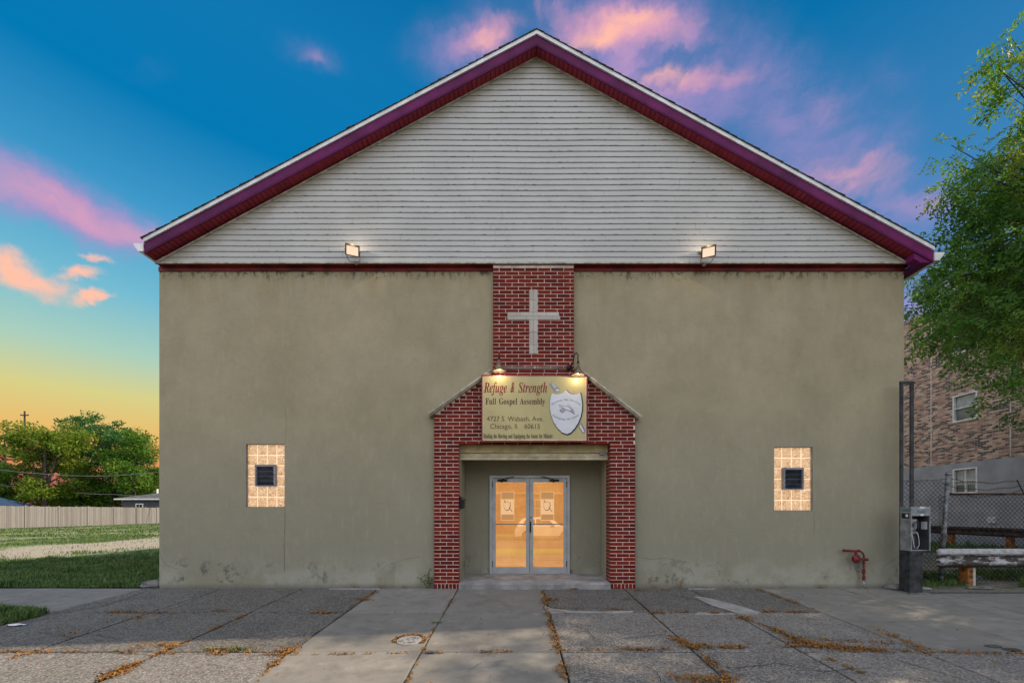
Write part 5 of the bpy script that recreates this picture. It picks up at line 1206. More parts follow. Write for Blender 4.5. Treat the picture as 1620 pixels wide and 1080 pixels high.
# ================================================================== SMALL THINGS AT THE WALL
def mailbox():
    a = at(733.5, 796, 7.42); x0, x1 = PL1+.002, PL1+.085
    t = thing('mailbox', 'small black mailbox with a pitched lid on the inner side of the left porch pillar', 'mailbox', (x0, 7.42, a.z))
    z0, z1 = at(0, 804, 7.42).z, at(0, 790, 7.42).z
    mb = MB(); mb.prism([(x0, z0), (x1-.02, z0), (x1-.005, z0+.03), (x1-.01, z1), (x0, z1+.01)], 7.39, 7.60); mb.build('box', MAT['black'], t)
    mb = MB(); mb.prism([(x0, z1+.05), (x1+.03, z1-.012), (x1+.03, z1-.002), (x0, z1+.062)], 7.375, 7.615); mb.build('lid', MAT['black'], t)
mailbox()
def gas_pipe():
    Y = 7.37
    P = lambda x, y, yy=Y: at(x, y, yy)
    t = thing('gas_regulator', 'red painted gas pipe with a round regulator standing at the foot of the wall', 'gas pipe', P(1366.5, 930))
    mb = MB(); b = P(1366.5, 931); mb.tube([b, P(1366.5, 917)], .017, 10); mb.build('riser', MAT['greypipe'], t, smooth=True)
    mb = MB(); mb.tube([P(1366.5, 917), P(1366.5, 886), P(1366.8, 880), P(1365.5, 875), P(1362, 872), P(1357, 870.8), P(1336, 870.3)], [.015]*7, 10)
    for c, h, r in (((1366.5, 917), .07, .024), ((1366.5, 905), .05, .026), ((1366.5, 891), .06, .021)):
        q = P(*c); mb.lathe([(0, 0), (r, 0), (r, h), (0, h)], q, (0, 0, 1), 8)
    q = P(1366.5, 904); mb.lathe([(0, -.035), (.012, -.035), (.03, -.012), (.03, .012), (.012, .035), (0, .035)], q, (1, 0, 0), 10)
    mb.build('pipe', MAT['redpipe'], t, smooth=False)
    mb = MB(); q = P(1354.5, 883.5, Y-.03); mb.lathe([(0, -.05), (.035, -.045), (.062, -.022), (.075, -.018), (.075, -.004), (.066, 0), (.075, .004), (.075, .018), (.055, .03), (.03, .05), (0, .055)], q, (.15, -1, .1), 20); mb.build('regulator', MAT['redpipe'], t)
    mb = MB(); mb.tube([P(1358, 883.5), P(1371.5, 884.5)], .017, 10); q = P(1371.5, 884.5); mb.lathe([(0, -.03), (.024, -.03), (.024, .012), (0, .012)], q, (1, 0, 0), 8); mb.build('elbow', MAT['redpipe'], t)
    mb = MB(); mb.tube([P(1354, 871), P(1354.2, 879)], .02, 10); mb.lathe([(0, 0), (.026, 0), (.026, .03), (0, .03)], P(1354, 873), (0, 0, 1), 8)
    for x in (1358, 1346): mb.lathe([(0, -.02), (.023, -.02), (.023, .02), (0, .02)], P(x, 870.6), (1, 0, 0), 8)
    mb.lathe([(0, 0), (.026, 0), (.024, .05), (.016, .12), (0, .12)], P(1334.5, 870.2), (1, 0, -.02), 10); mb.build('union', MAT['redpipe'], t)
gas_pipe()
def payphone():
    t = thing('payphone', 'grey public payphone hood on a dark square pedestal beside the corner of the church', 'payphone', (6.85, 7.1, 0))
    X0, X1, Y0, Y1 = 6.705, 7.03, 6.955, 7.155
    z0, z1 = .70, 1.455
    zf = lambda py, Y: EYE + (HY-py)*Y/F
    z1 = zf(801, Y0); z0 = zf(871, Y0)
    mb = MB(); mb.box(6.70, 6.925, 6.98, 7.17, .0, z0-.002); mb.box(6.698, 6.742, 6.975, 6.979, .02, z0-.01); mb.build('pedestal', MAT['blackpaint'], t)
    mb = MB(); mb.box(6.66, 6.98, 6.93, 7.22, -.03, .0015); mb.build('footing', MAT['rock'], t)
    mb = MB(); w = .012; hz = z1-.155
    mb.box(X0, X0+w, Y0, Y1, z0, z1); mb.box(X1-w, X1, Y0+.0, Y1, z0+.0, z1); mb.box(X0+w, X1-w, Y1-w, Y1, z0, z1); mb.box(X0+w, X1-w, Y0, Y1-w, z1-w, z1); mb.box(X0+w, X1-w, Y0+.03, Y1-w, z0, z0+w)
    mb.box(X0+w, X1-w, Y0, Y0+.012, hz, z1-w); mb.build('hood', MAT['phone_shell'], t)
    mb = MB(); mb.box(X1-w-.003, X1-w-.0005, Y0+.014, Y1-w-.001, z0+w+.001, hz-.001); mb.box(X0+.15, X1-w-.004, Y1-w-.004, Y1-w-.001, z0+w+.001, hz-.001); mb.build('inner_lining', MAT['phone_dark'], t)
    mb = MB(); mb.box(X0+w+.01, X1-w-.015, Y0-.003, Y0-.0005, hz+.035, z1-.035); pn = mb.build('header_panel', MAT['alu_dull'], t)
    fit_mesh(font_mesh('header_lettering', 'Phone', MAT['green_ink'], .01), X0+.095, X1-.09, hz+.05, z1-.05, Y0-.0035, t, 'header_lettering')
    mb = MB(); mb.box(X0+.14, X0+.22, Y0-.005, Y0-.0035, z1-.03, z1+.0); mb.box(X0+.15, X0+.21, Y0-.005, Y0-.0035, hz+.0, hz+.03); mb.build('tape', MAT['paper'], t)
    # side panel: badge and handset outline on the face turned to the left
    xs = X0-.0008
    mb = MB(); mb.box(xs-.002, xs, Y0+.03, Y1-.03, z1-.20, z1-.11); mb.build('side_badge', MAT['black'], t)
    mb = MB(); mb.lathe([(0, .001), (.026, .001)], (xs-.002, Y0+.075, z1-.152), (-1, 0, 0), 16); mb.lathe([(.006, .0016), (.012, .0016)], (xs-.002, Y0+.075, z1-.152), (-1, 0, 0), 12); mb.build('side_logo', MAT['paper'], t)
    mb = MB(); mb.box(xs-.0018, xs, Y0+.02, Y1-.025, z1-.085, z1-.035); mb.build('side_sign', MAT['green_ink'], t)
    mb = MB(); mb.tube([(xs, Y1-.06, z1-.22), (xs, Y1-.08, z1-.25), (xs, Y0+.06, z1-.27), (xs, Y0+.055, z1-.40), (xs, Y0+.10, z1-.42), (xs, Y1-.07, z1-.46), (xs, Y1-.09, z1-.49), (xs, Y0+.08, z1-.49), (xs, Y0+.035, z1-.45), (xs, Y0+.03, z1-.28), (xs, Y0+.06, z1-.22)], .0025, 4); mb.build('handset_outline', MAT['phone_dark'], t)
    # telephone inside
    mb = MB(); mb.box(X0+w+.004, X0+.155, Y0+.06, Y1-w-.002, z0+.29, hz-.06); ph = mb.build('telephone', MAT['phone_shell'], t)
    mb = MB(); mb.box(X0+w+.015, X0+.13, Y0+.07, Y1-w-.002, z0+.06, z0+.25); mb.build('coin_box', MAT['phone_dark'], t)
    mb = MB(); mb.box(X0+.02, X0+.05, Y0+.056, Y0+.0595, z0+.50, z0+.52); mb.build('red_button', MAT['red'], ph)
    mb = MB(); mb.box(X0+.018, X0+.052, Y0+.056, Y0+.0595, z0+.40, z0+.44); mb.build('yellow_label', MAT['yellow'], ph)
    mb = MB(); mb.box(X0+.018, X0+.052, Y0+.056, Y0+.0595, z0+.34, z0+.385); mb.build('blue_label', MAT['blue'], ph)
    mb = MB()
    for i in range(3):
        for j in range(4): mb.box(X0+.062+i*.015, X0+.073+i*.015, Y0+.055, Y0+.0595, z0+.40+j*.018, z0+.414+j*.018)
    mb.build('keypad', MAT['phone_dark'], ph)
    hx = X0+.135
    mb = MB(); mb.tube([(hx-.01, Y0+.035, z0+.50), (hx+.004, Y0+.022, z0+.475), (hx+.006, Y0+.02, z0+.40), (hx-.01, Y0+.035, z0+.33)], [.020, .014, .013, .021], 10); mb.build('handset', MAT['black'], ph, smooth=True)
    mb = MB(); mb.tube([(hx-.01, Y0+.03, z0+.33), (hx+.012, Y0+.02, z0+.22), (hx+.02, Y0+.02, z0+.10), (hx-.01, Y0+.02, z0+.045), (X0+.08, Y0+.03, z0+.05), (X0+.06, Y0+.05, z0+.30)], .005, 6); mb.build('cord', MAT['alu'], ph, smooth=True)
    mb = MB(); mb.box(X1-w-.006, X1-w-.004, Y0+.04, Y1-.055, hz-.23, hz-.10); mb.build('notice', MAT['paper'], t)
    # bare posts rising behind
    q = thing('post_frame', 'pair of tall thin black steel posts with a cross bar rising behind the payphone', 'post frame', (6.95, 7.3, 0))
    Yp = 7.22; a = at(1424.5, 604, Yp); b = at(1430.5, 604, Yp); c = at(1440.5, 604, Yp); d = at(1447, 604, Yp)
    for u0, u1 in ((a.x, b.x), (c.x, d.x)):
        mb = MB(); mb.box(u0, u1-.012, Yp, Yp+.022, 0, a.z-.035); mb.build('post', MAT['blackpaint'], q)
    mb = MB(); mb.box(a.x, d.x-.008, Yp-.004, Yp+.026, a.z-.034, a.z+.014); mb.box(d.x+.006, d.x+.03, Yp+.01, Yp+.04, a.z-.02, a.z+.006); mb.build('cross_bar', MAT['blackpaint'], q)
payphone()

# ================================================================== FENCE, GUARD RAIL
def chain_link(P0, P1, z0, z1, step, name_parent, r=.0044, lean=0.0, ripple=.01):
    """woven zigzag wires in a vertical plane from P0 to P1"""
    P0, P1 = Vector((*P0, 0)), Vector((*P1, 0)); d = P1-P0; L_ = d.length; u = d/L_; nrm = Vector((-u.y, u.x, 0))
    n = int(L_/step); m = int((z1-z0)/step)
    mb = MB()
    for i in range(n+1):
        pts = []
        for j in range(2*m+1):
            s = i*step + (step*.5 if j % 2 else 0) + step*.04*math.sin(j*.7+i)
            zz = z0 + j*step/2
            o = (.003 if (j % 4 < 2) else -.003) + ripple*math.sin(s*2.1+zz*1.3)
            pts.append(P0 + u*(s + lean*(zz-z0)) + nrm*o + Vector((0, 0, zz)))
        mb.tube(pts, r, 3, cap=False)
        pts2 = []
        for j in range(2*m+1):
            s = i*step - (step*.5 if j % 2 else 0)
            zz = z0 + j*step/2
            o = (-.003 if (j % 4 < 2) else .003) + ripple*math.sin(s*2.1+zz*1.3)
            pts2.append(P0 + u*(s + lean*(zz-z0)) + nrm*o + Vector((0, 0, zz)))
        mb.tube(pts2, r, 3, cap=False)
    return mb.build('chain_link_mesh', MAT['wire'], name_parent, kind='stuff')
FY2 = 7.95
fen = thing('chain_link_fence', 'rusty chain link fence with barbed wire between the payphone and the vacant lot', 'fence', (8.4, FY2, 0))
pt, pb = at(1500, 749, FY2-.05), at(1487, 922, FY2-.05)
mb = MB(); mb.tube([(pb.x, pb.y, -.1), pt], .036, 14); mb.lathe([(0, .04), (.03, .035), (.044, .0), (.044, -.03), (.036, -.03)], pt, (0, 0, 1), 14)
mb.build('leaning_post', MAT['galv'], fen, smooth=True)
for py in (765, 843, 912):
    q = pb.lerp(pt, (922-py)/(922-749)); mb = MB(); mb.lathe([(.036, -.012), (.042, -.012), (.042, .012), (.036, .012)], q, (pt-pb), 14); mb.build('post_band', MAT['galv'], fen)
zt = at(0, 781, FY2).z; 
chain_link((pb.x+.08, FY2), (13.5, FY2), .03, zt, .088, fen, lean=.0)
chain_link((7.16, FY2), (pb.x+.10, FY2), .03, at(0, 757, FY2).z, .088, fen, lean=.05)
xr = 13.5
mb = MB(); mb.tube([at(1502, 781, FY2), (xr, FY2, zt-.01)], .019, 8); mb.build('top_rail', MAT['rustdark'], fen, smooth=True)
for X in (11.6, 13.5):
    mb = MB(); mb.tube([(X, FY2+.04, -.1), (X, FY2+.04, zt+.03)], .03, 10); mb.build('post', MAT['galv'], fen, smooth=True)
def arm(X):
    b0 = Vector((X, FY2+.02, zt)); e = b0 + Vector((-.16, -.02, .27)); mb = MB(); mb.tube([b0, e], .011, 6); mb.build('barb_arm', MAT['rustdark'], fen); return b0, e
b0, e = arm(at(1622, 782, FY2).x)
for k, f in enumerate((.95, .6, .25)):
    q0 = pb.lerp(pt, (922-(757+k*11))/(922-749)); q1 = b0.lerp(e, f); pts = []
    for i in range(15):
        s = i/14; v = q0.lerp(q1, s); v.z -= .06*math.sin(math.pi*s) * (1+.3*k) - .012*math.sin(s*17+k*2); pts.append(v)
    q2 = Vector((xr, FY2, zt+.25-.09*k)); pts += [q1.lerp(q2, i/6) - Vector((0, 0, .04*math.sin(math.pi*i/6))) for i in range(1, 7)]
    mb = MB(); mb.tube(pts, .0035, 4)
    for i in range(1, len(pts)-1):
        for g in (0, .5):
            v = pts[i].lerp(pts[i+1], g); mb.tube([v+Vector((-.012, 0, -.018)), v+Vector((.012, .004, .018))], .0025, 3); mb.tube([v+Vector((.012, 0, -.016)), v+Vector((-.012, -.004, .016))], .0025, 3)
    mb.build('barbed_wire', MAT['rustdark'], fen)
q0 = pb.lerp(pt, .96); pts = [q0.lerp(Vector((7.2, FY2, at(0, 757, FY2).z)), i/9) + Vector((0, 0, -.05*math.sin(i/9*math.pi) + R.uniform(-.01, .01))) for i in range(10)]
mb = MB(); mb.tube(pts, .006, 4)
for i in range(9):
    v = pts[i]; mb.tube([v+Vector((-.012, 0, -.02)), v+Vector((.012, .0, .025))], .003, 3)
mb.build('tension_wire', MAT['wire'], fen)

def wbeam(name_y, x0, x1, zc, Y, parent, h=.31, s=1.0):
    prof = [(.0, -.155), (.02, -.150), (.075, -.105), (.078, -.075), (.02, -.02), (.018, .02), (.078, .075), (.075, .105), (.02, .150), (.0, .155)]
    prof = [(Y - d*s, zc + z*h/.31) for d, z in prof] ; back = [(y+.008, z) for y, z in prof][::-1]
    mb = MB(); mb.prismx(prof+back, x0, x1); return mb
def guard_rail():
    Y = 7.66
    t = thing('guard_rail', 'whitewashed rusty steel guard rail on a timber post in front of the wire fence', 'guard rail', (8.4, 7.7, 0))
    a, b = at(1489, 868, 7.58), at(1489, 898, 7.58); zc = (a.z+b.z)/2; h = a.z-b.z
    mb = wbeam('', a.x+.06, 14.5, zc, Y, t, h)
    prof = [(.0, -.155), (.02, -.150), (.075, -.105), (.078, -.075), (.02, -.02), (.018, .02), (.078, .075), (.075, .105), (.02, .150), (.0, .155)]
    # bent-over rounded end
    vs = []; n = len(prof); K = 5
    for k in range(K+1):
        tt = k/K; xx = a.x+.06-.075*math.sin(tt*math.pi/2); sc = 1-.18*tt**2; dep = (1-tt)*.8+.2
        for d, z in prof: vs.append((xx, Y-d*dep-.02*math.sin(tt*math.pi), zc + z*sc*h/.31))
    fs = [(k*n+i, k*n+i+1, (k+1)*n+i+1, (k+1)*n+i) for k in range(K) for i in range(n-1)]
    mb.add(vs, fs); mb.build('beam', MAT['rail'], t)
    for px in (1530, 1806, 2080):
        X = at(px, 900, Y+.1).x
        if px > 1530: X = at(1530, 900, Y+.1).x + 1.9*(px-1530)/276
        mb = MB(); mb.box(X-.065, X+.075, Y+.03, Y+.19, -.1, zc+.1); p_ = mb.build('post', MAT['wood_rust'], t)
        mb = MB(); mb.box(X+.030, X+.078, Y+.025, Y+.195, -.1, zc+.05); mb.build('pale_side', MAT['wood_pale'], p_)
    for X in (8.35, 10.25):
        mb = MB(); mb.lathe([(0, .012), (.014, .010), (.016, 0)], (X, Y-.02, zc), (0, -1, 0), 8); mb.build('bolt', MAT['rust'], t)
guard_rail()
def far_rail():
    t = thing('guard_rail', 'long rusty guard rail along the foot of the grey painted wall across the lot', 'guard rail', (16.9, 15, 0))
    X = 16.9; prof = [(.0, -.155), (.02, -.150), (.075, -.105), (.078, -.075), (.02, -.02), (.018, .02), (.078, .075), (.075, .105), (.02, .150), (.0, .155)]
    zc = .66; poly = [(X-d, zc+z) for d, z in prof]; poly += [(x+.01, z) for x, z in poly[::-1]]
    mb = MB(); mb.prism(poly, 11.5, 24); mb.build('beam', MAT['rustdark'], t)
    for y in (12.2, 14.1, 16, 17.9, 19.8, 21.7):
        mb = MB(); mb.box(X+.02, X+.16, y-.08, y+.08, 0, .8); mb.build('post', MAT['wood_rust'], t)
far_rail()

# ================================================================== NEXT-DOOR BRICK BLOCK
def apartment():
    X = 18.0; t = thing('apartment_block', 'three storey brick apartment block with a grey painted ground floor across the lot', 'building', (X, 18, 0))
    wins = []
    def wn(px0, px1, py0, py1, zz=None):
        Z0, Z1 = F*X/(px1-HX), F*X/(px0-HX); Zm = (Z0+Z1)/2
        z1 = EYE+(HY-py0)*Zm/F; z0 = EYE+(HY-py1)*Zm/F; return Z0, Z1, z0, z1
    wins += [wn(1508, 1547, 622, 665), wn(1508, 1547, 740, 780), wn(1508, 1547, 514, 556)]
    for (a, b, c, d) in list(wins):
        wins.append((a+3.6, b+3.6, c, d)); wins.append((a-4.2, b-4.2, c, d))
    zs_ = sorted({-.1, 3.35, 10.0} | {w[2] for w in wins} | {w[3] for w in wins}); ys = sorted({6.0, 34.0} | {w[0] for w in wins} | {w[1] for w in wins})
    up, lo = MB(), MB()
    for y0, y1 in zip(ys, ys[1:]):
        for z0, z1 in zip(zs_, zs_[1:]):
            cy, cz = (y0+y1)/2, (z0+z1)/2
            if any(w[0] < cy < w[1] and w[2] < cz < w[3] for w in wins): continue
            (up if cz > 3.35 else lo).box(X-(0 if cz > 3.35 else .012), X+.3, y0, y1, z0, z1)
    up.box(X+.3, 36, 6, 6.3, 3.35, 10); up.box(X+.3, 36, 33.7, 34, 3.35, 10); up.build('upper_brick_wall', MAT['common'], t)
    lo.box(X+.3, 36, 6, 6.3, -.1, 3.35); lo.box(X+.3, 36, 33.7, 34, -.1, 3.35); lo.build('painted_wall', MAT['greywall'], t)
    mb = MB(); mb.box(X+.31, 36, 6.3, 33.7, 9.5, 9.7); mb.build('roof', MAT['shingle'], t)
    mb = MB(); mb.box(X-.05, X+.36, 5.97, 34.03, 10.001, 10.10); mb.build('parapet_coping', MAT['coping'], t)
    # pilaster joints
    for y in (14.9, 17.75): 
        mb = MB(); mb.box(X-.018, X-.0005, y, y+.04, 3.37, 9.98); mb.build('control_joint', MAT['mortar'], t)
    for k, (y0, y1, z0, z1) in enumerate(wins):
        f = MB(); s = .055; xx0, xx1 = X-.03, X+.12
        f.box(xx0, xx1, y0, y0+s, z0, z1); f.box(xx0, xx1, y1-s, y1, z0, z1); f.box(xx0, xx1, y0+s, y1-s, z1-s, z1); f.box(xx0, xx1, y0+s, y1-s, z0, z0+s)
        w = f.build('window', MAT['trim_white'], t)
        zm = (z0+z1)/2; ym = (y0+y1)/2; f = MB()
        if k % 3 == 1: f.box(X+.0, X+.10, ym-.02, ym+.02, z0+s, z1-s); f.box(X+.02, X+.1, y0+s, ym-.021, zm-.012, zm+.012); f.box(X+.02, X+.1, ym+.021, y1-s, zm-.012, zm+.012)
        else: f.box(X+.0, X+.10, y0+s, y1-s, zm-.022, zm+.022)
        f.build('sash', MAT['trim_white'], w)
        g = MB(); g.box(X+.07, X+.078, y0+s, y1-s, z0+s, z1-s); g.build('pane', MAT['pane'], w)
        g = MB(); g.box(X+.0695, X+.0698, y0+s+.03, y1-s-.03, zm+.03 if k % 3 != 1 else z0+.35, z1-s-.02); g.build('blind', MAT['blind'], w)
        g = MB(); g.box(X-.05, X-.013, y0-.05, y1+.05, z0-.05, z0-.002); g.build('sill', MAT['coping'], w)
    mb = MB(); y = F*X/(1572-HX); mb.box(X-.10, X-.013, y-.12, y+.12, .95, 1.18); mb.lathe([(0, .02), (.06, .02), (.06, 0)], (X-.1, y, 1.06), (-1, 0, 0), 12); mb.build('meter_box', MAT['paper'], t)
apartment()

# ================================================================== LEFT BACKGROUND
def wood_fence():
    X = -39.6; t = thing('wooden_fence', 'long weathered grey board fence at the back of the lawn', 'fence', (X, 38, 0)); ti = parent_inv(t)
    H0 = 1.72; w = .142; y = 27.0; n = 0
    me = [MB().box(0, .022, 0, .136, 0, H0+d).mesh('board', MAT['picket']) for d in (0, .02, -.015)]
    far = MB()
    while y < 56:
        if n < 200: inst('board', me[R.randrange(3)], (X + R.uniform(-.006, .006), y, .10), t, inv=ti, rot=(R.uniform(-.004, .004), 0, 0)); n += 1
        else: far.box(X, X+.022, y, y+.136, .10, .10+H0)
        y += w
    y = 12.0
    while y < 26.9: far.box(X, X+.022, y, y+.136, .10, .10+H0); y += w
    if far.v: far.build('fence_boards', MAT['picket'], t, kind='stuff')
    pm = MB().box(-.11, -.02, 0, .10, 0, H0+.12).mesh('post', MAT['picket'])
    pm2 = MB().box(.023, .07, 0, .10, 0, H0+.10).mesh('post', MAT['picket'])
    yy = F*X/(38-HX)
    for k in range(-8, 9): inst('post', pm2, (X, yy+k*2.44, .06), t, inv=ti)
    for z in (.35, 1.0, 1.6):
        mb = MB(); mb.box(X-.06, X-.002, 12, 56, z, z+.08); mb.build('rail', MAT['picket'], t)
wood_fence()
def garage(G=47.2):
    zE = at(0, 788, G-.5).z; x1, x0 = -40.3, at(187, 0, G).x; t = thing('garage', 'low dark grey garage with hip roof behind the fence', 'garage', (x0, G, 0))
    mb = MB(); mb.box(x0+.5, x1, G, G+7, 0, zE)
    for k in range(12): mb.box(x0+.49, x1, G-.015, G-.001, 1.1+k*.13, 1.1+k*.13+.11)
    mb.build('wall', MAT['garage'], t)
    zt_ = at(0, 775, G+3.5).z
    mb = MB(); mb.v = [(x0, G-.5, zE), (x1, G-.5, zE), (x1, G+7.5, zE), (x0, G+7.5, zE), (x0+4.6, G+3.5, zt_), (x1-.3, G+3.5, zt_)]; mb.f = [(0, 1, 5, 4), (2, 3, 4, 5), (3, 0, 4), (1, 2, 5), (0, 3, 2, 1)]; mb.build('roof', MAT['garage_roof'], t)
    mb = MB(); mb.box(x0, x1, G-.55, G-.501, zE-.16, zE-.01); mb.build('fascia', MAT['trim_white'], t)
    a = at(214, 796, G-.1); b = at(226, 806, G-.1); mb = MB(); mb.box(a.x, b.x, G-.07, G-.02, b.z, a.z); w = mb.build('window', MAT['trim_white'], t)
    mb = MB(); mb.box(a.x+.12, (a.x+b.x)/2-.04, G-.10, G-.071, b.z, a.z-.12); mb.box((a.x+b.x)/2+.04, b.x-.12, G-.10, G-.071, b.z, a.z-.12); mb.build('pane', MAT['dark'], w)
    v = at(249, 773, G+3); mb = MB(); mb.tube([(v.x, G+3, v.z-1.2), (v.x, G+3, v.z)], .1, 8); mb.build('vent_pipe', MAT['trim_white'], t)
garage()
def canopy():
    Y = 41; t = thing('canopy_tent', 'blue canvas canopy tent showing over the fence', 'canopy tent', (-50, Y, 0))
    a = at(52, 798, Y+6); pk = at(-42, 777, Y+3); x0 = a.x-7.5
    zb = a.z-.05
    mb = MB(); mb.v = [(x0, Y, zb), (a.x, Y, zb), (a.x, Y+6, zb), (x0, Y+6, zb), (x0+2.8, Y+3, pk.z), (a.x-2.8, Y+3, pk.z), (x0, Y, zb-.25), (a.x, Y, zb-.25), (a.x, Y+6, zb-.25), (x0, Y+6, zb-.25)]
    mb.f = [(0, 1, 5, 4), (1, 2, 5), (2, 3, 4, 5), (3, 0, 4), (6, 7, 1, 0), (7, 8, 2, 1), (8, 9, 3, 2), (9, 6, 0, 3)]; mb.build('canvas', MAT['canvas_blue'], t)
    mb = MB(); c = Vector(((x0+a.x)/2, Y+3, pk.z)); mb.add([(c.x-2, c.y-1, c.z-.1), (c.x+2, c.y-1, c.z-.1), (c.x+2, c.y+1, c.z-.1), (c.x-2, c.y+1, c.z-.1), (c.x-.8, c.y, c.z+.2), (c.x+.8, c.y, c.z+.2)], [(0, 1, 5, 4), (1, 2, 5), (2, 3, 4, 5), (3, 0, 4)]); mb.build('top_vent', MAT['canvas_blue'], t)
    for x in (x0+.1, a.x-.1):
        for y in (Y+.1, Y+5.9): mb = MB(); mb.tube([(x, y, 0), (x, y, zb)], .04, 6); mb.build('leg', MAT['alu'], t)
canopy()
def pole(px, py, Y, label):
    p = at(px, py, Y); t = thing('utility_pole', label, 'utility pole', (p.x, Y, 0), 'utility poles beyond the fence')
    mb = MB(); mb.tube([(p.x, Y, 0), (p.x, Y, p.z)], [.17, .10], 8); mb.build('pole', MAT['bark'], t)
    mb = MB(); mb.box(p.x-.6, p.x+.6, Y-.06, Y+.06, p.z-.7, p.z-.55); mb.build('crossarm', MAT['bark'], t)
    for dx in (-.55, .55): mb = MB(); mb.lathe([(0, 0), (.05, 0), (.06, .08), (.03, .16), (0, .16)], (p.x+dx, Y, p.z-.55), (0, 0, 1), 8); mb.build('insulator', MAT['alu_dull'], t)
    return p
pA = pole(39, 650, 62, 'utility pole poking above the left tree crowns'); pB = pole(206, 676, 66, 'utility pole beside the right tree crown, nearest the church')
def cable(pts, r, label):
    V = [at(*p) for p in pts]; o = MB()
    full = []
    for a, b in zip(V, V[1:]):
        for i in range(6): full.append(a.lerp(b, i/6) - Vector((0, 0, .06*math.sin(math.pi*i/6))))
    full.append(V[-1]); o.tube(full, r, 5); ob = o.build('overhead_cable', MAT['black'] if r < .025 else MAT['galv'], smooth=True); tag(ob, label, 'cable', 'cables strung in front of the trees')
cable([(-160, 736, 44), (0, 742.5, 44), (60, 748.5, 44), (130, 752.5, 44), (200, 751, 44), (300, 741, 44)], .038, 'upper pale overhead cable sagging in front of the trees')
cable([(120, 779, 45), (180, 781.5, 45), (240, 784, 45), (320, 780, 45)], .028, 'lower overhead cable just above the garage roof')
cable([(-150, 771, 45), (0, 767, 45), (22, 768, 45)], .026, 'short low overhead cable at the left end of the trees')

# ================================================================== TREES
def sph(r): 
    while True:
        v = Vector((r.uniform(-1, 1), r.uniform(-1, 1), r.uniform(-1, 1)))
        if .05 < v.length < 1: return v
def leaf_cloud(rg, clumps, per, size, asp, flat=.65, droop=0.0, spray=0, spray_len=.3, quad=True):
    """clumps: (centre, radius). returns V,F arrays of leaf quads"""
    C = np.array([tuple(c) for c, r in clumps]); Rr = np.array([r for c, r in clumps])
    n = len(clumps)*per
    idx = np.repeat(np.arange(len(clumps)), per)
    d = rg.normal(size=(n, 3)); d /= np.linalg.norm(d, axis=1)[:, None]
    rad = rg.uniform(0, 1, n)**.45
    P = C[idx] + d*rad[:, None]*Rr[idx][:, None]*np.array([1, 1, flat])
    if spray:
        # compound leaves: a rachis drooping outward with leaflets both sides
        ax = d.copy(); ax[:, 2] = ax[:, 2]*.3 - droop; ax += rg.normal(scale=.35, size=(n, 3)); ax /= np.linalg.norm(ax, axis=1)[:, None]
        sd = np.cross(ax, rg.normal(size=(n, 3))); sd /= np.linalg.norm(sd, axis=1)[:, None]
        Ps, A, S_ = [], [], []
        for k in range(spray):
            t = (k//2+1)/(spray/2)*spray_len; sg = 1 if k % 2 else -1
            Ps.append(P + ax*t + np.array([0, 0, -1])*(t*t*droop*.9)); a = ax*.45 + sd*sg + rg.normal(scale=.25, size=(n, 3)); a /= np.linalg.norm(a, axis=1)[:, None]; A.append(a); S_.append(ax)
        P = np.concatenate(Ps); A = np.concatenate(A); B0 = np.concatenate(S_); n = len(P)
        B = np.cross(A, np.cross(B0, A) + rg.normal(scale=.3, size=(n, 3)))
    else:
        A = rg.normal(size=(n, 3)); A[:, 2] -= droop; B = rg.normal(size=(n, 3)); A /= np.linalg.norm(A, axis=1)[:, None]; B = np.cross(A, B)
    B /= np.linalg.norm(B, axis=1)[:, None]
    s = size*rg.uniform(.65, 1.3, n)[:, None]
    A = A*s; B = B*s*asp
    V = np.stack([P - B*.0, P + A*.5 + B*.5, P + A, P + A*.5 - B*.5], 1).reshape(-1, 3)
    Fq = np.arange(n*4).reshape(-1, 4)
    return V, Fq
def tree(name, label, group, base, height, rad, mat, seed, lobes=9, cl_per=11, leaves=75, size=.30, low=.12, clump=(.7, 1.3), gap=.0, flat=.7):
    r = random.Random(seed); rg = np.random.default_rng(seed)
    base = Vector(base); t = thing(name, label, 'tree', base, group)
    H_ = height; top = base + Vector((r.uniform(-.05, .05)*H_, 0, H_*.72)); pts = [base + (top-base)*(i/6) + Vector((r.uniform(-.1, .1), r.uniform(-.1, .1), 0))*(i > 0) for i in range(7)]
    tr = MB(); tr.tube(pts, [H_*.022*(1-.12*i) for i in range(7)], 8)
    clumps = []
    for k in range(lobes):
        while True:
            v = sph(r)
            if v.z > -.8: break
        c = base + Vector((0, 0, H_*(low+(1-low)*.52))) + Vector((v.x*rad*.80, v.y*rad*.80, v.z*H_*(1-low)*.40))
        st = pts[min(6, max(1, int(r.uniform(1, 6))))]
        mid = st.lerp(c, .5) + Vector((0, 0, .08*H_)); tr.tube([st, mid, c], [H_*.009, H_*.006, .03], 5)
        lr = rad*r.uniform(.34, .52)
        for j in range(cl_per):
            u = sph(r).normalized()*r.uniform(.45, 1.0); cc = c + Vector((u.x*lr, u.y*lr, u.z*lr*.8)); clumps.append((cc, r.uniform(*clump)))
            if j < 5: tr.tube([c, c.lerp(cc, .6)+Vector((0, 0, .1)), cc], [.04, .025, .012], 3, cap=False)
    tr.build('trunk', MAT['bark'], t)
    V, Fq = leaf_cloud(rg, clumps, leaves, size, .55, flat)
    me = np_mesh('crown', V, Fq, mat); o = bpy.data.objects.new('crown', me); COL.objects.link(o); o.parent = t; o.matrix_parent_inverse = parent_inv(t)
    return t
def tx(px, Y): return (px-HX)*Y/F
GT = 'trees beyond the wooden fence'
def tz(py, Y): return EYE+(HY-py)*Y/F
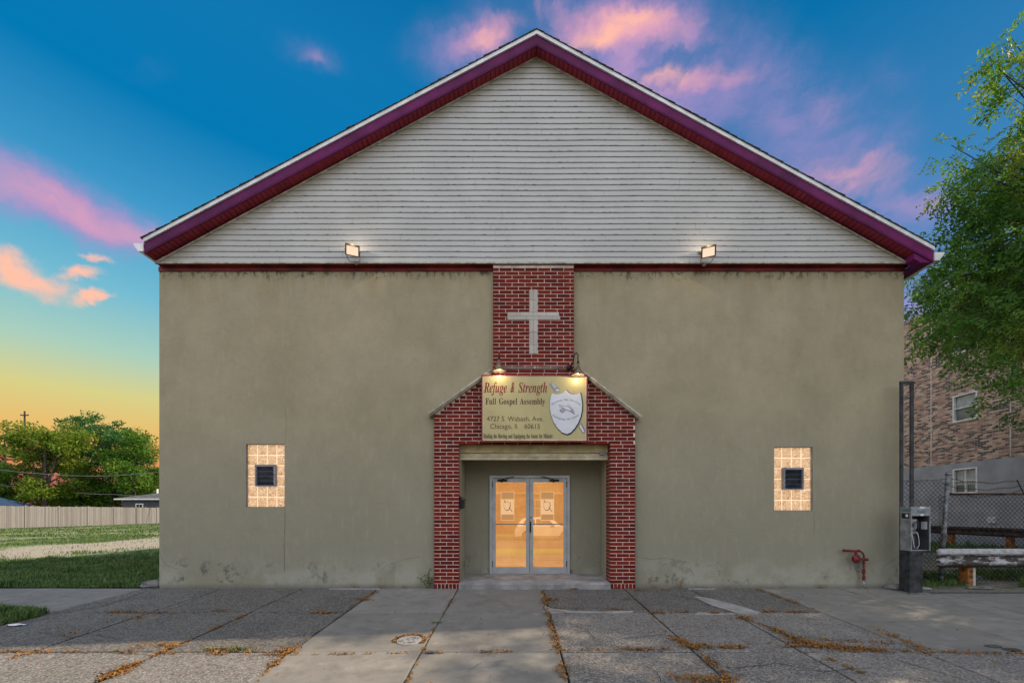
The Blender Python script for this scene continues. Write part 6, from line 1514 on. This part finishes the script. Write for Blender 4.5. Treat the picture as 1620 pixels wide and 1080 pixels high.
tree('broadleaf_tree', 'yellow green bushy tree at the far left edge beyond the fence', GT, (tx(10, 50), 50, 0), tz(660, 50), 5.2, MAT['leafC'], 11, lobes=12, leaves=95, low=.06)
tree('broadleaf_tree', 'broad yellow green tree with rounded top left of the tallest crown', GT, (tx(72, 48), 48, 0), tz(655, 48), 4.7, MAT['leafA'], 12, lobes=12, leaves=110, low=.06)
tree('broadleaf_tree', 'tallest dark green tree with loose open top in the middle of the row', GT, (tx(134, 56), 56, 0), tz(636, 56), 4.2, MAT['leafB'], 13, lobes=12, leaves=55, low=.15, clump=(.5, 1.1), flat=.5)
tree('broadleaf_tree', 'dark green tree with ragged twiggy top next to the tallest', GT, (tx(176, 54), 54, 0), tz(656, 54), 4.0, MAT['leafB'], 14, lobes=11, leaves=60, low=.12, clump=(.5, 1.1), flat=.5)
tree('broadleaf_tree', 'green tree with twigs reaching right above the garage', GT, (tx(208, 52), 52, 0), tz(674, 52), 3.9, MAT['leafC'], 15, lobes=12, leaves=80, low=.1)
tree('broadleaf_tree', 'low dense yellow green tree just left of the church corner', GT, (tx(246, 58), 58, 0), tz(728, 58), 3.8, MAT['leafA'], 16, lobes=9, leaves=90, low=.0)
tree('broadleaf_tree', 'low dark green undergrowth tree below the tallest crown', GT, (tx(140, 54), 54, 0), tz(742, 54), 4.8, MAT['leafC'], 17, lobes=12, leaves=90, low=.0)
tree('broadleaf_tree', 'low leafy tree just left of the garage roof', GT, (tx(176, 55), 55, 0), tz(745, 55), 3.0, MAT['leafC'], 18, lobes=9, leaves=90, low=.0)

for k_, (px_, y_) in enumerate(((-70, 50), (-190, 47), (-330, 46), (-500, 44))):
    tree('broadleaf_tree', ('mid green tree beyond the fence just past the left edge of view', 'second green tree beyond the fence past the left edge of view', 'third green tree beyond the fence past the left edge of view', 'outermost green tree beyond the fence past the left edge of view')[k_], GT, (tx(px_, y_), y_, 0), (12.5, 11, 13, 11.5)[k_], 5.0, MAT[('leafC', 'leafA', 'leafB', 'leafC')[k_]], 60+k_, lobes=10, leaves=70, low=.06)

def locust(label, trunk, centre, rad, seed, nclump, twigs, per=34, limb=True):
    r = random.Random(seed); rg = np.random.default_rng(seed)
    trunk = Vector(trunk); c0 = Vector(centre); t = thing('honey_locust_tree', label, 'tree', trunk, 'street trees right of the church')
    fork = trunk.lerp(c0, .0) + Vector((0, 0, 2.6)); tr = MB()
    tr.tube([trunk, trunk+Vector((.05, 0, 1.2)), fork], [.20, .17, .15], 12)
    clumps = []; limbs = []
    for k in range(13):
        v = sph(r).normalized(); v.z = abs(v.z)*.8-.15; e = c0 + Vector((v.x*rad[0]*.62, v.y*rad[1]*.62, v.z*rad[2]*.7)); m = fork.lerp(e, .45) + Vector((0, 0, .5))
        tr.tube([fork, m, e], [.09, .055, .03], 6); limbs.append((m, e))
    ends = []
    for k in range(nclump):
        v = sph(r).normalized()*r.uniform(.62, 1.02)
        p = c0 + Vector((v.x*rad[0], v.y*rad[1], v.z*rad[2])); ends.append(p)
    for tw in twigs: ends.append(Vector(tw))
    for p in ends:
        m, e = min(limbs, key=lambda s: (s[1]-p).length)
        s = m.lerp(e, r.uniform(.4, 1)); mid = s.lerp(p, .5) + Vector((0, 0, .35)); tr.tube([s, mid, p], [.022, .014, .006], 4, cap=False)
        for q in range(3):
            pp = mid.lerp(p, r.uniform(.3, 1)) + Vector((r.uniform(-.35, .35), r.uniform(-.35, .35), r.uniform(-.2, .1)))
            tr.tube([mid.lerp(p, r.uniform(0, .8)), pp], [.007, .003], 3, cap=False); clumps.append((pp, r.uniform(.28, .5)))
        clumps.append((p, r.uniform(.22, .4)))
    tr.build('trunk', MAT['bark'], t)
    V, Fq = leaf_cloud(rg, clumps, per//4,   .105, .40, .6, droop=.55, spray=12, spray_len=.32)
    me = np_mesh('crown', V, Fq, MAT['locust']); o = bpy.data.objects.new('crown', me); COL.objects.link(o); o.parent = t; o.matrix_parent_inverse = parent_inv(t)
    return t
tw = []
for px, py, Y in ((1565, 90, 8.6), (1590, 75, 8.6), (1610, 110, 8.8), (1580, 110, 8.5), (1600, 60, 8.9), (1545, 245, 9), (1520, 262, 9), (1500, 300, 9), (1490, 320, 9.2), (1505, 230, 9), (1480, 400, 9.4), (1470, 415, 9.4),
                  (1452, 455, 9.6), (1462, 480, 9.4), (1458, 520, 9.2), (1475, 545, 9), (1490, 572, 8.8), (1515, 585, 8.8), (1540, 560, 8.8), (1560, 600, 8.6), (1585, 620, 8.4), (1610, 625, 8.4), (1600, 590, 8.6), (1575, 570, 8.6), (1530, 540, 9),
                  (1500, 500, 9.2), (1520, 470, 9.2), (1540, 430, 9.2), (1485, 450, 9.4), (1505, 400, 9.3), (1530, 360, 9.2), (1560, 330, 9), (1585, 240, 9), (1605, 200, 9), (1590, 300, 9), (1550, 500, 9), (1580, 470, 9), (1600, 420, 9), (1610, 540, 8.8), (1450, 560, 9.6)):
    tw.append(tuple(at(px, py, Y)))
locust('feathery green honey locust whose drooping branches hang over the church corner and lot', (14.6, 9.6, 0), (14.9, 9.2, 7.6), (5.3, 3.1, 4.4), 5, 280, tw, per=32)
locust('second honey locust out by the kerb shading the pavement', (13.4, 3.2, -.2), (12.9, 4.9, 8.2), (4.3, 3.3, 3.6), 8, 140, [], per=28)
# ================================================================== GRASS, WEEDS, FALLEN LEAVES
from mathutils import noise as mnoise
def blades(name, pts, hmin, hmax, w, mat, seed, lean=.5, kind='stuff', parent=None, label=None, cat=None):
    """pts (n,3) numpy; one bent blade (two triangles' worth of quad + tip) each"""
    rg = np.random.default_rng(seed); n = len(pts); P = np.asarray(pts, dtype=float)
    a = rg.uniform(0, 2*np.pi, n); h = rg.uniform(hmin, hmax, n)*np.array([.55+1.3*max(0, mnoise.noise(Vector((p[0]*2.2, p[1]*2.2, 3)))+.35) for p in P]); ln = rg.uniform(.1, lean, n)*h
    d = np.stack([np.cos(a), np.sin(a), np.zeros(n)], 1); s = np.stack([-np.sin(a), np.cos(a), np.zeros(n)], 1)*w
    up = np.array([0, 0, 1.0])
    v0 = P - s*.5; v1 = P + s*.5; m = P + d*(ln*.3)[:, None] + up*(h*.6)[:, None]; tip = P + d*ln[:, None] + up*h[:, None]
    V = np.stack([v0, v1, m + s*.35, tip, m - s*.35], 1).reshape(-1, 3)
    b = np.arange(n)[:, None]*5
    me = bpy.data.meshes.new(name)
    T = np.concatenate([b+np.array([[0, 1, 2]]), b+np.array([[0, 2, 4]]), b+np.array([[4, 2, 3]])])
    me = np_mesh(name, V, T, mat)
    o = bpy.data.objects.new(name, me); COL.objects.link(o)
    if parent is not None: o.parent = parent; o.matrix_parent_inverse = parent_inv(parent)
    if kind: o['kind'] = kind
    if label: o['label'] = label
    if cat: o['category'] = cat
    return o
rg = np.random.default_rng(3)
def lawn_points(n, x0, x1, y0, y1, dens):
    out = []
    X = rg.uniform(x0, x1, n); Y = rg.uniform(y0, y1, n)
    for x, y in zip(X, Y):
        if x > -6.5 and y > 7.5: continue
        xx = x + (mnoise.noise(Vector((x*.8, y*.4, 0)))*.5)*5
        if -18.6 < xx < -14 and rg.random() > .06: continue
        q = mnoise.noise(Vector((x*.5, y*.3, 4)))
        if q < -.05 and rg.random() > dens*.25 and y > 12: continue
        out.append((x, y, 0.0))
    return np.array(out)
near = lawn_points(70000, -15.5, -6.5, 7.62, 12.5, 1)
mid = lawn_points(60000, -24, -6.5, 12.5, 24, .8)
far = lawn_points(50000, -39.4, -8, 22, 46, .6)
G1 = blades('grass', near, .035, .10, .010, MAT['grass'], 1, .8, label='short green grass growing beside the church', cat='grass')
G2 = blades('grass', mid, .04, .10, .020, MAT['grass'], 2, .8, label='patchy grass on either side of the dirt track', cat='grass')
G3 = blades('grass', far, .05, .13, .045, MAT['grass'], 3, .8, label='thin rough grass along the wooden fence', cat='grass')
# ragged lawn edge creeping over the pavement, island of grass at the left edge
def poly_pts(poly, n, zf):
    xs = [p[0] for p in poly]; ys = [p[1] for p in poly]; out = []
    def inside(x, y):
        c = False; j = len(poly)-1
        for i in range(len(poly)):
            (xi, yi), (xj, yj) = poly[i], poly[j]
            if (yi > y) != (yj > y) and x < (xj-xi)*(y-yi)/(yj-yi)+xi: c = not c
            j = i
        return c
    while len(out) < n:
        x, y = rg.uniform(min(xs), max(xs)), rg.uniform(min(ys), max(ys))
        if inside(x, y): out.append((x, y, zf(x, y)))
    return np.array(out)
edge = []
for i in range(9000):
    x = rg.uniform(-15.5, -6.75); y = 7.64 - abs(rg.normal())*.07*(1+.8*mnoise.noise(Vector((x*1.5, 0, 2)))); edge.append((x, y, 0.0))
blades('grass', np.array(edge), .03, .09, .010, MAT['grass'], 4, .9, label='grass creeping over the back edge of the pavement', cat='grass')
isl = [gp(*p) for p in ((-260, 958), (-60, 962), (20, 961), (52, 965), (78, 969), (60, 976), (30, 983), (0, 990), (-80, 998), (-300, 1010))]
blades('grass', poly_pts(isl, 15000, lambda x, y: gz(y)+.005), .04, .12, .009, MAT['grass'], 5, .9, label='small island of long grass in the pavement at the left edge', cat='grass')
mb = MB(); N_ = len(isl); mb.v = [(x, y, gz(y)+.018) for x, y in isl]; mb.f = [tuple(range(N_-1, -1, -1))]; mb.build('soil_patch', MAT['soil'], kind='structure')
# lot: weeds and grass strip behind the guard rail
def lot_pts(n, x0, x1, y0, y1, thr):
    out = []
    while len(out) < n:
        x, y = rg.uniform(x0, x1), rg.uniform(y0, y1)
        if mnoise.noise(Vector((x*.9, y*1.6, 7))) > thr: out.append((x, y, 0.0))
    return np.array(out)
blades('grass', lot_pts(16000, 7.0, 14, 7.1, 9.6, .05), .03, .14, .011, MAT['grass'], 6, .9, label='weedy grass at the foot of the wire fence', cat='grass')
blades('grass', lot_pts(16000, 7.0, 17.5, 13.4, 21, .0), .05, .25, .03, MAT['grass'], 7, .6, label='tall weeds in front of the grey painted wall', cat='weeds')

# orange leaflets collected in the joints (photo pixels on the pavement)
def litter():
    P = []
    def seg(a, b, n, w):
        A, B = Vector(gp(*a)), Vector(gp(*b))
        for i in range(n):
            t = rg.random(); p = A.lerp(B, t)
            k = abs(mnoise.noise(Vector((p.x*3, p.y*3, 1))))*3.0 - .1
            if rg.random() > k: continue
            P.append((p.x + rg.normal()*w*k, p.y + rg.normal()*w*k))
    def clump(c, n, wx, wy=None):
        x, y = gp(*c); wy = wy or wx
        for i in range(n): P.append((x+rg.normal()*wx, y+rg.normal()*wy))
    # joints: row lines
    seg((0, 1031), (460, 1035), 900, .018); seg((460, 1036), (810, 1031), 700, .012); seg((870, 1028), (1060, 1027), 300, .016)
    seg((1120, 1024), (1330, 1022), 1500, .035); seg((1330, 1028), (1620, 1035), 500, .03); seg((1180, 1018), (1290, 1016), 700, .035)
    seg((145, 968), (290, 970), 500, .022); seg((490, 969), (555, 970), 400, .02); seg((560, 972), (860, 968), 60, .008)
    seg((870, 962), (985, 963), 320, .018); seg((1025, 970), (1090, 968), 420, .028); seg((1125, 970), (1150, 969), 200, .02); seg((1205, 968), (1300, 968), 900, .035)
    # joints running to the wall
    seg((858, 935), (895, 1080), 1500, .028); seg((600, 935), (560, 955), 350, .03); seg((560, 957), (450, 1036), 160, .015); seg((450, 1036), (405, 1080), 300, .025)
    seg((480, 932), (395, 972), 50, .008); seg((395, 970), (305, 1010), 500, .022); seg((300, 1012), (225, 1046), 400, .025); seg((225, 1046), (150, 1080), 700, .03)
    seg((725, 935), (690, 985), 200, .014); seg((690, 985), (668, 1035), 350, .020); seg((665, 1040), (645, 1080), 120, .012)
    seg((1070, 1010), (1115, 1035), 700, .035); seg((1105, 1030), (1160, 1080), 500, .03); seg((985, 935), (1060, 1005), 60, .008); seg((1195, 931), (1300, 968), 500, .025)
    seg((1215, 992), (1275, 1018), 700, .04); seg((1310, 1042), (1365, 1066), 450, .035); seg((1165, 975), (1215, 992), 120, .02); seg((1395, 1000), (1470, 1030), 350, .04); seg((1290, 1012), (1420, 1018), 250, .04)
    seg((20, 1040), (70, 1028), 60, .02); seg((320, 1026), (405, 1032), 300, .03)
    clump((870, 948), 220, .07, .05); clump((268, 1020), 150, .09, .04); clump((455, 1030), 220, .06); clump((1180, 978), 150, .06, .05); clump((1080, 1075), 120, .1); clump((1125, 1075), 350, .12, .05); clump((575, 948), 150, .07, .04)
    clump((1330, 1025), 300, .14, .04); clump((1100, 1022), 300, .12, .05); clump((1010, 1027), 120, .1, .02); clump((1375, 1028), 240, .12, .04); clump((225, 1022), 60, .08); clump((975, 927), 50, .05, .02); clump((905, 932), 60, .06, .02); clump((1115, 930), 40, .08, .02)
    clump((1055, 933), 40, .1, .02); clump((1010, 934), 60, .06, .02); clump((345, 966), 60, .12, .02); clump((120, 1002), 40, .07); clump((215, 978), 60, .1, .03)
    # ring round the utility cover
    cx, cy = gp(648, 1013)
    for i in range(420):
        a = rg.uniform(-.5, 3.6); r = .155 + abs(rg.normal())*.02; P.append((cx + r*math.cos(a), cy + r*math.sin(a)))
    for i in range(450): P.append((rg.uniform(-9, 12), rg.uniform(2.9, 7.3)))
    P = np.array(P); n = len(P)
    keep = P[:, 1] < 7.4; P = P[keep]; n = len(P)
    z = np.array([gz(y) for y in P[:, 1]]) + rg.uniform(.006, .024, n)
    C = np.stack([P[:, 0], P[:, 1], z], 1)
    a = rg.uniform(0, 2*np.pi, n); L_ = rg.uniform(.008, .019, n)[:, None]; W_ = rg.uniform(.004, .008, n)[:, None]
    A = np.stack([np.cos(a), np.sin(a), rg.normal(scale=.45, size=n)], 1); B = np.stack([-np.sin(a), np.cos(a), rg.normal(scale=.6, size=n)], 1)
    V = np.stack([C-A*L_, C+B*W_, C+A*L_, C-B*W_], 1).reshape(-1, 3); Fq = np.arange(n*4).reshape(-1, 4)
    me = np_mesh('fallen_leaves', V, Fq, MAT['leaflitter']); o = bpy.data.objects.new('fallen_leaves', me); COL.objects.link(o)
    tag(o, 'drifts of small orange leaves caught in the pavement joints', 'leaves', None, 'stuff')
    # a few green tufts among them
    T = []
    for c, n_, w in (((370, 1027), 160, .09), ((182, 1031), 40, .03), ((990, 948), 60, .04), ((330, 1029), 60, .05), ((1100, 1024), 40, .08), ((690, 985), 40, .03), ((1270, 1010), 40, .1)):
        x, y = gp(*c)
        for i in range(n_): T.append((x+rg.normal()*w, y+rg.normal()*w*.25, gz(y)))
    blades('weeds', np.array(T), .015, .05, .006, MAT['weed'], 9, 1.0, label='tiny green weeds sprouting from the pavement joints', cat='weeds')
    # dry tufts at the wall foot
    T = []
    for px in (605, 640, 975, 1035, 1075, 1148, 560, 1240, 1300):
        p = at(px, 930, 7.42)
        for i in range(26): T.append((p.x+rg.normal()*.04, 7.40+rg.normal()*.012 - (.08 if 680 < px < 1010 else 0), 0))
    blades('weeds', np.array(T), .02, .09, .004, MAT['leaflitter'], 10, 1.0, label='dry tufts of grass along the foot of the stucco wall', cat='weeds')
litter()
def weed_plant():
    b = at(679, 930, 7.38); t = thing('weed_plant', 'straggly green weed growing at the foot of the left brick pillar', 'plant', (b.x, 7.38, 0))
    r = random.Random(4); st = MB(); lf = MB()
    for k in range(9):
        a = Vector((b.x + r.uniform(-.02, .02), 7.38, 0)); e = a + Vector((r.uniform(-.17, .09), r.uniform(-.10, .02), r.uniform(.16, .40))); m = a.lerp(e, .5) + Vector((r.uniform(-.02, .02), 0, .03))
        st.tube([a, m, e], [.004, .003, .0015], 4)
        for q in range(9):
            s = r.uniform(.25, 1); p = a.lerp(m, s*2) if s < .5 else m.lerp(e, s*2-1); d = Vector((r.uniform(-1, 1), r.uniform(-1, .3), r.uniform(-.1, .8))).normalized()*r.uniform(.025, .055); w = d.cross(Vector((r.uniform(-1, 1), 1, .2))).normalized()*.009
            lf.add([p, p+d*.5+w, p+d, p+d*.5-w], [(0, 1, 2, 3)])
    st.build('stem', MAT['stem'], t); lf.build('leaves', MAT['weed'], t)
weed_plant()
def rocky(name, label, cat, c, s, seed, mat):
    r = random.Random(seed); mb = MB(); n, m = 12, 7; vs = []
    for j in range(m+1):
        ph = math.pi*j/m
        for i in range(n):
            th = 2*math.pi*i/n; d = Vector((math.sin(ph)*math.cos(th), math.sin(ph)*math.sin(th), math.cos(ph)))
            k = 1 + .28*mnoise.noise(d*1.7 + Vector((seed, 0, 0))) + .12*mnoise.noise(d*4+Vector((0, seed, 0)))
            vs.append((c[0]+d.x*s[0]*k, c[1]+d.y*s[1]*k, max(c[2]-.02, c[2]+s[2]*.6+d.z*s[2]*k)))
    fs = [(j*n+i, j*n+(i+1)%n, (j+1)*n+(i+1)%n, (j+1)*n+i) for j in range(m) for i in range(n)]
    o = mb.add(vs, fs).build(name, mat); tag(o, label, cat); return o
p = at(237, 925, 7.45); rocky('rock', 'grey rock at the left foot of the church corner', 'rock', (p.x-.02, 7.50, 0), (.20, .13, .08), 3, MAT['rock'])
p = at(1418, 930, 7.3); rocky('rubble', 'broken concrete lump between the church corner and the payphone', 'rubble', (p.x, 7.32, 0), (.20, .12, .055), 6, MAT['rock'])
p = at(1468, 931, 7.2); rocky('broken_concrete', 'pale chunk of concrete on the ground just right of the payphone', 'rubble', (p.x, 7.25, 0), (.10, .06, .03), 9, MAT['patch'])
p = at(1553, 925, 7.5); rocky('broken_concrete', 'flat dark chunk of concrete under the guard rail', 'rubble', (p.x-.2, 7.35, 0), (.26, .07, .03), 12, MAT['rock'])
x, y = gp(24, 990)
mb = MB(); n = 14; pts = [(x+.13*math.cos(2*math.pi*i/n)*R.uniform(.6, 1.1), y+.05*math.sin(2*math.pi*i/n)*R.uniform(.6, 1.1)) for i in range(n)]
mb.v = [(a, b, gz(b)+.012+R.uniform(0, .02)) for a, b in pts] + [(x, y, gz(y)+.035)]; mb.f = [(i, (i+1) % n, n) for i in range(n)]
o = mb.build('paper_litter', MAT['paper']); tag(o, 'crumpled white paper lying by the island of grass', 'litter')
x, y = gp(682, 1033); rocky('stone', 'small brown stone lying at a joint in the middle of the pavement', 'stone', (x, y, gz(y)+.01), (.045, .02, .014), 2, MAT['rock'])
for k, (px, py) in enumerate(((1572, 1023), (1600, 1028))):
    x, y = gp(px, py); rocky('stone', ('dark flat stone on the pavement near the right edge' if k == 0 else 'dark flat stone on the pavement outermost at the right edge'), 'stone', (x, y, gz(y)), (.09, .05, .015), 20+k, MAT['asphalt'])

# ================================================================== BEHIND THE VIEWER (seen mirrored in the glass doors)
def car(label, loc, mat):
    t = thing('parked_car', label, 'car', loc)
    lx, ly, lz = loc; Lc, Wc = 4.35, 1.78
    def prof(half, z_off=0): return None
    low = [(-2.15, .30), (-2.18, .62), (-2.10, .86), (-1.95, .98), (.95, .98), (1.75, .86), (2.08, .70), (2.16, .45), (2.10, .28)]
    arches = []
    body = [(x, z) for x, z in low]
    def arch(cx): return [(cx + .37*math.cos(a), .33 + .37*math.sin(a)) for a in [math.pi*k/8 for k in range(9)]]
    bottom = [(2.10, .24)] + arch(1.32) + arch(-1.33) + [(-2.15, .24)]
    poly = [(lx+x, lz+z) for x, z in (low[:-1] + bottom)]
    mb = MB(); mb.prism(poly[::-1], ly-Wc/2, ly+Wc/2); mb.build('body', mat, t)
    roof = [(-2.02, .985), (-1.72, 1.42), (-1.35, 1.56), (.0, 1.60), (.35, 1.54), (1.02, .985)]
    vs = []; W2 = [.84, .70, .64, .64, .66, .84]
    for (x, z), w in zip(roof, W2): vs += [(lx+x, ly-w, lz+z), (lx+x, ly+w, lz+z)]
    fs = [(2*i, 2*i+1, 2*i+3, 2*i+2) for i in range(5)] + [tuple(2*i for i in range(6)), tuple(2*i+1 for i in range(5, -1, -1))]
    mb = MB().add(vs, fs); mb.build('cabin', mat, t)
    for s in (-1, 1):
        for q in ([(-1.62, 1.05), (-1.48, 1.38), (-.78, 1.46), (-.78, 1.05)], [(-.70, 1.05), (-.70, 1.47), (.12, 1.46), (.55, 1.05)]):
            mb = MB(); vs = []
            for x, z in q:
                w = .84 + (.65-.84)*min(1, (z-.985)/.55) + .008; vs.append((lx+x, ly+s*w, lz+z))
            mb.add(vs, [(0, 1, 2, 3)]); mb.build('side_window', MAT['carglass'], t)
        for cx in (1.32, -1.33):
            mb = MB(); mb.lathe([(.20, -.09), (.32, -.10), (.34, -.06), (.34, .06), (.32, .10), (.20, .09)], (lx+cx, ly+s*.80, lz+.34), (0, 1, 0), 20); w_ = mb.build('wheel', MAT['tyre'], t)
            mb = MB()
            mb.lathe([(0, .07), (.05, .075), (.06, .055)], (lx+cx, ly+s*.80, lz+.34), (0, s, 0), 12)
            for k in range(5):
                a = 2*math.pi*k/5; mb.obox((lx+cx+.12*math.cos(a), ly+s*.86, lz+.34+.12*math.sin(a)), (.10*math.cos(a), 0, .10*math.sin(a)), (0, .012, 0), (-.025*math.sin(a), 0, .025*math.cos(a)))
            mb.lathe([(.19, .07), (.215, .085), (.22, .07)], (lx+cx, ly+s*.80, lz+.34), (0, s, 0), 20); mb.build('rim', MAT['rim'], w_)
        mb = MB(); mb.obox((lx+2.05, ly+s*.62, lz+.70), (.06, 0, -.02), (0, .17, 0), (.01, 0, .06)); mb.build('headlight', MAT['alu'], t)
        mb = MB(); mb.tube([(lx-1.4, ly+s*.56, lz+1.62), (lx+.1, ly+s*.56, lz+1.66)], .02, 6); mb.build('roof_rail', MAT['black'], t)
        mb = MB(); mb.box(lx+.46, lx+.60, ly+s*.88-.06, ly+s*.88+.06, lz+1.02, lz+1.14); mb.build('mirror', mat, t)
    return t
car('white hatchback parked across the street, mirrored in the door glass', (2.15, -12.6, -.60), MAT['carpaint'])
def row_house(x0, x1, y, h, nw, label):
    t = thing('brick_house', label, 'building', ((x0+x1)/2, y, -.45), 'brick houses across the street')
    mb = MB(); mb.box(x0, x1, y-9, y, -.5, h); mb.build('wall', MAT['redbrick_far'], t)
    mb = MB(); mb.box(x0-.1, x1+.1, y-.3, y+.18, h-.5, h-.2); mb.box(x0-.1, x1+.1, y-.1, y+.10, 3.0, 3.15); mb.build('cornice', MAT['coping'], t)
    for fl in range(int((h-1)/3.1)):
        for i in range(nw):
            cx = x0 + (x1-x0)*(i+.5)/nw; z0 = .9 + fl*3.1
            mb = MB(); mb.box(cx-.55, cx+.55, y+.005, y+.05, z0, z0+1.6); w = mb.build('window', MAT['trim_white'], t)
            mb = MB(); mb.box(cx-.48, cx+.48, y+.051, y+.06, z0+.07, z0+.76); mb.box(cx-.48, cx+.48, y+.051, y+.06, z0+.84, z0+1.53); mb.build('pane', MAT['pane'], w)
row_house(-9.5, .9, -21, 9.2, 3, 'brick house across the street opposite the left half of the church')
row_house(.91, 9.5, -21.3, 7.2, 3, 'lower brick house across the street opposite the right half of the church')
for k, (x, y, h, lab) in enumerate(((-3.2, -16.5, 8.5, 'street tree across the street opposite the doors'), (9.5, -17, 9.5, 'street tree across the street well right of the doors'), (-12, -17, 9, 'street tree across the street well left of the doors'))):
    tree('street_tree', lab, 'trees across the street', (x, y, -.45), h, 3.0, MAT['leafC'], 40+k, lobes=8, cl_per=8, leaves=45, low=.32)
